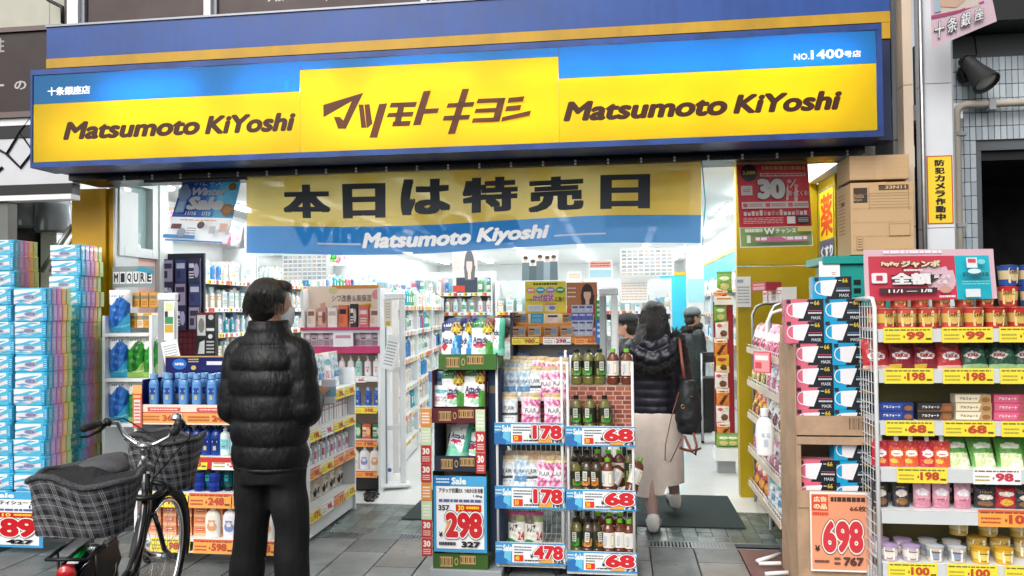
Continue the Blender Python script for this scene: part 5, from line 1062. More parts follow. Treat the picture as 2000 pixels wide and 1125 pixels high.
b = MB(); b.box((0, 0, 0), (.07, .004, .33), '#2f74b8'); s = flat(b, (0, 0, 0), (.07, 0, 0), (0, 0, .33)); s.rect(0, .55, 1, 1, '#2f9a4f'); s.rows(.2, .6, .8, .95, 3, '#dff0df'); s.rows(.2, .1, .8, .5, 3, '#dfe9f6')
tag(b.build('vertical_sign', PAPER, None, (WX(1163, YM), YM-.03, WZ(1163, 670, YM))), 'narrow green and blue vertical sign at the end of the medicine stand', 'sign')
strip(FM, .0, wm, -.02, zM[3]-.062, zM[3]-.004, 3, ['y', 'w', 'o'], ['980', '298', '680'], 'under the medicine boxes', gap=.03)
row(FM, [carton(.11, .1, .06, '#39507a', art='rows', c2='#5a78ac', c3='#c9d3e6'), carton(.1, .07, .06, '#7a4a40', art='band', c2='#a86a5c', c3='#e6d3cc'), carton(.1, .05, .06, '#cfd5d8', art='rows', c2='#8fb0c9', c3='#777777')], 6, .1, wm-.1, .06, zM[2]+.002, 'medicine_box', 'dark box on the shelf below the orange rail', 'medicine box')
# ------------------------------------------------------------------ mask cartons
soil(CARD, .3, 5., 0)
YK = 4.45; kx0, kx1 = WX(1552, YK), WX(1716, YK); kw = kx1-kx0; KZ = lambda y: WZ(1620, y, YK)
@memo
def maskbox(c, c2):
    b = MB(); w, h, d = .199, .1195, .09; b.box((-w/2, 0, 0), (w/2, d, h), cols=[c, c, c, c, c2, c]); s = flat(b, (-w/2, 0, 0), (w, 0, 0), (0, 0, h))
    s.poly([(.6, 0), (1, 0), (1, 1), (.8, 1)], '#23272d'); s.poly([(.33, 0), (.62, 0), (.82, 1), (.6, .98), (.5, .6)], '#23272d')
    s.poly([(.3, .14), (.47, .12), (.62, .8), (.62, .86), (.2, .82), (.2, .2)], '#e9e6ea')
    for i in range(12):
        a0, a1 = R(90+15*i), R(105+15*i); q = lambda a, k: (.21+.17*k*math.cos(a), .5+.31*k*math.sin(a)); s.poly([q(a0, 1), q(a1, 1), q(a1, .86), q(a0, .86)], '#e9e6ea', True)
    s.k += 1; s.rect(.04, .8, .15, .97, '#30343c'); s.text('66', .76, .72, .9, .92, '#d9bb3a', bold=.02); s.rows(.66, .78, .74, .86, 1, '#cfd2d6'); s.rows(.6, .3, .95, .42, 1, '#c9ccd2', .6); s.text('MASK', .68, .08, .93, .22, '#dcdfe4', bold=.0); s.rect(.6, .46, .95, .49, '#b8556a' if c[1] == 'd' else '#4f86a8')
    return b.build('mask_box', GLOSS, me_only=True)
mp, mbx = maskbox('#d66a80', '#e08a9a'), maskbox('#1f9ecb', '#4fb8dc')
kc = thing('mask_carton', 'tall brown carton stack with front openings full of mask boxes', 'carton', (kx0, YK, 0))
def kbox(n, a, b_): simple(n, lambda m: m.box(a, b_), CARD, kc)
zu0, zu1, zlo = KZ(850), KZ(812), KZ(660)
kbox('side_panel', (-.005, .0, 0), (0, .42, KZ(673))); kbox('side_panel', (kw, .12, 0), (kw+.005, .42, KZ(855)))
kbox('back_panel', (.001, .415, 0), (kw-.001, .42, KZ(640)))
kbox('upper_lip', (.0005, -.004, zu0), (kw+.004, .001, zu1)); kbox('upper_floor', (.001, .004, zu0+.002), (kw-.001, .412, zu0+.008))
kbox('flap', (.0, -.006, KZ(868)), (kw, -.001, KZ(853))); kbox('front_left', (.0005, .0, KZ(960)), (.02, .004, KZ(869))); kbox('front_right', (kw-.01, 0, KZ(960)), (kw, .004, KZ(869)))
kbox('lower_lip', (.0, -.006, KZ(992)), (kw+.002, -.001, KZ(958))); kbox('lower_front', (.0005, .001, 0), (kw-.0005, .006, KZ(993))); kbox('lower_floor', (.001, .006, KZ(990)), (kw-.001, .41, KZ(986)))
for nm, (a, c) in (('barcode', ((.62, .9), (.3, .9))),):
    def bc(m):
        s = flat(m, (0, -.004, zu0), (kw, 0, 0), (0, 0, zu1-zu0)); n = 16
        for i in range(n): s.rect(a[0]+(a[1]-a[0])*(i+.15)/n, c[0], a[0]+(a[1]-a[0])*(i+(.4 if i % 3 else .7))/n, c[1], '#4a3a2c', True)
    simple('barcode', bc, MATTE, kc)
FK = Fr(kx0, YK)
def maskcol(me, cname, px, ys, y, where):
    for i, yb in enumerate(ys):
        o = put(me, 'mask_box', None, (WX(px[i] if isinstance(px, (list, tuple)) else px, YK), YK+y+rnd.uniform(0, .006), KZ(yb)), R(rnd.uniform(-2.5, 2.5))); tag(o, '%s mask box with black panel, %s from top %s' % (cname, nth(i), where), 'mask box', 'mask boxes')
maskcol(mp, 'pink', [1573, 1573, 1591, 1591, 1591, 1591], [627, 670.5, 714, 757.5, 801, 844.5], .03, 'in the upper carton'); maskcol(mbx, 'blue', [1629, 1650, 1650, 1665, 1665, 1665, 1665], [583.5, 627, 670.5, 714, 757.5, 801, 844.5], .03, 'in the upper carton')
maskcol(mp, 'pink', [1593]*2, [944.5, 988], .03, 'in the lower carton'); maskcol(mbx, 'blue', [1665]*3, [901, 944.5, 988], .03, 'in the lower carton')
b = MB(); Y = YK-.03; a = W(1584, 1115, Y); d = W(1701, 962, Y); w, h = d.x-a.x, d.z-a.z; b.box((0, 0, 0), (w, .004, h), '#e6e2dc'); s = flat(b, (0, 0, 0), (w, 0, 0), (0, 0, h))
s.rect(.025, .025, .955, .97, '#e59a76'); s.rect(.03, .76, .3, .96, '#d8503a'); s.text('広告', .06, .87, .28, .94, '#f3d9b0', bold=.05); s.text('の品', .06, .78, .28, .85, '#f3d9b0', bold=.05); s.rows(.04, .69, .3, .74, 1, '#d8503a', .8); s.rows(.34, .86, .9, .94, 1, '#4a3a30', .7); s.text('66枚', .65, .76, .92, .83, '#5a3a2c', bold=.02)
s.text('698', .2, .24, .86, .64, '#cc3a44', bold=.05, edge=[(.11, '#5a4038'), (.09, '#f4e4da')], res=4); s.text('¥', .07, .25, .15, .33, '#4a2f28', bold=.04); s.text('767', .53, .08, .86, .19, '#5a3a34', bold=.06); s.rows(.06, .1, .3, .16, 1, '#6a4a3c'); s.rows(.38, .08, .48, .2, 2, '#6a4a3c')
tag(b.build('price_board', GLOSS, None, (a.x, Y, a.z)), 'large orange price board with red numerals on the mask carton', 'price board')
# ------------------------------------------------------------------ right hand wire shelf of sweets
YR = 4.22; rx0 = WX(1708, YR); rw = 1.0; FRt = Fr(rx0, YR); RZ = lambda y: WZ(1720, y, YR)
rsh = [RZ(1098), RZ(995), RZ(914), RZ(823), RZ(722), RZ(643)]
t = thing('sweets_shelf', 'white wire shelf of sweets and snacks with yellow price tags at the doorway', 'shelf', FRt.o)
simple('base', lambda m: m.box((0, 0, .03), (rw, .4, rsh[0]-.08)), WHITEM, t)
simple('back_panel', lambda m: m.box((.02, .395, .1), (rw, .41, RZ(600))), mat('olive_back', '#6a6238', .7, var=.1), t)
for x in (0, rw): simple('post', lambda m: m.tube([(x, .0, .02), (x, 0, RZ(600)), (x-.004, .02, RZ(583)), (x-.01, .1, RZ(582)), (x-.012, .4, RZ(584))], .011, 8), WIRE, t)
for z in rsh:
    s_ = simple('shelf', lambda m: m.box((.012, .0, z-.012), (rw-.012, .39, z)), WHITEM, t); simple('price_rail', lambda m: m.box((.012, -.014, z-.065), (rw-.012, -.002, z-.001)), mat('clear_rail', '#c9cdce', .15, var=.05, spec=.7), s_)
def _sd(m):
    z = .2
    for i in range(9): m.tube([(-.002, .02+.045*i, .1), (-.002, .02+.045*i, RZ(590))], .0022, 4)
    while z < RZ(590): m.tube([(-.004, 0, z), (-.004, .4, z)], .0022, 4); z += .055
simple('side_grid', _sd, WIRE, t)
for i, (z, k, pr) in enumerate(((rsh[0], ['y'], ['100']), (rsh[2], ['y', 'w'], ['198', '98']), (rsh[3], ['y'], ['68']), (rsh[4], ['y'], ['198']), (rsh[5], ['y'], ['99']))):
    n = 3 if i != 1 else 2
    for j in range(n):
        pos = [(.035, .265), (.31, .545), (.575, .81)] if i != 1 else [(.085, .32), (.44, .66)]
        pricecard(FRt, pos[j][0], pos[j][1], -.02, z-.068, z+.008, pick(k, j), pick(pr, j), ('', ''), 'price_tag', '%s price tag on the %s shelf of sweets, %s from left' % ('yellow' if pick(k, j) == 'y' else 'white', ('lowest', '', 'third', 'fourth', 'fifth')[i] if i != 1 else 'third', nth(j)) if i != 2 else 'yellow price tag below the biscuit packs, %s from left' % nth(j), 'price tags on the sweets shelf')
pricecard(FRt, .46, .76, -.02, rsh[1]-.068, rsh[1]+.015, 'o', '108', ('', ''), 'price_tag', 'orange price tag on the second shelf of sweets', 'price tags on the sweets shelf')
ca = [cup(.04, .048, .1, '#c0473f', '#d9b45a', '#e3c98a', '#d9a08a'), cup(.04, .048, .1, '#c9564a', '#dcb866', '#e6cf98', '#d9a08a')]
cr, cbl = cup(.04, .048, .1, '#b8322f', '#cfae62', '#e0c890', '#c0605a'), cup(.04, .048, .1, '#2f4f9c', '#cdbb90', '#e3d3a8', '#7f92b8')
row(FRt, None, 9, .06, .9, .04, rsh[5]+.002, 'snack_cup', 'potato snack cup in the lower row of the top shelf', 'snack cup', pat=[ca[0], ca[1], ca[0], ca[1], ca[0], cr, cr, cbl, cbl], rj=25)
row(FRt, None, 9, .05, .9, .14, rsh[5]+.002, 'snack_cup', 'potato snack cup behind the lower row of the top shelf', 'snack cup', pat=[ca[0], ca[1], ca[0], ca[1], ca[0], cr, cr, cbl, cbl], rj=25)
row(FRt, None, 9, .055, .9, .14, rsh[5]+.109, 'snack_cup', 'potato snack cup in the upper row of the top shelf', 'snack cup', pat=[ca[0], ca[1], ca[0], ca[1], ca[0], cr, cr, cbl, cbl], rj=25)
row(FRt, cbl, 3, .7, .9, .16, rsh[5]+.216, 'snack_cup', 'blue potato snack cup on the very top of the shelf', 'snack cup', rj=25)
ch, chr_, chg = pouch(.13, .16, .06, 'choco', nx=12, ny=14, pil=True), pouch(.13, .16, .06, 'choco_red', nx=12, ny=14, pil=True), pouch(.13, .16, .06, 'choco_green', nx=12, ny=14, pil=True)
row(FRt, None, 8, .03, .88, .06, rsh[4]+.002, 'chocolate_bag', 'shiny chocolate bag leaning on the fifth shelf', 'bag', pat=[chr_, ch, ch, chr_, chg, chg, chg, chg], rx=R(-16), rj=8); row(FRt, [ch, chr_, ch, chg], 7, .08, .85, .14, rsh[4]+.002, 'chocolate_bag', 'shiny chocolate bag behind on the fifth shelf', 'bag', rx=R(-12), rj=8)
bi = [carton(.165, .042, .07, '#27408f', art='biscuit', c2='#1c2f6c', c3='#f0f0ea'), carton(.165, .042, .07, '#26262a', art='biscuit', c2='#7a4a2a', c3='#f0ece2'), carton(.165, .042, .07, '#d9cfb4', art='biscuit', c2='#a98a5c', c3='#3a2f26'), carton(.165, .042, .07, '#c95a78', art='biscuit', c2='#b04464', c3='#f6e9ec')]
for r_ in range(2): row(FRt, bi, 5, .11, .84, .05, rsh[3]+.002+.043*r_, 'biscuit_pack', 'flat biscuit pack on the fourth shelf, %s layer' % ('lower', 'upper')[r_], 'biscuit pack', rj=2.5)
row(FRt, bi[2:], 2, .48, .66, .05, rsh[3]+.088, 'biscuit_pack', 'flat biscuit pack on top of the others', 'biscuit pack', rj=3)
@memo
def spout(art):
    me = pouch(.085, .13, .045, art, nx=10, ny=12).copy(); bm = bmesh.new(); bm.from_mesh(me); bmesh.ops.create_cone(bm, cap_ends=True, segments=10, radius1=.011, radius2=.01, depth=.03, matrix=Matrix.Translation((0, .0225, .14))); bm.to_mesh(me); bm.free(); return me
row(FRt, None, 5, .03, .33, .04, rsh[2]+.002, 'gummy_pouch', 'red jelly pouch with white cap on the third shelf', 'pouch', pat=[spout('gummy_red'), spout('gummy_orange'), spout('gummy_orange'), spout('gummy_red'), spout('gummy_orange')], rj=8)
row(FRt, pouch(.13, .16, .06, 'green_bag', nx=12, ny=14, pil=True), 5, .42, .9, .05, rsh[2]+.002, 'green_snack_bag', 'green and cream snack bag on the third shelf', 'bag', rx=R(-24), rj=14)
row(FRt, None, 10, .03, .92, .05, rsh[1]+.002, 'candy_bag', 'small candy pouch on the second shelf of sweets', 'pouch', pat=[spout('dark_bag'), spout('dark_bag'), spout('candy'), spout('candy'), spout('candy')]+[pouch(.1, .11, .04, 'dark_bag', pil=True), pouch(.1, .11, .04, 'snack_red', pil=True)]*2+[pouch(.1, .11, .04, 'snack_red', pil=True)], rj=10)
row(FRt, [spout('dark_bag')], 6, .05, .6, .15, rsh[1]+.002, 'candy_bag', 'dark candy pouch further back on the second shelf', 'pouch', rj=10)
yc = [cup(.037, .044, .075, '#b9a9bf', '#e3dcd2', '#efe9e0', '#b9a0cc'), cup(.037, .044, .075, '#c9bfae', '#8f9ab0', '#ece6da', '#c9cfda'), cup(.037, .044, .075, '#d9a42a', '#ecd06a', '#f3ead0', '#d9a42a'), cup(.042, .048, .1, '#b99a4a', '#d9c58a', '#efe6cc', '#b98a3a')]
row(FRt, None, 6, .06, .6, .05, rsh[0]+.002, 'noodle_cup', 'small noodle cup in front on the lowest shelf', 'cup', pat=[yc[0], yc[0], yc[1], yc[1], yc[2], yc[2]], rj=20); row(FRt, None, 7, .05, .75, .16, rsh[0]+.002, 'noodle_cup', 'noodle cup further back on the lowest shelf', 'cup', pat=[yc[0], yc[0], yc[1], yc[1], yc[3], yc[3], yc[3]], rj=20); row(FRt, yc[3], 3, .44, .72, .16, rsh[0]+.108, 'noodle_cup', 'larger noodle cup in the upper row of the lowest shelf', 'cup', rj=20)
# ------------------------------------------------------------------ poster above the sweets shelf
b = MB(); Y = 4.3; P0, P1, P2, P3 = W(1690, 588, Y), W(1948, 583, Y), W(1940, 486, Y), W(1686, 488, Y)
def pf(u, v, l): return P0.lerp(P1, u).lerp(P3.lerp(P2, u), v)+Vector((0, .003*math.sin(u*6+v*3)-l, 0))
n = 14; b.add([pf(i/n, j/n, 0) for j in range(n+1) for i in range(n+1)], [(j*(n+1)+i, j*(n+1)+i+1, (j+1)*(n+1)+i+1, (j+1)*(n+1)+i) for j in range(n) for i in range(n)], '#dcb8c4', sm=True)
s = Sheet(b, pf); s.STEP = .001
def grid_rect(s, u0, v0, u1, v1, c, n=6):
    for i in range(n):
        a0, a1 = u0+(u1-u0)*i/n, u0+(u1-u0)*(i+1)/n; s.poly([(a0, v0), (a1, v0), (a1, v1), (a0, v1)], c, True)
    s.k += 1
s.STEP = .0016; grid_rect(s, .035, .0, .7, .87, '#c93f52', 12); grid_rect(s, .7, .0, .96, .87, '#1fb2c6', 6); s.poly([(.2, .5), (.6, .5), (.5, .3), (.3, .3)], '#4a3a40'); s.rows(.15, .9, .6, .98, 1, '#f3e6ea', .7)
s.text('PayPay', .13, .66, .27, .76, '#ead9b4', bold=.07, edge=[(.14, '#4a3038')]); s.text('ジャンボ', .28, .64, .58, .78, '#ead9b4', bold=.07, edge=[(.14, '#4a3038')]); s.rows(.3, .56, .44, .61, 1, '#f3e6ea', .7)
s.rrect(.05, .34, .17, .54, .02, '#f1ecee'); s.rect(.085, .39, .135, .49, '#c93f52'); s.text('全額', .2, .3, .5, .54, '#f6f3f2', bold=.06, edge=[(.11, '#4a3a40')]); s.text('戻って', .52, .42, .65, .5, '#f6f3f2', bold=.05); s.text('くる', .54, .31, .62, .39, '#f6f3f2', bold=.05)
grid_rect(s, .1, .13, .54, .24, '#4a2f38', 6); s.text('11/1 — 1/8', .17, .15, .5, .215, '#f3eeee', bold=.03); s.ell(.6, .2, .045, .07, '#c9a08f'); s.rows(.55, .03, .67, .08, 1, '#f3e0e4', .8)
s.rect(.77, .62, .85, .82, '#e9eef0'); s.rect(.78, .72, .84, .8, '#d8505c'); s.ell(.88, .74, .03, .05, '#7fd3dc'); s.rows(.73, .42, .93, .52, 1, '#2a6a78', .8); s.ell(.82, .55, .05, .05, '#d9f0f2'); s.rows(.72, .28, .93, .38, 2, '#8fe0e8', .3); s.rect(.74, .04, .85, .2, '#dfe6ea')
tag(b.build('sale_poster', see_through('poster_film', None, 1., .15, .25)), 'red and turquoise plastic poster clipped above the sweets shelf', 'poster')
# ------------------------------------------------------------------ brown cartons on the teal cabinet
YB = 4.95
def shipbox(px0, px1, py0, py1, dep, lab, art, Y=YB):
    b = MB(); a = W(px0, py1, Y); d = W(px1, py0, Y); w, h = d.x-a.x, d.z-a.z; b.bev((0, 0, 0), (w, dep, h), .004, '#bd9d76'); s = flat(b, (0, 0, 0), (w, 0, 0), (0, 0, h)); s2 = flat(b, (0, dep, 0), (0, -dep, 0), (0, 0, h))
    if art:
        s.rect(.05, .72, .27, .93, '#3f3429'); s.text('matsu', .06, .79, .21, .84, '#bd9d76', bold=.0); s.text('kiyo', .06, .735, .18, .785, '#bd9d76', bold=.0); s.rect(.45, .89, .92, .96, '#5a4632'); s.text('33N11', .55, .905, .88, .95, '#c9a67c', bold=.03)
        for i in range(6): s.rect(.29, .65+.04*i, .92, .653+.04*i, '#7a6044', True)
        s.k += 1; s.rect(.29, .62, .295, .95, '#7a6044'); s.rect(.915, .62, .92, .95, '#7a6044')
        for u0, u1, v0, v1 in ((.6, .93, .25, .42), (.08, .18, .07, .25)): s.rect(u0, v0, u1, v1, '#7a6044'); s.rect(u0+.006, v0+.006, u1-.006, v1-.006, '#bd9d76')
        s.rows(.1, .09, .16, .23, 4, '#7a6044')
        for i in range(14): s.rect(.52+.03*i, .0, .52+.03*i+(.018 if i % 3 else .009), .07, '#4a3726', True)
        s.k += 1; s2.rows(.15, .3, .6, .9, 12, '#8a6c4c', .4); s2.rect(.35, .72, .6, .77, '#5a4632')
    if not art: s.rect(.0, .497, 1, .5, '#a07c54')
    s.rect(.44, .0 if not art else .96, .56, 1, '#c2a17a'); s.rows(.02, .02, .98, .98, 5, '#a98259', .02); soil(MATTE, .0) if False else None
    tag(b.build('shipping_carton', MATTE, None, (a.x, Y, a.z)), lab, 'carton', 'brown cartons on the teal cabinet')
shipbox(1663, 1784, 354, 498, .3, 'large printed brown carton standing on the teal cabinet', True); shipbox(1660, 1775, 301, 352, .28, 'plain brown carton on top of the printed brown carton', False)
TEAL = mat('teal_steel', '#0f8f86', .4, var=.1)
tc = thing('teal_cabinet', 'teal steel cabinet carrying the brown cartons', 'cabinet', (WX(1600, YB), YB, 0)); tz = WZ(1700, 499, YB)
simple('body', lambda m: m.bev((0.08, 0.005, 0), (.5, .4, tz-.05), .01), TEAL, tc); simple('top', lambda m: m.bev((.02, -.02, tz-.049), (.55, .42, tz-.001), .008), TEAL, tc)
for i in range(8): simple('vent_slot', lambda m: m.box((.2, .002, 1.3+.05*i), (.24, .004, 1.33+.05*i)), BLACKP, tc)
sheetpaper(1600, 510, 1640, 545, YB-.01, 'white notice sheet taped to the teal cabinet', art=lambda s: (s.rows(.6, .2, .8, .4, 2, '#b05a4a')))
# ------------------------------------------------------------------ wire racks along the entrance side at the right
def siderack(xf, y0, w, H, metal, lab, goods, tiers, tilt=R(-14)):
    fr = Fr(xf, y0, R(-90)); t = thing('snack_rack', lab, 'rack', fr.o, fr.rz, 'snack racks along the entrance')
    for x in (0, w):
        simple('side_frame', lambda m: m.tube([(x, .02, .03), (x, .02, H-.08), (x, .05, H-.02), (x, .1, H), (x, .3, H), (x, .34, H-.05), (x, .34, .03)], .011, 8), metal, t)
    for i, z in enumerate(tiers):
        def bk(m):
            for k in range(11): xx = .015+(w-.03)*k/10; m.tube([(xx, -.02, z+.06), (xx, -.015, z), (xx, .3, z+.07), (xx, .32, z+.2)], .002, 4)
            for yy, zz in ((-.02, z+.06), (-.015, z), (.15, z+.035), (.3, z+.07)): m.tube([(.01, yy, zz), (w-.01, yy, zz)], .003, 5)
        bo = simple('basket', bk, WIRE, t); simple('price_rail', lambda m: m.box((.01, -.032, z-.002), (w-.01, -.024, z+.04)), mat('cream_rail', '#d9cbb9', .4, var=.08), bo)
        arts = goods[i % len(goods)]
        row(fr, [pouch(.15, .22, .07, a, pil=True) for a in arts], max(4, int(w/.1)), .07, w-.07, -.012, z+.02, 'snack_bag', 'snack bag on tier %s of %s' % (nth(i), lab.split(' with ')[0]), 'bag', rx=R(-14), rj=10)
    return fr
FS1 = siderack(1.0, 6.35, .72, 1.55, STEEL, 'brown-post snack rack with slanted trays', [['snack_orange', 'snack_red'], ['snack_pink', 'snack_white'], ['snack_yellow', 'snack_orange'], ['snack_green', 'snack_yellow'], ['snack_white', 'snack_pink']], [.16, .42, .68, .93, 1.18])
FS2 = siderack(.965, 5.55, .62, 1.5, WIRE, 'white wire snack rack with slanted baskets', [['wet_white', 'flair_blue'], ['flair_white', 'candy'], ['snack_white', 'flair_blue'], ['snack_pink', 'wet_white'], ['candy', 'snack_pink']], [.2, .45, .72, .95, 1.18])
row(FS1, [carton(.16, .09, .1, '#e3d9d6', art='rows', c2='#c06a70', c3='#8a8a8a'), carton(.16, .1, .1, '#cfcac6', art='band', c2='#b04a55', c3='#d9d2ce')], 4, .1, .62, .1, 1.56, 'white_carton', 'white and pink carton on top of the brown-post snack rack', 'carton')
one(carton(.2, .06, .12, '#a8333f', art='rows', c2='#d98a8f', c3='#f0d8d8'), 1482, 568, 5.9, 'red_carton', 'flat red carton on top of the stacked white cartons', 'carton', None, rz=-70)
one(carton(.13, .13, .01, '#d8505c', art='face', c2='#e89aa0', c3='#f6e6e6'), 1488, 728, 5.1, 'price_flag', 'pink price flag hanging on the white wire snack rack', 'price tag', None, rz=-50)
one(bottle(.11, .08, .28, '#eceeee', '#e6eaea', 'text', '#b9c9d4', shape='wide'), 1494, 888, 5.0, 'white_bottle', 'large white bottle standing in the white wire snack rack', 'bottle', None)
for i, (a, c) in enumerate((((1478, 1096), (1524, 1082)), ((1482, 1101), (1526, 1100)), ((1494, 1121), (1540, 1118)))):
    b = MB(); b.tube([G(*a, .02), G(*c, .035)], .012, 8); tag(b.build('foot_bar', WIRE), 'white metal foot bar on the paving by the mask carton, %s from the shop' % nth(i), 'foot bar', 'foot bars')
# hanging snack column
YH = 7.55; hx = WX(1395, YH); FH = Fr(hx, YH)
t = thing('clip_stand', 'narrow stand of clipped snack bags at the inner corner of the entrance', 'stand', FH.o); hw = WX(1434, YH)-hx
simple('back_board', lambda m: m.box((0, .08, .1), (hw, .1, WZ(1400, 590, YH))), mat('maroon_board', '#8a2230', .5, var=.06), t); simple('tray', lambda m: m.box((-.02, -.1, .13), (hw, .1, .24)), WHITEM, t); simple('foot', lambda m: m.box((.01, 0, 0), (hw-.01, .1, .12)), GREYM, t)
simple('strip', lambda m: m.box((hw*.66, .074, .25), (hw*.92, .079, WZ(1400, 600, YH))), mat('strip_red', '#a81f3a', .5), t)
sn = ['snack_orange', 'snack_white', 'snack_orange', 'snack_white', 'snack_orange', 'snack_white', 'snack_yellow', 'snack_orange', 'snack_white', 'snack_green']
for i in range(9):
    z = .3+.155*i; o = put(pouch(.12, .17, .04, sn[(i+2) % 10], nx=10, ny=12, pil=True), 'snack_bag', None, FH.at(.065+rnd.uniform(-.01, .01), .02, z), R(rnd.uniform(-12, 12))); tag(o, 'snack bag clipped to the narrow corner stand, %s from bottom' % nth(i), 'bag', 'clipped snack bags')
row(FH, pouch(.13, .13, .05, 'snack_green', pil=True), 2, .06, .14, -.06, .245, 'green_snack_bag', 'green snack bag in the tray of the corner stand', 'bag'); o = put(pouch(.14, .2, .05, 'snack_green', nx=10, ny=12, pil=True), 'green_snack_bag', None, FH.at(.1, .02, 1.66), 0); tag(o, 'lime green bag hanging above the corner stand', 'bag'); o = put(carton(.17, .08, .03, '#efe6e4', art='face', c2='#f3eeec', c3='#d98a5c'), 'header_card', None, FH.at(.09, .0, 1.55), 0); tag(o, 'white header card on the corner stand', 'card')
# ------------------------------------------------------------------ shelving inside the shop
def wht(*c): return list(c)
TOIL = [bottle(.055, .04, .17, '#e6ecec', '#dfe6e6', 'band', '#a9d0d3'), bottle(.05, .04, .15, '#d3e6e6', '#e9eeee', 'text', '#5aa9b0'), bottle(.06, .045, .18, '#ecebe6', '#cfc9b8', 'band', '#d9cfae', pump=True), bottle(.05, .04, .14, '#dde9e4', '#8fc3a9', 'band', '#4f9a7a'), bottle(.055, .04, .16, '#e9e2e6', '#d9bfc9', 'text', '#b9708a'), bottle(.05, .035, .15, '#3f86c2', '#e6eef4', 'oval', '#2a5a9a'), bottle(.05, .04, .16, '#2f9fae', '#e6eeee', 'band', '#d3ecec'), bottle(.05, .04, .16, '#4f9a58', '#e6eeea', 'band', '#e3efdc'), bottle(.055, .04, .15, '#c9607a', '#f0e6ea', 'text', '#f3dfe6'), bottle(.05, .04, .17, '#24418c', '#d9e3f0', 'oval', '#3f68b8')]
BOXW = [carton(.07, .13, .05, '#e6eaea', art='rows', c2='#9fc9d0', c3='#8a9a9c'), carton(.06, .15, .05, '#dfe6e2', art='band', c2='#7fbfa9', c3='#d9e6e0'), carton(.08, .11, .05, '#e9e4e0', art='pic', c2='#d0a090', c3='#8a7a72'), carton(.06, .12, .05, '#e3dcd0', art='band', c2='#c98a4a', c3='#f0e9dc')]
MIXT = [TOIL, TOIL[3:]+BOXW[:2], BOXW+TOIL[:2], TOIL[1:5]+[TOIL[6]], BOXW, [TOIL[2], TOIL[0], BOXW[1], TOIL[5]]]
BEHIND = MB()
def gondola(fr, w, d, zs, h, n, lab, short, off=0, sidec=WHITEM, skip=0):
    shelves('shop_shelf', lab, 'shelf', fr, w, d, zs, h, lip=.045, base=WHITEM, sidec=sidec, group='white shelf units in the shop', tags=True)
    for k, z in enumerate(zs):
        if k < skip: continue
        ms = MIXT[(k+off) % len(MIXT)]; pat = [ms[(i//2) % len(ms)] if i % 5 else rnd.choice(ms) for i in range(n)]
        os_ = row(fr, None, n, .06, w-.06, .06, z+.002, 'toiletry', 'toiletry on the %s shelf of %s' % (nth(k), short), 'toiletry', rj=6, pat=pat)
        for o in os_:
            q = rnd.uniform(1.1, 1.42); o.scale = (q, q, q*.97); o.name = {'c': 'boxed_toiletry', 'b': 'bottled_toiletry'}[o.data.name[0]]; o['label'] = o['label'].replace('toiletry on', {'c': 'boxed', 'b': 'bottled'}[o.data.name[0]]+' toiletry on'); o['category'] = {'c': 'carton', 'b': 'bottle'}[o.data.name[0]]
        bk_ = BEHIND; bk_.X = Matrix.Translation(fr.o) @ Matrix.Rotation(fr.rz, 4, 'Z'); x = .05   # what stands behind the first row cannot be told apart
        while x < w-.08:
            ww = rnd.uniform(.05, .09); bk_.box((x, .15, z+.002), (x+ww-.004, .24, z+rnd.uniform(.15, .24)), rnd.choice(['#dfe6e6', '#c3dcdc', '#e6e0d6', '#8fc0c9', '#d9c3c6', '#b9d3c6', '#5f93bd'])); x += ww
for u in range(4): gondola(Fr(-4.3, 7.2+1.85*u, R(90)), 1.8, .42, [.35, .68, 1.0, 1.3, 1.58, 1.88], 2.3, 13, 'white wall shelf of toiletries along the far side, %s from the entrance' % nth(u), 'the %s wall unit' % nth(u), u, skip=2 if u < 2 else 3)
_a = Vector((-2.07, 7.3)); _dir = math.atan2(1.54, -.17)
for u in range(3):
    p = _a + Vector((math.cos(_dir), math.sin(_dir)))*1.32*u
    gondola(Fr(p.x, p.y, _dir), 1.3, .4, [.22, .48, .76, 1.04, 1.32, 1.58], 1.72, 10 if u < 2 else 7, 'white aisle shelf behind the security gate, %s from the entrance' % nth(u), 'the %s aisle unit' % nth(u), u+2)
for u in range(2): gondola(Fr(-1.75+1.25*u, 11.2, 0), 1.22, .4, [.5, .85, 1.2, 1.5], 1.95, 9, 'white cross shelf deep in the shop, %s from left' % nth(u), 'the %s cross unit' % nth(u), u+1, skip=2)
for u in range(4): gondola(Fr(1.3, 10.1+1.55*u, R(-90)), 1.5, .28, [.4, .75, 1.1, 1.45, 1.75], 1.93, 9, 'white wall shelf under the cyan band, %s from the entrance' % nth(u), 'the %s cyan wall unit' % nth(u), u+3, skip=2)
gondola(Fr(-3.02, 11.25, 0), 1.22, .4, [.5, .85, 1.2, 1.5, 1.78], 2.1, 10, 'white cross shelf behind the aisle shelves', 'the side cross unit', 3, skip=2)
for u in range(3): row(Fr(-4.3, 7.2+1.85*u, R(90)), [pouch(.24, .3, .12, a, pil=True) for a in ('wet_white', 'flair_pink', 'towel_blue', 'flair_white', 'towel_green', 'snack_pink')], 7, .15, 1.65, .12, 2.303, 'bagged_goods', 'large bag lying on top of the %s wall unit' % nth(u), 'bag', rj=15)
gondola(Fr(-.55, 15.5, 0), 1.4, .4, [.4, .8, 1.15, 1.5], 1.9, 9, 'white shelf near the back wall of the shop', 'the back unit', 2, skip=2)
o = BEHIND.build('shelf_goods', GLOSS); o['kind'] = 'stuff'; o['label'] = 'mass of goods standing behind the front rows on the shop shelves'
p = WX(1219, 14); ck = thing('drinks_cooler', 'cyan-framed open cooler at the back of the shop', 'cooler', (p, 14, 0)); cwid = WX(1288, 14)-p
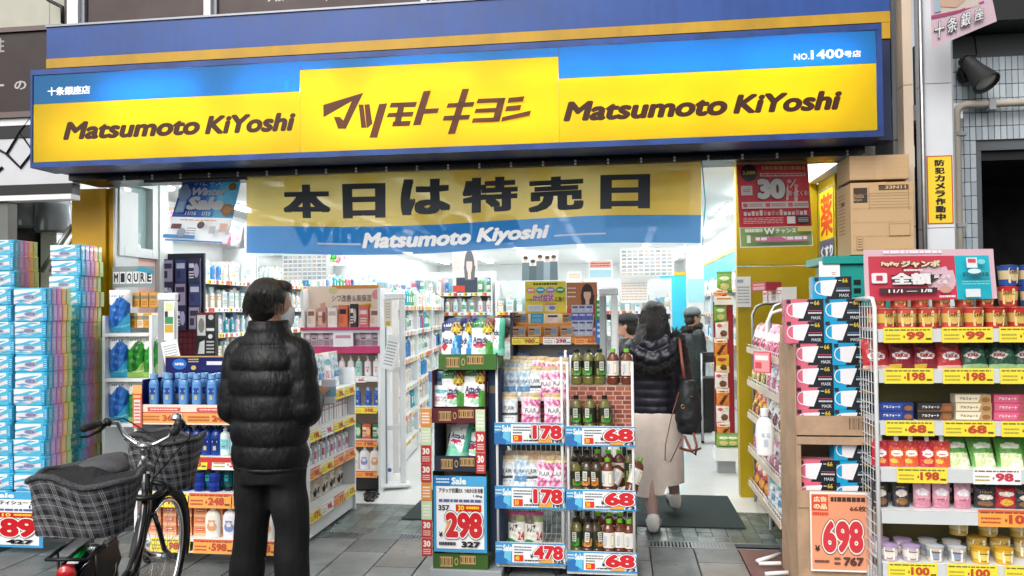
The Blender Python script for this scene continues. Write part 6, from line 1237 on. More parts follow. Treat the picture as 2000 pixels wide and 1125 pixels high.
simple('frame', lambda m: [m.box((0, 0, 0), (.07, .5, 1.93)), m.box((cwid-.07, 0, 0), (cwid, .5, 1.93)), m.box((.072, 0, 1.85), (cwid-.072, .5, 1.93)), m.box((.072, .45, 0), (cwid-.072, .5, 1.848))], CYAN, ck)
for z in (.5, .9, 1.25, 1.55): simple('shelf', lambda m: m.box((.073, .02, z-.03), (cwid-.073, .44, z)), WHITEM, ck); row(Fr(p, 14), TOIL, 6, .13, cwid-.13, .1, z+.002, 'chilled_drink', 'drink on the cooler shelf, %s level up' % nth(int(z*3)-1), 'drink')
simple_ = lambda *a: None
cb_ = thing('cyan_partition', 'cyan partition panel beside the cooler at the back', 'panel', (WX(1290, 13.8), 13.8, 0)); simple('panel', lambda m: m.box((0, 0, 0), (.5, .06, 2.08)), CYAN, cb_); simple('cap', lambda m: m.box((-.02, -.01, 2.082), (.52, .07, 2.14)), YEL, cb_)
cb2 = thing('white_pillar', 'white square pillar in the aisle of the shop', 'pillar', (WX(1345, 10.5), 10.5, 0)); simple('shaft', lambda m: m.bev((0, 0, 0.003), (.2, .3, ZC-.002), .01), INW, cb2); simple('cyan_band', lambda m: m.box((-.004, -.004, 1.6), (.204, .304, 1.9)), mat('pale_cyan', '#9fd6e0', .5), cb2)
# flyers and posters hanging inside
def flyer(s):
    rr = random.Random(5)
    for i in range(9):
        for j in range(7): s.rect(.03+i*.106, .04+j*.135, .11+i*.106, .12+j*.135, rr.choice(['#c9ced2', '#b9c3c9', '#d3c3b9', '#a9b3bd', '#d9d2c0', '#9aa9b5']), True)
    s.k += 1; s.rows(.02, .02, .98, .98, 14, '#7f8c96', .12)
sheetpaper(552, 487, 640, 548, 8.0, 'large price flyer hanging over the toiletry wall', 'sale_flyer', art=flyer, cat='flyer'); sheetpaper(1212, 484, 1316, 540, 8.5, 'large price flyer hanging above the walking woman', 'sale_flyer', art=flyer, cat='flyer'); sheetpaper(1212, 545, 1266, 592, 8.6, 'pale flyer with faint print below the large flyer', 'sale_flyer', art=lambda s: s.rows(.05, .1, .95, .9, 7, '#d6b9a8', .4), cat='flyer')
portrait(884, 484, 932, 572, 8.5, 'pale poster of a dark-haired person resting the head on an arm', '#e3e0de', False, hair='#6a6c70', skin='#e6d6cc')
def band(s):
    for i, (u, h) in enumerate(((.1, .82), (.3, .7), (.5, .86), (.7, .82), (.88, .84))): s.poly([(u-.11, 0), (u+.11, 0), (u+.1, h-.2), (u-.1, h-.2)], ('#6f8088', '#56666e', '#66767e', '#8fa0a8', '#5f7078')[i]); s.ell(u, h-.1, .06, .08, '#e0c3b0'); s.ell(u, h-.04, .065, .06, '#4a4038')
sheetpaper(1020, 490, 1090, 548, 8.5, 'poster of five people in grey suits under the hanging cloth', 'poster', art=band, cat='poster')
sheetpaper(1150, 508, 1196, 546, 9.5, 'small poster with red top line beside the group poster', 'poster', art=lambda s: (s.rect(.05, .6, .95, .95, '#d9a9a0'), s.rect(.05, .1, .95, .5, '#a9d0dc'), s.rows(.1, .65, .9, .9, 2, '#b04a40')), cat='poster'); sheetpaper(1108, 530, 1136, 548, 9.5, 'small cream card left of the gate post', 'card', art=lambda s: s.rows(.1, .2, .9, .8, 3, '#d6b46a'), cat='card')
# ------------------------------------------------------------------ big cloth across the entrance
YBN = 5.2
bTL, bTR, bBL, bBR = W(478, 338, YBN), W(1370, 309, YBN), W(480, 499, YBN), W(1368, 476, YBN)
def bn(u, v, l):
    p = bBL.lerp(bBR, u).lerp(bTL.lerp(bTR, u), v); p.z += .018*math.cos(u*2*math.pi*1.15+.6)*(1-v)*1.2+.012*math.cos(u*9)*v*(1-v); p.y += .02*math.sin(u*11+v*2)+.01*math.sin(u*29+1)*(1-v)-l; return p
def buv(px, py):
    u = (px-479)/(1369-479); t = 338+(309-338)*u; bt = 499+(476-499)*u; return u, (bt-py)/(bt-t)
b = MB(); nu, nv = 60, 12
ban = lambda v: '#2f8fd0' if v < .335 else '#ecc84a'
vsl = [0, .08, .16, .25, .333, .42, .5, .58, .66, .75, .83, .92, 1]
b.add([bn(i/nu, v, 0) for v in vsl for i in range(nu+1)], []); 
for j in range(12):
    for i in range(nu): b.f.append([j*(nu+1)+i, j*(nu+1)+i+1, (j+1)*(nu+1)+i+1, (j+1)*(nu+1)+i]); b.c.append(lin('#2a86d0' if j < 4 else '#ffcc5e')); b.m.append(0); b.sm.append(True)
CLOTH = see_through('banner_cloth', None, .9, .6, .75)
hc = thing('hanging_cloth', 'wide yellow and blue cloth banner with black characters across the entrance', 'banner', (0, 0, 0))
b.build('cloth', CLOTH, hc)
def bt_(chars, boxes, c, bold, **k):
    for ch, (x0, y0, x1, y1) in zip(chars, boxes):
        q = MB(); s = Sheet(q, bn); s.STEP = .0015; u0, v0 = buv(x0, y1); u1, v1 = buv(x1, y0); s.text(ch, u0, v0, u1, v1, c, bold=bold, res=3, **k); q.build('character', see_through('banner_ink', None, .93, .25, .6), hc)
bt_('本日は特売日', ((557, 358, 657, 428), (682, 355, 770, 425), (800, 345, 897, 418), (920, 342, 1027, 416), (1047, 343, 1153, 418), (1184, 340, 1276, 414)), '#28303a', .05)
bt_(['Matsumoto', 'Kiyoshi'], ((720, 444, 938, 480), (948, 440, 1088, 480)), '#eef4fa', .05, shear=.22)
for (x0, y0, x1, y1) in ((627, 470, 717, 476), (1097, 460, 1195, 466)):
    q = MB(); s = Sheet(q, bn); s.STEP = .0015; u0, v0 = buv(x0, y1); u1, v1 = buv(x1, y0)
    for i in range(6): s.poly([(u0+(u1-u0)*i/6, v0), (u0+(u1-u0)*(i+1)/6, v0), (u0+(u1-u0)*(i+1)/6, v1), (u0+(u1-u0)*i/6, v1)], '#eef4fa', True)
    q.build('rule', CLOTH, hc)
simple('cord', lambda m: [m.tube([bTR+Vector((0,0,0)), bTR+Vector((.02,0,-.28)), bBR+Vector((.012,0,-.01))], .004, 6), m.tube([bTL+Vector((0,0,.005)), bTR+Vector((0,0,.005))], .005, 6)], mat('cyan_cord', '#4fb0c4', .5), hc)
# translucent winter banner behind it
b = MB(); Y = 5.42; P0, P1, P2, P3 = W(490, 500, Y), W(1366, 480, Y), W(1366, 322, Y), W(490, 345, Y)
wf = lambda u, v, l: P0.lerp(P1, u).lerp(P3.lerp(P2, u), v)+Vector((0, .02*math.sin(u*9)-l, 0)); n = 24
b.add([wf(i/n, j/4, 0) for j in range(5) for i in range(n+1)], [(j*(n+1)+i, j*(n+1)+i+1, (j+1)*(n+1)+i+1, (j+1)*(n+1)+i) for j in range(4) for i in range(n)], '#dcecf0', sm=True)
s = Sheet(b, wf); s.STEP = .002
for u, v, r_ in ((.1, .9, .04), (.27, .93, .05), (.5, .92, .05), (.57, .85, .06), (.66, .95, .05)): s.poly([(u+r_*.6*math.cos(R(60*k)), v+r_*2.6*math.sin(R(60*k))) for k in range(6)], '#c9761c')
s.text('Winter', .1, .1, .36, .42, '#3f7fb8', bold=.06); s.text('Sale', .38, .08, .62, .6, '#3f7fb8', bold=.06); s.rect(.8, .25, .98, .95, '#e6d9b0'); s.rect(.93, .8, .98, .93, '#c9503a')
for i in range(3): s.rows(.82, .35+.18*i, .96, .48+.18*i, 1, '#3a3a34', .7)
s.rows(.02, .7, .2, .85, 1, '#e9eef0', .8)
tag(b.build('winter_banner', see_through('winter_cloth', None, .95, .6, .5)), 'pale blue winter sale banner showing through behind the yellow cloth', 'banner')
# tilted winter poster at the left
b = MB(); Y = 5.3; P0, P1, P2, P3 = W(320, 470, Y-.06), W(444, 476, Y-.06), W(476, 331, Y), W(364, 333, Y)
wf2 = lambda u, v, l: P0.lerp(P1, u).lerp(P3.lerp(P2, u), v)+Vector((0, .003*math.sin(u*4+v*2)-l, 0)); n = 10
b.add([wf2(i/n, j/n, 0) for j in range(n+1) for i in range(n+1)], [(j*(n+1)+i, j*(n+1)+i+1, (j+1)*(n+1)+i+1, (j+1)*(n+1)+i) for j in range(n) for i in range(n)], '#e6eaee', sm=True)
s = Sheet(b, wf2); s.STEP = .0012
for i in range(6):
    cc = ('#1f4fa0', '#1f4fa0', '#2564b0', '#3f8fc8', '#5fb5d6', '#5fb5d6')[i]; s.poly([(i/6, .34), ((i+1)/6, .34), ((i+1)/6, 1), (i/6, 1)], cc, True)
s.k += 1
for i in range(7): s.ell(rnd.uniform(.03, .14), rnd.uniform(.6, .8), rnd.uniform(.04, .1), rnd.uniform(.04, .09), '#b9d3ea', 12)
s.text('ハピネス!', .24, .78, .74, .86, '#f2f6fa', bold=.03); s.text('Winter', .22, .64, .82, .75, '#f6f9fb', bold=.06, shear=.15); s.text('Sale', .2, .44, .82, .63, '#f6f9fb', bold=.07, shear=.1); s.text('11/16', .22, .365, .4, .42, '#eef3f8', bold=.03); s.text('1/15', .5, .365, .64, .42, '#eef3f8', bold=.03)
for u, v, r_ in ((.12, .92, .1), (.9, .76, .07), (.9, .45, .11)): s.poly([(u+r_*math.cos(R(60*k+10)), v+r_*.8*math.sin(R(60*k+10))) for k in range(6)], '#b8702e'); s.ell(u, v, r_*.55, r_*.45, '#d89a4a', 10)
s.rrect(.06, .4, .2, .58, .02, '#8fc3e6'); s.rect(.08, .43, .18, .55, '#b9dcf0'); s.rows(.05, .92, .8, .97, 1, '#cfdff0', .4)
s.rect(.05, .0, .95, .02, '#3f7fc0'); s.rect(.0, .04, .5, .09, '#3f86c4'); s.rect(.08, .17, .24, .24, '#6a3a40'); s.ell(.27, .12, .07, .06, '#9aa6b8'); s.ell(.55, .23, .06, .05, '#5a4a4a'); s.rect(.7, .12, .8, .22, '#c0c3c6'); s.rect(.86, .15, .98, .26, '#e6b9a9'); s.rows(.35, .1, .5, .2, 3, '#8a8f98'); s.rows(.2, .28, .8, .31, 1, '#e0a06a')
tag(b.build('winter_poster', see_through('winter_poster_film', None, 1., .5, .3)), 'tilted blue winter sale poster with white lower half beside the cloth banner', 'poster')
# red cashback poster at the right
b = MB(); Y = 5.45; P0, P1, P2, P3 = W(1446, 484, Y), W(1588, 480, Y), W(1576, 297, Y), W(1437, 297, Y)
wf3 = lambda u, v, l: P0.lerp(P1, u).lerp(P3.lerp(P2, u), v)+Vector((0, .0025*math.sin(u*4+v*3)-l, 0))
b.add([wf3(i/n, j/n, 0) for j in range(n+1) for i in range(n+1)], [(j*(n+1)+i, j*(n+1)+i+1, (j+1)*(n+1)+i+1, (j+1)*(n+1)+i) for j in range(n) for i in range(n)], '#e3e0dc', sm=True)
s = Sheet(b, wf3); s.STEP = .0014; grid_rect(s, .0, .21, 1, .87, '#cc2f3f', 8); grid_rect(s, .01, .01, .99, .205, '#8cb06a', 8); grid_rect(s, .0, .87, 1, .92, '#c9b48a', 6)
s.rows(.2, .93, .75, .98, 1, '#4a4a50', .7); s.ell(.17, .78, .12, .09, '#2a2226'); s.text('3,000', .08, .755, .26, .8, '#e6c93c', bold=.04); s.rows(.35, .8, .95, .85, 1, '#f0c9a0', .7); s.rect(.32, .74, .95, .775, '#f0e6e4'); s.rows(.34, .745, .93, .77, 1, '#b05058')
s.text('30', .27, .5, .66, .715, '#f8f4f4', bold=.07, edge=[(.11, '#7a2028')], res=4); [(s.ell(u, v, .028, .018, '#f8f4f4', 14), s.ell(u, v, .012, .009, '#cc2f3f', 10)) for u, v in ((.72, .685), (.81, .635))]; s.poly([(.715, .615), (.735, .615), (.82, .705), (.8, .705)], '#f8f4f4'); s.text('戻ってくる!', .69, .53, .97, .585, '#f8f4f4', bold=.02); s.rrect(.04, .54, .2, .64, .01, '#f0e9ea'); s.rows(.07, .57, .17, .61, 2, '#c98a90')
s.rect(.04, .4, .96, .47, '#f0e6e4')
for i in range(3): s.rect(.06+.31*i, .415, .12+.31*i, .455, '#d86a70'); s.rows(.14+.31*i, .415, .33+.31*i, .455, 2, '#b9a0a0', .5)
for i in range(16): s.rect(.06+.055*i, .325, .1+.055*i, .325+rnd.uniform(.03, .06), rnd.choice(['#e6b9b4', '#c9d3d9', '#e9d9c9', '#b98a94']), True)
s.k += 1; s.rows(.05, .24, .6, .31, 4, '#eab9bc', .4); s.rect(.65, .235, .76, .31, '#e9e4e4'); s.rect(.78, .235, .96, .315, '#3a2a2c'); s.rows(.8, .25, .94, .3, 3, '#cfc6c6', .4)
s.text('W', .32, .125, .47, .195, '#f2f6ec', bold=.05, edge=[(.1, '#4a8a3a')]); s.text('チャンス', .48, .135, .76, .185, '#f2f6ec', bold=.04); s.rect(.78, .15, .98, .2, '#e6c97a'); s.rows(.06, .14, .3, .185, 1, '#f2f6ec', .8); s.rect(.18, .05, .92, .1, '#c96a9a'); s.rows(.2, .055, .9, .095, 1, '#f6e9f0', .8); s.rect(.08, .04, .13, .12, '#dfe9df')
tag(b.build('cashback_poster', see_through('cashback_film', None, 1., .25, .3)), 'large red and green poster with white numerals at the entrance corner', 'poster')
# medicine sign on the yellow side wall
b = MB(); z0, z1 = WZ(1615, 514, 6.3), WZ(1615, 366, 6.3); b.box((1.5765, 6.13, z0), (1.5795, 6.56, z1), '#5a6a80'); s = flat(b, (1.5765, 6.555, z0), (0, -.42, 0), (0, 0, z1-z0)); s.rect(.04, .32, .98, .97, '#e8c41f'); s.text('薬', .12, .36, .95, .93, '#c9352a', bold=.03); s.rect(.04, .03, .98, .3, '#2f4a8a'); s.text('ｲﾁﾞ' if False else 'くすり', .1, .08, .95, .24, '#e9eef4', bold=.06)
tag(b.build('medicine_sign', GLOSS), 'yellow sign with one large red character on the yellow side wall', 'sign')
sheetpaper(1438, 540, 1466, 600, 6.58, 'white calendar sheet low on the yellow panel', art=lambda s: (s.rows(.1, .1, .9, .7, 6, '#aab0b4', .5), s.rect(.1, .8, .5, .9, '#8fb0c0')))
# ================================================================== PEOPLE
def remesh(mb, name, m, parent, voxel=.01, smooth=4, fac=.5, wob=0., ws=14.):
    me = mb.build('tmp_'+name, m, me_only=True); o = bpy.data.objects.new('tmp', me)
    md = o.modifiers.new('r', 'REMESH'); md.mode = 'VOXEL'; md.voxel_size = voxel; md.use_smooth_shade = True
    if smooth: sm_ = o.modifiers.new('s', 'SMOOTH'); sm_.factor = fac; sm_.iterations = smooth
    nm = bpy.data.meshes.new_from_object(worked(o)); nm.name = name
    bpy.data.objects.remove(o); bpy.data.meshes.remove(me)
    if wob:
        ns = [v.normal.copy() for v in nm.vertices]; cs = [v.co.copy() for v in nm.vertices]; fl_ = []
        for c, q in zip(cs, ns): fl_ += list(c+q*(noise.noise(c*ws)*wob))
        nm.vertices.foreach_set('co', fl_); nm.update()
    nm.materials.clear(); nm.materials.append(m)
    for p in nm.polygons: p.use_smooth = True
    return put(nm, name, parent)
def rings(mb, rs, n=28, cap=True):
    """loft of horizontal ellipses (cx, cy, z, rx, ry)"""
    vs = []
    for cx, cy, z, rx, ry in rs:
        for i in range(n): a = 2*math.pi*i/n; vs.append((cx+rx*math.cos(a), cy+ry*math.sin(a), z))
    k = len(rs); fs = [(j*n+i, j*n+(i+1) % n, (j+1)*n+(i+1) % n, (j+1)*n+i) for j in range(k-1) for i in range(n)]
    if cap: fs += [tuple(range(n))[::-1], tuple(range((k-1)*n, k*n))]
    mb.add(vs, fs, sm=True)
def lerp_rs(keys, step=.012, fn=None):
    out = []
    for a, b in zip(keys, keys[1:]):
        k = max(1, int(abs(b[2]-a[2])/step))
        for i in range(k): t = i/k; out.append([x+(y-x)*t for x, y in zip(a, b)])
    out.append(list(keys[-1]))
    if fn:
        for r_ in out:
            q = fn(r_[2]); r_[3] *= q; r_[4] *= q
    return out
def limb(mb, pts, rad, step=.012, fn=None, n=14):
    P_, Q = [], []; d = 0
    for i in range(len(pts)-1):
        a, b = Vector(pts[i]), Vector(pts[i+1]); L_ = (b-a).length; k = max(2, int(L_/step))
        for j in range(k):
            t = j/k; P_.append(a.lerp(b, t)); Q.append((rad[i]+(rad[i+1]-rad[i])*t)*(fn(d+L_*t) if fn else 1))
        d += L_
    P_.append(Vector(pts[-1])); Q.append(rad[-1])
    # soften the joints
    for _ in range(3): P_ = [P_[0]]+[(P_[i-1]+P_[i]*2+P_[i+1])/4 for i in range(1, len(P_)-1)]+[P_[-1]]
    mb.tube(P_, Q, n)
def ball(mb, c, rx, ry, rz_, n=16):
    c = Vector(c); rings(mb, [(c.x, c.y, c.z+rz_*math.sin(R(t)), max(.0005, rx*math.cos(R(t))), max(.0005, ry*math.cos(R(t)))) for t in range(-84, 85, 14)], n)
SKIN = mat('skin', '#c99a80', .5, var=.06, vscale=20)
def head(mb, o, yaw, s=1.):
    """skull, jaw, nose, ears and neck; the face looks along +y turned by yaw"""
    mb.X = Matrix.Translation(o) @ Matrix.Rotation(yaw, 4, 'Z') @ Matrix.Scale(s, 4)
    rings(mb, [(0, .035, -.118, .03, .032), (0, .03, -.105, .048, .055), (0, .02, -.075, .06, .076), (0, .008, -.03, .069, .09), (0, 0, .02, .075, .095), (0, -.004, .06, .073, .092), (0, -.006, .09, .058, .076), (0, -.006, .108, .032, .045)], 24)
    limb(mb, [(0, .09, .012), (0, .112, -.022), (0, .095, -.035)], [.008, .013, .01], .006)
    for sx in (-1, 1):
        ball(mb, (sx*.076, -.006, -.01), .012, .02, .032, 10); ball(mb, (sx*.03, .082, .012), .016, .01, .009, 8)
    ball(mb, (0, .088, -.062), .024, .01, .008, 8)
    limb(mb, [(0, -.012, -.05), (0, -.02, -.15), (0, -.015, -.24)], [.054, .055, .07])
    mb.X = None
def hand(mb, w, d, up, side, s=1.):
    """palm, four fingers of different length and a thumb; w wrist, d pointing direction"""
    w = Vector(w); d = Vector(d).normalized(); up = Vector(up); x = d.cross(up).normalized(); up = x.cross(d).normalized()
    limb(mb, [w-d*.02, w+d*.045, w+d*.085], [.026*s, .036*s, .034*s], .012, n=10)
    for i, L_ in enumerate((.066, .076, .07, .054)):
        b = w+d*.085+x*(i-1.5)*.019; k = b+d*L_*.5-up*.01; t = k+d*L_*.32-up*L_*.42; mb.tube([b-d*.02, b, k, t], [.0095*s, .0092*s, .0086*s, .0072*s], 8)
    b = w+d*.03-x*.03*side; mb.tube([b, b+d*.03-x*.022*side-up*.006, b+d*.055-x*.022*side-up*.018], [.012*s, .0105*s, .008*s], 8)
def body(root, J, skin=SKIN, yaw=0., s=1., voxel=.0085):
    """one continuous figure from joints J"""
    mb = MB(); hz = J['head']; head(mb, hz, yaw, s)
    c = J['chest']; pv = J['pelvis']
    rings(mb, [(pv[0], pv[1], pv[2]-.09, .13*s, .1*s), (pv[0], pv[1], pv[2], .155*s, .11*s), ((c[0]+pv[0])/2, (c[1]+pv[1])/2, (c[2]+pv[2])/2-.02, .13*s, .095*s), (c[0], c[1], c[2], .16*s, .105*s), (c[0], c[1]-.005, c[2]+.12, .17*s, .09*s), (c[0], c[1]-.01, c[2]+.17, .08*s, .06*s)], 24)
    for k in 'LR':
        sx = -1 if k == 'L' else 1; sh, el, wr = [Vector(q) for q in J['arm'+k]]
        limb(mb, [(c[0]+sx*.1*s, c[1], c[2]+.1), sh, el, wr], [.05*s, .05*s, .04*s, .026*s]); dd = (wr-el).normalized(); hand(mb, wr, J.get('hd'+k, dd), J.get('hu'+k, (0, 0, 1)), sx, s*.95)
        h, kn, an, to = [Vector(q) for q in J['leg'+k]]
        limb(mb, [h, kn, an], [.082*s, .056*s, .036*s]); limb(mb, [an+Vector((0, 0, -.01)), an.lerp(to, .45)-Vector((0, 0, .02)), to], [.036*s, .035*s, .026*s])
    return remesh(mb, 'body', skin, root, voxel, 3, .4)
def quilt(p, d=.05, ph=0., e=.55): return lambda z: 1-d+d*1.5*abs(math.sin(math.pi*(z-ph)/p))**e
def fabric(name, c, rough, wr=.5, sc=22., stretch=(1, 1, .35), sheen=0.):
    return mat(name, c, rough, var=.12, vscale=12, bump=wr, bscale=sc, stretch=stretch, spec=.5)
def shoe(mb, an, to, w=.042, h=.07):
    an = Vector(an); to = Vector(to); d = (to-an); d.z = 0; d.normalize()
    heel = Vector((an.x, an.y, 0))-d*.055; L_ = (Vector((to.x, to.y, 0))-heel).length+.045; x = Vector((d.y, -d.x, 0)); z0 = min(an.z-.085, to.z-.03)
    pr = [(0, .028, .075), (.08, .036, .085), (.3, .036, .088), (.5, .04, .062), (.75, .046, .045), (.93, .036, .036), (1, .014, .022)]
    n = 14; vs = []; kk = h/.07
    for t, hw, hh in pr:
        hw *= .5+.5*kk; hh *= kk
        base = heel+d*(L_*t); zz = an.z-.08+(to.z-.03-(an.z-.08))*t
        for i in range(n):
            a = 2*math.pi*i/n; u = math.cos(a)*hw; v = math.sin(a); q = base+x*u; q.z = zz+hh*.5+hh*.5*math.copysign(abs(v)**.7, v); vs.append(q)
    k = len(pr); mb.add(vs, [(j*n+i, j*n+(i+1) % n, (j+1)*n+(i+1) % n, (j+1)*n+i) for j in range(k-1) for i in range(n)]+[tuple(range(n))[::-1], tuple(range((k-1)*n, k*n))], sm=True)
HAIR = mat('black_hair', '#14110f', .38, var=.3, vscale=60, bump=.9, bscale=70, stretch=(3, 3, .4), spec=.6)
def strands(root, base, n, fn, r=.0016, m=None):
    b = MB()
    for i in range(n): p_ = fn(i); b.tube(p_, [r]*(len(p_)-2)+[r*.8, r*.3], 3, sm=True, cap=False)
    o = b.build('hair_strands', m or HAIR, root); o['kind'] = 'stuff'; return o
# ------------------------------------------------------------------ the man in the black puffer jacket
mx = W(527, 600, 3.62).x
man = thing('person', 'person in black puffer jacket and black trousers seen from behind', 'person', (mx, 3.62, 0), R(-6), )
HY = R(-32)
J = dict(head=(0, .01, 1.558), chest=(0, .02, 1.17), pelvis=(0, .0, .88), armL=((-.155, 0, 1.335), (-.175, -.02, 1.06), (-.13, .2, 1.02)), armR=((.155, 0, 1.335), (.185, .0, 1.05), (.12, .2, 1.09)), legL=((-.085, 0, .86), (-.115, .02, .47), (-.13, -.03, .09), (-.15, .13, .035)), legR=((.085, 0, .86), (.1, .02, .47), (.12, -.02, .09), (.14, .14, .035)), hdR=(.1, .9, .4), hdL=(.3, .9, 0))
body(man, J, yaw=HY)
PUFF = mat('black_puffer', '#0b0b0d', .5, var=.25, vscale=9, bump=.6, bscale=24, stretch=(2.2, 2.2, .9), spec=.4)
b = MB(); q = quilt(.116, .075, .785, .38)
rings(b, lerp_rs([(0, .0, .785, .172, .13), (0, 0, .80, .182, .138), (0, .0, .9, .186, .146), (0, .0, 1.05, .188, .15), (0, -.002, 1.2, .192, .15), (0, -.005, 1.3, .185, .138), (0, -.008, 1.365, .155, .12), (0, -.01, 1.41, .115, .1), (0, -.008, 1.45, .09, .09)], .01, q), 36)
rings(b, lerp_rs([(0, -.008, 1.41, .1, .098), (0, -.01, 1.44, .097, .096), (0, -.008, 1.483, .088, .09)], .01, lambda z: 1+.05*abs(math.sin((z-1.42)*math.pi/.042))), 30)
for k, sx in (('L', -1), ('R', 1)):
    sh, el, wr = J['arm'+k]; limb(b, [(sx*.1, 0, 1.345), (sx*.15, -.005, 1.32), Vector(el)+Vector((sx*.005, -.01, 0)), wr], [.075, .083, .076, .056], .01, lambda d: 1-.08+.1*abs(math.sin(math.pi*(d+.03)/.105))**.38, 18)
remesh(b, 'jacket', PUFF, man, .0085, 2, .35, .004, 16.)
b = MB(); rings(b, [(0, 0, .775, .172, .13), (0, 0, .783, .18, .138), (0, 0, .795, .18, .138), (0, 0, .803, .172, .13)], 36); b.build('jacket_hem', PUFF, man)
TROU = fabric('black_trousers', '#0b0b0e', .8, .9, 14., (1, 1, .5))
b = MB(); rings(b, lerp_rs([(0, 0, .72, .165, .125), (0, 0, .8, .175, .13), (0, 0, .88, .17, .125)], .02), 28)
for k in 'LR': h, kn, an, to = J['leg'+k]; limb(b, [h, kn, (an[0], an[1], .1), (an[0], an[1]+.005, .025)], [.102, .083, .078, .08], .015, lambda d: 1+.02*math.sin(d*31))
remesh(b, 'trousers', TROU, man, .011, 2, .4, .016, 8.)
for k in 'LR': b = MB(); shoe(b, J['leg'+k][2], J['leg'+k][3], h=.09); b.build('shoe', BLACKP, man)
b = MB(); b.X = Matrix.Translation(J['head']) @ Matrix.Rotation(HY, 4, 'Z')
ball(b, (0, -.02, .04), .087, .1, .092, 22); ball(b, (0, -.038, -.012), .077, .074, .078, 22); ball(b, (0, -.055, -.055), .05, .04, .042, 18); ball(b, (.0, .055, .085), .062, .05, .035, 16)
for sx in (-1, 1): ball(b, (sx*.07, -.005, .02), .014, .04, .03, 12)
b.X = None; remesh(b, 'hair', HAIR, man, .007, 3, .5, .002, 45.)
def _ms(i):
    rr = random.Random(i); a = rr.uniform(0, 6.283); e = rr.uniform(-.5, 1.45); cr = Matrix.Rotation(HY, 3, 'Z')
    d = Vector((math.cos(a)*math.cos(e), math.sin(a)*math.cos(e)-.2, math.sin(e)))
    if d.y > .45 and e < .6: d.y = -abs(d.y)
    d.normalize(); p = Vector((d.x*.088, d.y*.098-.02, d.z*.094+.03)); t = Vector((-d.z*d.x*.6+rr.uniform(-.15, .15), -d.z*d.y*.6-.25, -.8-rr.uniform(0, .3))).normalized()
    k = d*rr.uniform(.002, .009)*(1+max(0, d.z)); return [Vector(J['head'])+cr @ (p-d*.01), Vector(J['head'])+cr @ (p+k*.8+t*.012), Vector(J['head'])+cr @ (p+k*1.0+t*.024), Vector(J['head'])+cr @ (p+k*1.05+t*.036)]
strands(man, None, 2600, _ms, .0009)
b = MB(); b.X = Matrix.Translation(J['head']) @ Matrix.Rotation(HY, 4, 'Z'); rings(b, [(0, .05, -.11, .05, .052), (0, .045, -.09, .062, .068), (0, .04, -.05, .066, .078), (0, .05, -.012, .05, .072)], 24); b.tube([(.066, .04, -.02), (.082, .0, .015), (.084, -.018, -.002), (.078, .0, -.05), (.06, .05, -.085)], .0018, 5); b.build('face_mask', mat('mask_white', '#d9dde0', .8, var=.04), man)
b = MB(); b.bev((-.035, -.02, 0), (.035, .02, .13), .012, '#dfe3e6'); b.box((-.036, -.021, .04), (.036, .021, .09), '#8fb9cc')
tag(b.build('small_bottle', GLOSS, None, man.matrix_basis @ Vector((.15, .31, 1.05)), R(20)), 'small pale bottle held in the right hand of the black-jacketed person', 'bottle')
# ------------------------------------------------------------------ the woman walking in
wx, wy = .235, 5.60
wom = thing('person', 'person with long dark hair, navy puffer jacket and beige skirt walking in', 'person', (wx, wy, 0), R(-3))
J = dict(head=(0, .02, 1.462), chest=(0, .01, 1.1), pelvis=(0, 0, .83), armL=((-.165, 0, 1.25), (-.2, -.02, 1.0), (-.17, .08, .8)), armR=((.165, 0, 1.25), (.2, -.01, 1.0), (.16, .14, .85)), legL=((-.075, 0, .8), (-.06, .0, .44), (-.02, -.1, .1), (-.02, .05, .04)), legR=((.075, 0, .8), (.1, .2, .46), (.13, .33, .15), (.12, .5, .13)), hdL=(.2, .3, -.9))
TIGHT = mat('tights', '#a98b83', .6, var=.05)
body(wom, J, skin=mat('skin_pale', '#c8a091', .5, var=.06), yaw=R(4), s=.94)
NPUF = mat('navy_puffer', '#14141f', .38, var=.12, vscale=10, bump=.5, bscale=16, stretch=(1.6, 1.6, .7), spec=.5)
b = MB(); q = quilt(.058, .035, .8)
rings(b, lerp_rs([(0, 0, .80, .178, .13), (0, 0, .9, .175, .13), (0, 0, 1.0, .172, .128), (0, 0, 1.12, .185, .135), (0, -.005, 1.22, .19, .13), (0, -.01, 1.28, .16, .115), (0, -.01, 1.32, .1, .09), (0, -.01, 1.36, .085, .08)], .007, q), 34)
for k, sx in (('L', -1), ('R', 1)):
    sh, el, wr = J['arm'+k]; limb(b, [(sx*.1, 0, 1.255), (sx*.16, -.005, 1.235), el, wr], [.07, .076, .066, .048], .007, lambda d: 1-.04+.06*abs(math.sin(math.pi*d/.058))**.55, 16)
remesh(b, 'jacket', NPUF, wom, .0065, 1, .3, .002, 20.)
b = MB(); limb(b, [(-.15, -.07, 1.27), (-.1, -.13, 1.21), (0, -.155, 1.17), (.1, -.14, 1.22), (.15, -.08, 1.3)], [.04, .05, .055, .055, .045]); limb(b, [(-.08, -.1, 1.3), (0, -.135, 1.26), (.09, -.1, 1.31)], [.045, .055, .05]); ball(b, (.02, -.1, 1.24), .11, .06, .075, 18)
remesh(b, 'hood', NPUF, wom, .008, 1, .3, .01, 26.)
FUR = mat('black_fur', '#0a0909', .85, var=.3, vscale=80)
b = MB(); limb(b, [(-.17, -.08, 1.22), (-.13, -.14, 1.15), (-.02, -.18, 1.1), (.1, -.17, 1.14), (.17, -.12, 1.23), (.17, -.07, 1.31), (.13, -.04, 1.35)], [.028, .034, .036, .036, .04, .042, .034]); remesh(b, 'fur_trim', FUR, wom, .009, 1, .3, .012, 50.)
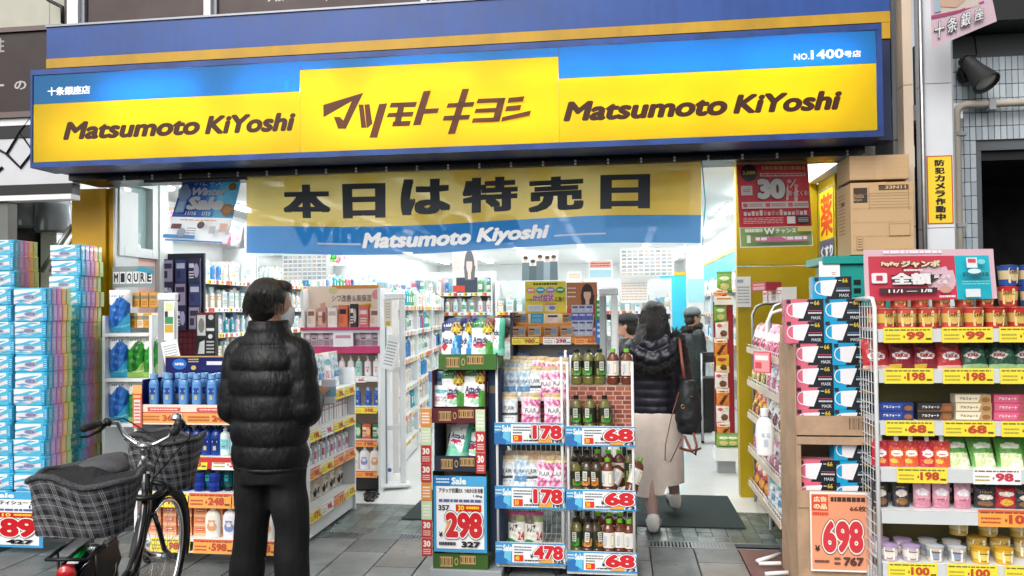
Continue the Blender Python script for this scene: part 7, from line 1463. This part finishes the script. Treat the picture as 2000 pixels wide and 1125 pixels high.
FP = [Vector(p) for p in ((-.17, -.08, 1.22), (-.13, -.14, 1.15), (-.02, -.18, 1.1), (.1, -.17, 1.14), (.17, -.12, 1.23), (.17, -.07, 1.31), (.13, -.04, 1.35))]
def _fs(i):
    rr = random.Random(i); t = rr.uniform(0, 5.99); k = int(t); p = FP[k].lerp(FP[min(6, k+1)], t-k); d = Vector((rr.gauss(0, 1), rr.gauss(-.3, 1), rr.gauss(0, 1))).normalized(); e = d+Vector((rr.gauss(0, .3), rr.gauss(0, .3), -.4)); return [p+d*.025, p+d*.04, p+d*.048+e*.006, p+d*.05+e*.018]
o = strands(wom, None, 1400, _fs, .0012, FUR); o.name = 'fur_strands'
b = MB(); b.X = Matrix.Translation(J['head']); ball(b, (0, -.02, .03), .088, .104, .09, 22); ball(b, (0, -.04, -.04), .086, .08, .1, 22); b.X = None
rings(b, [(-.005, -.05, 1.42, .09, .075), (-.01, -.06, 1.36, .092, .072), (-.02, -.075, 1.3, .088, .06), (-.03, -.095, 1.25, .07, .045), (-.035, -.12, 1.2, .04, .03)], 24)
limb(b, [(-.075, -.03, 1.42), (-.1, -.06, 1.32), (-.135, -.1, 1.22), (-.155, -.12, 1.12), (-.165, -.11, 1.02)], [.03, .034, .032, .024, .008]); limb(b, [(.075, -.02, 1.42), (.09, -.04, 1.34), (.1, -.06, 1.27)], [.03, .03, .012])
WHAIR = mat('long_hair', '#161312', .34, var=.3, vscale=50, bump=.9, bscale=60, stretch=(4, 4, .25), spec=.6)
remesh(b, 'hair', WHAIR, wom, .007, 4, .5, .003, 30.)
def _wh(i):
    rr = random.Random(i); a = rr.uniform(math.pi*.9, math.pi*2.1); x = math.cos(a)*.094; y = -.025+math.sin(a)*.09; L_ = rr.uniform(.12, .25) + (.14 if x < -.04 else 0); w = rr.uniform(.97, 1.05)
    return [Vector((x*.12+.004, -.01, 1.553)), Vector((x*.72*w, y*.8, 1.532)), Vector((x*1.0*w, y, 1.46)), Vector((x*1.06*w-.005, y-.02, 1.46-L_*.5)), Vector((x*1.02-.02-(.05 if x < -.04 else 0), y-.045, 1.46-L_))]
strands(wom, None, 900, _wh, .0016, WHAIR)
SK = fabric('beige_wool', '#d3c6bc', .9, .25, 60., (1, 1, 1))
b = MB(); n = 48; prof = [(.83, .165, .125, 0), (.78, .182, .14, 0), (.65, .19, .15, .015), (.5, .192, .16, .03), (.36, .19, .165, .045), (.22, .188, .17, .05)]; vs = []
for j, (z, rx, ry, cy) in enumerate(prof):
    for i in range(n):
        a = 2*math.pi*i/n; f = 1+(.03*math.sin(a*6+z*5)+.018*math.sin(a*13+z*9+1))*(1-z)-(.3*(1-z/.8) if abs((a-R(262)+math.pi) % (2*math.pi)-math.pi) < .075 and z < .6 else 0); zz = z+.04*(j == 5)-(.02 if math.cos(a) < -.2 and j == 5 else 0)+(.06 if math.cos(a) > .3 and j == 5 else 0)
        vs.append((rx*f*math.cos(a), cy+ry*f*math.sin(a), zz))
k = len(prof); b.add(vs, [(j*n+i, j*n+(i+1) % n, (j+1)*n+(i+1) % n, (j+1)*n+i) for j in range(k-1) for i in range(n)][::1], sm=True); b.build('skirt', SK, wom)
b = MB(); limb(b, [(-.04, -.03, .42), (-.022, -.1, .12), (-.02, -.1, .075)], [.054, .037, .038]); limb(b, [(.1, .2, .46), (.13, .33, .16), (.13, .34, .12)], [.054, .038, .038]); remesh(b, 'tights', TIGHT, wom, .009, 2)
SNK = mat('white_sneaker', '#dcdcd8', .5, var=.06)
for k in 'LR':
    b = MB(); shoe(b, J['leg'+k][2], J['leg'+k][3], h=.1); so = b.build('sneaker', SNK, wom); b = MB(); shoe(b, J['leg'+k][2], J['leg'+k][3], h=.1); b.v = [Vector((v.x*1.0, v.y, min(v.z, min(q.z for q in b.v)+.022)-.004)) for v in b.v]; b.build('sole', mat('grey_sole', '#8d8a86', .7), so)
bag = thing('shoulder_bag', 'black bag with tan leather flap on the walking person\'s shoulder', 'bag', (W(1346, 850, 5.36).x, 5.40, W(1346, 850, 5.36).z), R(-4))
b = MB(); rings(b, [(0, 0, .0, .05, .03), (0, 0, .02, .07, .05), (0, 0, .1, .088, .062), (0, 0, .2, .086, .06), (0, 0, .29, .07, .05), (0, 0, .36, .045, .035)], 22); remesh(b, 'body', mat('black_nylon', '#15161a', .5, var=.12, bump=.4, bscale=30), bag, .009, 2, .4, .004, 24.)
LEA = mat('tan_leather', '#7c4330', .45, var=.12, vscale=20, bump=.2, bscale=80)
def _flp(m):
    n = 8; vs = []
    for j in range(n+1):
        t = j/n; w = .05+.02*math.sin(t*2.6)
        for i in range(7): u = i/6*2-1; vs.append((u*w+.01*t, -.045-.02*math.sin(t*1.9)+.018*u*u, .39-.16*t-(.012*(1-u*u) if j == n else 0)))
    f = [(j*7+i, j*7+i+1, (j+1)*7+i+1, (j+1)*7+i) for j in range(n) for i in range(6)]; m.add(vs, [q[::-1] for q in f], sm=True); m.add([Vector(v)+Vector((0, .004, 0)) for v in vs], f, sm=True)
simple('flap', _flp, LEA, bag); simple('clasp', lambda m: m.lathe([(.008, 0), (.008, .003), (.004, .005)], 12), mat('brass', '#b39a5a', .3, metal=1), bag).location = (.02, -.07, .255); bag.children[-1].rotation_euler = (R(90), 0, 0)
simple('strap', lambda m: m.tube([(-.02, -.03, .37), (-.035, -.015, .47), (-.045, .03, .58), (-.055, .12, .66), (-.06, .2, .64)], .011, 6), LEA, bag); simple('loose_strap', lambda m: m.tube([(.03, -.06, .02), (.05, -.08, -.06), (.04, -.085, -.12), (.015, -.075, -.1), (-.03, -.06, .0)], .009, 6), LEA, bag); simple('cord', lambda m: m.tube([(-.06, -.05, .28), (-.11, -.07, .12), (-.15, -.08, -.06), (-.155, -.085, -.16), (-.12, -.085, -.17), (-.05, -.08, -.02)], .0035, 5), LEA, bag)
simple('zip_ring', lambda m: m.tube([(-.035+.012*math.cos(t), -.064, .19+.012*math.sin(t)) for t in [i*.6283 for i in range(10)]], .003, 5, closed=True), mat('brass', '#b39a5a', .3, metal=1), bag)
# ------------------------------------------------------------------ shoppers further in
def shopper(px, py_top, Y, h, lab, coat, rz, cap=None, caprz=0., fur=False, hairc=None):
    p = W(px, py_top, Y); t = thing('person', lab, 'person', (p.x, Y, 0), rz); k = h/1.62
    J = dict(head=(0, .01, h-.11), chest=(0, .01, h-.5), pelvis=(0, 0, h-.78), armL=((-.17, 0, h-.33), (-.21, .02, h-.6), (-.12, .24, h-.62)), armR=((.17, 0, h-.33), (.21, .02, h-.6), (.12, .24, h-.62)), legL=((-.08, 0, h-.8), (-.09, .03, .45), (-.1, 0, .1), (-.1, .14, .035)), legR=((.08, 0, h-.8), (.09, .03, .45), (.1, 0, .1), (.1, .14, .035)))
    body(t, J, s=.95, voxel=.011)
    b = MB(); rings(b, lerp_rs([(0, 0, h-.98, .19, .14), (0, 0, h-.8, .185, .14), (0, 0, h-.5, .195, .145), (0, 0, h-.36, .19, .13), (0, 0, h-.29, .11, .1), (0, 0, h-.25, .085, .085)], .02), 26)
    for a in 'LR': sx = -1 if a == 'L' else 1; sh, el, wr = J['arm'+a]; limb(b, [(sx*.1, 0, h-.34), sh, el, wr], [.075, .08, .068, .05])
    remesh(b, 'coat', coat, t, .012, 2, .4, .008, 12.)
    b = MB()
    for a in 'LR': hh, kn, an, to = J['leg'+a]; limb(b, [hh, kn, (an[0], an[1], .05)], [.095, .08, .075])
    remesh(b, 'trousers', TROU, t, .014, 2)
    for a in 'LR': b = MB(); shoe(b, J['leg'+a][2], J['leg'+a][3]); b.build('shoe', BLACKP, t)
    o = Matrix.Translation(J['head'])
    b = MB(); b.X = o; ball(b, (0, -.02, .02), .084, .1, .09, 18); ball(b, (0, -.045, -.04), .078, .066, .075, 16); b.X = None; remesh(b, 'hair', HAIR, t, .01, 2, .4, .006, 30.)
    if cap:
        b = MB(); b.X = o; rings(b, [(0, -.01, .025, .093, .11), (0, -.01, .06, .092, .108), (0, -.01, .095, .075, .09), (0, -.01, .118, .04, .05), (0, -.01, .124, .008, .01)], 24); co_ = b.build('cap', cap, t)
        b = MB(); b.X = o; n = 9; vs = [(math.cos(R(20+140*i/8))*.088*(1+.0*q), math.sin(R(20+140*i/8))*.1*(1+.75*q)+.0, .03-.02*q) for q in (0, 1) for i in range(n)]; f = [(i, i+1, n+i+1, n+i) for i in range(n-1)]; b.add(vs, f, sm=True); b.add([(x, y, z-.005) for x, y, z in vs], [q[::-1] for q in f], sm=True); b.build('visor', cap, co_)
    if fur:
        b = MB(); b.tube([(.105*math.cos(R(a)), -.01+.1*math.sin(R(a)), h-.25+.02*math.sin(R(a))) for a in range(0, 360, 20)], .038, 10, closed=True); remesh(b, 'fur_collar', mat('brown_fur', '#231a17', .9, var=.3, vscale=60), t, .012, 1, .3, .016, 45.)
    return t
shopper(1226, 613, 8.2, 1.47, 'person in dark cap and dark jacket looking down beside the gate post', mat('dark_jacket', '#17191d', .5, var=.2, bump=.4, bscale=14), R(75), mat('dark_cap', '#1a1c20', .7, var=.1))
shopper(1352, 602, 10.0, 1.53, 'person in grey cap and dark green coat with fur collar', mat('green_coat', '#1e2a2a', .4, var=.2, bump=.5, bscale=14), R(-70), mat('grey_cap', '#6c7475', .8, var=.1), fur=True)
shopper(986, 626, 8.6, 1.43, 'dark-haired person half hidden behind the detergent pouches', mat('grey_coat', '#a9b3b0', .7, var=.1, bump=.3, bscale=14), R(-20))
ct = thing('shopping_cart', 'black wheeled shopping cart standing behind the walking person', 'cart', (WX(1386, 9.2), 9.2, 0)); simple('bag', lambda m: m.bev((-.1, -.12, .15), (.12, .12, .75), .03), mat('cart_black', '#101214', .5, var=.15, bump=.3, bscale=12), ct)
for x in (-.11, .12): simple('pole', lambda m: m.tube([(x, -.13, .05), (x, -.13, 1.02)], .012, 8), STEEL, ct)
simple('handle', lambda m: m.tube([(-.11, -.13, 1.02), (.12, -.13, 1.02)], .014, 8), BLACKP, ct)
for x in (-.1, .1): b = MB(); b.X = Matrix.Translation((x, 0, .06)) @ Matrix.Rotation(R(90), 4, 'Y'); b.lathe([(.055, -.012), (.058, 0), (.055, .012)], 14); b.build('wheel', RUBBER, ct)
# ================================================================== BICYCLE
BKP = mat('black_gloss_paint', '#0c0c0d', .22, var=.15, vscale=9, coat=.6)
def plaid_mat():
    m = bpy.data.materials.new('grey_plaid_cloth'); m.use_nodes = True; nt = m.node_tree; L = nt.links.new; N = nt.nodes.new; p = nt.nodes['Principled BSDF']; p.inputs['Roughness'].default_value = .8
    tc = N('ShaderNodeTexCoord'); at = N('ShaderNodeUVMap'); sx = N('ShaderNodeSeparateXYZ'); L(at.outputs[0], sx.inputs[0])
    def line(src, k, ph, w):
        a = N('ShaderNodeMath'); a.operation = 'MULTIPLY_ADD'; L(src, a.inputs[0]); a.inputs[1].default_value = k; a.inputs[2].default_value = ph
        f = N('ShaderNodeMath'); f.operation = 'FRACT'; L(a.outputs[0], f.inputs[0]); c = N('ShaderNodeMath'); c.operation = 'LESS_THAN'; L(f.outputs[0], c.inputs[0]); c.inputs[1].default_value = w; return c.outputs[0]
    def add(a, b):
        q = N('ShaderNodeMath'); q.operation = 'ADD'; L(a, q.inputs[0]); L(b, q.inputs[1]); return q.outputs[0]
    thin = None; wide = None
    for s_ in (sx.outputs[0], sx.outputs[1]):
        for ph in (0, .07, .14, .5):
            l = line(s_, 8, ph, .028); thin = l if thin is None else add(thin, l)
        w = line(s_, 8, .72, .42); wide = w if wide is None else add(wide, w)
    r1 = N('ShaderNodeMix'); r1.data_type = 'RGBA'; r1.inputs['A'].default_value = (.008, .008, .009, 1); r1.inputs['B'].default_value = (.09, .093, .105, 1); wm = N('ShaderNodeMath'); wm.operation = 'MULTIPLY'; L(wide, wm.inputs[0]); wm.inputs[1].default_value = .5; L(wm.outputs[0], r1.inputs['Factor'])
    r2 = N('ShaderNodeMix'); r2.data_type = 'RGBA'; L(r1.outputs['Result'], r2.inputs['A']); r2.inputs['B'].default_value = (.42, .42, .43, 1); tm_ = N('ShaderNodeMath'); tm_.operation = 'MULTIPLY'; tm_.use_clamp = True; L(thin, tm_.inputs[0]); tm_.inputs[1].default_value = .5; L(tm_.outputs[0], r2.inputs['Factor']); L(r2.outputs['Result'], p.inputs['Base Color'])
    nz = N('ShaderNodeTexNoise'); nz.inputs['Scale'].default_value = 14; nz.inputs['Detail'].default_value = 5; L(tc.outputs['Object'], nz.inputs['Vector']); bp = N('ShaderNodeBump'); bp.inputs['Strength'].default_value = .6; bp.inputs['Distance'].default_value = .02; L(nz.outputs['Fac'], bp.inputs['Height']); L(bp.outputs[0], p.inputs['Normal'])
    return m
PLAID = plaid_mat(); GFUZZ = mat('grey_fuzzy_cloth', '#505154', .95, var=.3, vscale=60, bump=.9, bscale=120)
bang = math.atan2(1.0165, -.3185)
LEAN = R(-3.4)
bike = thing('bicycle', 'black city bicycle with grey plaid basket covers parked by the tissue stacks', 'bicycle', (-2.02, 2.737, 0), bang)
def BP(name, fn, m, parent=bike):
    b = MB(); fn(b); return b.build(name, m, parent)
WB, WR = 1.06, .33
def wheel(x, steer=0.):
    t = MB(); t.tube([(WR*math.cos(R(a))*.985, 0, WR*math.sin(R(a))*.985) for a in range(0, 360, 8)], .019, 10, closed=True); me = t.build('wheel', RUBBER, bike); me.location = (x, 0, WR); me.rotation_euler = (0, 0, steer)
    BP('rim', lambda m: m.tube([(.29*math.cos(R(a)), 0, .29*math.sin(R(a))) for a in range(0, 360, 8)], .012, 8, closed=True), CHROME, me)
    BP('hub', lambda m: m.tube([(0, -.05, 0), (0, .05, 0)], .02, 10), CHROME, me)
    def sp_(m):
        for i in range(32): a = R(11.25*i); q = a+R(30 if i % 2 else -30); y = .035 if i % 4 < 2 else -.035; m.tube([(.02*math.cos(q), y, .02*math.sin(q)), (.282*math.cos(a), 0, .282*math.sin(a))], .0011, 4, cap=False)
    s_ = BP('spokes', sp_, CHROME, me); s_['kind'] = 'stuff'; return me
STEER = R(-7)
wheel(0); 
def fender(cx, a0, a1, steer=0.):
    def fn(m):
        m.X = Matrix.Translation((cx, 0, WR)) @ Matrix.Rotation(steer, 4, 'Z'); n = 22; vs = []
        for i in range(n+1):
            a = R(a0+(a1-a0)*i/n)
            for u in (-1, -.5, 0, .5, 1): r_ = .362-.014*u*u; vs.append((r_*math.cos(a), .03*u, r_*math.sin(a)))
        f = [(i*5+j, i*5+j+1, (i+1)*5+j+1, (i+1)*5+j) for i in range(n) for j in range(4)]; m.add(vs, f, sm=True); m.add([Vector(v)*.99 for v in vs], [q[::-1] for q in f], sm=True)
    return BP('fender', fn, BKP)
fender(0, 20, 185); 
bike.rotation_euler = (-LEAN, 0, bang); bike.scale = (.95, .95, .95)
# frame: swept low tube, seat tube, stays
BB = (.44, 0, .27); HT0, HT1 = (.86, 0, .56), (.80, 0, .82)
def _frm(m):
    pts = [(.845, 0, .72), (.83, 0, .62), (.79, 0, .5), (.72, 0, .4), (.6, 0, .32), BB]; m.tube(pts, .024, 12); m.tube([(.82, 0, .76), (.80, 0, .6), (.74, 0, .48), (.62, 0, .40), (.45, 0, .38)], .018, 10)
    m.tube([HT0, HT1], .022, 12); m.tube([BB, (.30, 0, .72)], .019, 12)
    for y in (-.055, .055): m.tube([BB, (.3, y*.8, .3), (0, y, WR)], .012, 8); m.tube([(.32, y*.4, .62), (.2, y*.8, .5), (0, y, WR)], .011, 8)
    m.tube([(.44, -.045, .27), (.44, .045, .27)], .028, 12)
BP('frame', _frm, BKP)
Sx = Vector((.86, 0, 0)); SR = Matrix.Translation((.86, 0, 0)) @ Matrix.Rotation(STEER, 4, 'Z') @ Matrix.Translation((-.86, 0, 0))
fwc = SR @ Vector((WB+.02, 0, WR)); fw = wheel(fwc.x, STEER); fw.location = (fwc.x, fwc.y, WR)
f2 = fender(0, -15, 165, 0); f2.location = (fwc.x, fwc.y, 0); f2.rotation_euler = (0, 0, STEER)
def _fk(m):
    m.X = SR
    for y in (-.055, .055): m.tube([(.87, y*.6, .60), (.89, y, .52), (.97, y, .4), (WB+.02, y, WR)], .013, 8)
    m.tube([(.87, -.035, .6), (.87, .035, .6)], .018, 8)
BP('fork', _fk, BKP)
BP('steerer', lambda m: (setattr(m, 'X', SR), m.tube([HT1, (.775, 0, .93)], .014, 10)), CHROME)
def _hb(m):
    m.X = SR
    for sy in (-1, 1): m.tube([(.775, 0, .95), (.79, sy*.05, .965), (.80, sy*.11, 1.0), (.785, sy*.14, 1.06), (.72, sy*.185, 1.07), (.62, sy*.2, 1.06)], .0115, 10)
    m.tube([(.775, 0, .91), (.775, 0, .965)], .017, 10); m.tube([(.77, -.03, .955), (.77, .03, .955)], .018, 10)
hbar = BP('handlebar', _hb, CHROME)
for sy in (-1, 1):
    gp = BP('grip', lambda m: (setattr(m, 'X', SR), m.tube([(.70, sy*.188, 1.068), (.66, sy*.196, 1.064), (.58, sy*.206, 1.056)], [.017, .018, .017], 12)), RUBBER, hbar)
    BP('brake_lever', lambda m: (setattr(m, 'X', SR), m.tube([(.74, sy*.175, 1.06), (.70, sy*.185, 1.03), (.62, sy*.2, 1.015), (.57, sy*.215, 1.02)], [.012, .008, .006, .005], 8), m.tube([(.755, sy*.16, 1.065), (.735, sy*.178, 1.07)], .02, 10)), BLACKP, hbar)
BP('bell', lambda m: (setattr(m, 'X', SR @ Matrix.Translation((.785, -.145, 1.085))), m.lathe([(.024, 0), (.028, .012), (.022, .028), (.01, .036), (0, .038)], 16), m.lathe([(.01, -.02), (.01, 0)], 8)), CHROME, hbar)
BP('gear_shifter', lambda m: (setattr(m, 'X', SR), m.tube([(.735, -.18, 1.075), (.70, -.189, 1.074)], .026, 14)), BLACKP, hbar)
BP('cables', lambda m: [m.tube([SR @ Vector(q) for q in c], .0035, 6) for c in ([(.74, -.22, 1.06), (.86, -.14, 1.08), (.93, -.06, 1.0), (.9, -.01, .84), (.88, 0, .62)], [(.74, .22, 1.06), (.88, .15, 1.07), (.95, .05, .99), (.9, .02, .82), (.86, .01, .64)], [(.73, -.23, 1.05), (.83, -.2, 1.0), (.9, -.12, .92), (.88, -.02, .78)])], BLACKP, hbar)
# saddle and post
BP('seat_post', lambda m: m.tube([(.30, 0, .7), (.27, 0, .94)], .0125, 10), CHROME)
def _sd2(m):
    rs = [(.36, .0, .02), (.33, .03, .035), (.27, .055, .05), (.2, .095, .055), (.13, .105, .05), (.09, .08, .035)]; n = 16; vs = []
    for x, w, h in [(.42, .02, .02), (.38, .03, .03), (.32, .04, .04), (.25, .075, .048), (.18, .1, .05), (.13, .1, .045), (.10, .07, .03)]:
        for i in range(n): a = 2*math.pi*i/n; vs.append((x, w*math.cos(a), .965+h*(math.sin(a) if math.sin(a) > 0 else .5*math.sin(a))))
    m.add(vs, [(j*n+i, j*n+(i+1) % n, (j+1)*n+(i+1) % n, (j+1)*n+i)[::-1] for j in range(6) for i in range(n)]+[tuple(range(n)), tuple(range(6*n, 7*n))[::-1]], sm=True)
BP('saddle', _sd2, mat('saddle_grey', '#4f4f52', .75, var=.2, vscale=30, bump=.3, bscale=90))
# rear rack, reflector, lamp, sticker
BP('rear_rack', lambda m: [m.tube([(.2, y, .70), (-.2, y, .70)], .007, 8) for y in (-.07, 0, .07)]+[m.tube([(-.1, y, .7), (0, y*.8, WR+.02)], .006, 8) for y in (-.07, .07)]+[m.tube([(-.2, -.07, .7), (-.2, .07, .7)], .007, 8)], BLACKP)
rf = BP('rear_reflector', lambda m: (setattr(m, 'X', Matrix.Translation((-.185, 0, .648)) @ Matrix.Rotation(R(-90), 4, 'Y')), m.lathe([(.03, 0), (.034, .01), (.03, .022), (.012, .03), (0, .031)], 18)), mat('red_reflector', '#b3121c', .15, var=.05, coat=.8))
BP('reflector_mount', lambda m: m.box((-.187, -.015, .62), (-.15, .015, .668)), BLACKP, rf)
def _stk(m):
    for i in range(5):
        a0, a1 = R(93+4*i), R(97+4*i); m.add([(.3665*math.cos(a), y, WR+.3665*math.sin(a)) for a, y in ((a0, -.02), (a0, .02), (a1, .02), (a1, -.02))], [(0, 1, 2, 3)], '#e3e6e4' if i == 4 else '#18a84a')
BP('fender_sticker', _stk, GLOSS)
def basket(cx, z0, z1, lx, ly, X=None, rim=GFUZZ, lid=True):
    """covered basket: flaring cloth sides gathered at the foot, with folded corners"""
    n = 64; rows_ = 9; me = bpy.data.meshes.new('basket_cover'); vs = []; uv = []
    per = 2*(lx+ly)*1.6
    for j in range(rows_+1):
        t = j/rows_
        for i in range(n+1):
            a = 2*math.pi*i/n; ca, sa = math.cos(a), math.sin(a); k = (abs(ca)**4+abs(sa)**4)**-.25; g = .8+.2*t+.025*math.sin(a*9+t*3)*(1-t)+.012*math.sin(a*17+t*8)
            p = Vector((cx+ca*k*lx*g, sa*k*ly*g, z0+(z1-z0)*t+.012*math.sin(a*5+1)*t+.012*math.sin(a*3)*t)); vs.append(X @ p if X else p); uv.append((i/n*1.75+t*.12, t*.36+math.sin(a*4)*.006))
    fs = [(j*(n+1)+i, j*(n+1)+i+1, (j+1)*(n+1)+i+1, (j+1)*(n+1)+i) for j in range(rows_) for i in range(n)]
    me.from_pydata([tuple(v) for v in vs], [], fs); ul = me.uv_layers.new(name='UVMap')
    for p in me.polygons:
        p.use_smooth = True
        for li, vi in zip(p.loop_indices, p.vertices): ul.data[li].uv = uv[vi]
    me.materials.append(PLAID); o = put(me, 'basket_cover', bike)
    top = [vs[rows_*(n+1)+i] for i in range(0, n, 2)]; BP('rim', lambda m: m.tube(top, .012, 8, closed=True), rim, o)
    c = Vector((cx, 0, z1-.05)); c = X @ c if X else c
    BP('lid', lambda m: m.add(top+[c+Vector((0, 0, .035))], [(i, (i+1) % len(top), len(top)) for i in range(len(top))], sm=True), mat('dark_lid_cloth', '#26272a', .9, var=.4, vscale=40, bump=.8, bscale=60), o)
    bt = [vs[i] for i in range(0, n, 2)]; BP('bottom', lambda m: m.add(bt, [tuple(range(len(bt)))[::-1]]), BLACKP, o)
    return o
basket(-.02, .765, .975, .165, .185)
basket(1.06, .70, .96, .14, .175, SR)
def _knot(m):
    m.X = SR
    for z in (.85, .80): m.tube([(.815, -.035, z), (.80, -.015, z+.02), (.795, .0, z), (.80, .02, z+.02), (.815, .035, z-.005)], .009, 8); m.tube([(.80, 0, z+.03), (.795, 0, z-.03)], .008, 8)
BP('cord_knot', _knot, mat('white_cord', '#b9b9bb', .9, var=.1))
BP('lock_ring', lambda m: (setattr(m, 'X', SR), m.tube([(.86+.09*math.cos(R(a)), .075*math.sin(R(a)), .72+.02*math.cos(R(a))) for a in range(0, 360, 20)], .013, 8, closed=True)), BLACKP)
BP('chain_case', lambda m: m.bev((.0, -.085, .22), (.5, -.06, .36), .012), BKP); BP('crank', lambda m: [m.tube([(.44, -.1, .27), (.36, -.11, .12)], .01, 8), m.tube([(.44, .1, .27), (.52, .11, .42)], .01, 8), m.tube([(.44, -.1, .27), (.44, .1, .27)], .014, 10)], STEEL)
for p in ((.36, -.155, .12), (.52, .155, .42)): BP('pedal', lambda m: m.bev((p[0]-.045, p[1]-.04, p[2]-.012), (p[0]+.045, p[1]+.04, p[2]+.012), .008), BLACKP)
BP('skirt_guard', lambda m: [m.add([(.0, y, WR+.02), (.32, y, .55), (.22, y, .66), (-.12, y, .66), (-.26, y, .52)], [(0, 1, 2, 3, 4), (4, 3, 2, 1, 0)]) for y in (-.045, .045)], mat('smoke_guard', '#1c1c1e', .35, var=.1))
BP('kick_stand', lambda m: [m.tube([(0, y, WR), (-.03, y*1.5, .02)], .009, 8) for y in (-.09, .09)]+[m.tube([(-.03, -.135, .018), (-.03, .135, .018)], .009, 8)], STEEL)

bpy.data.scenes.remove(TS)
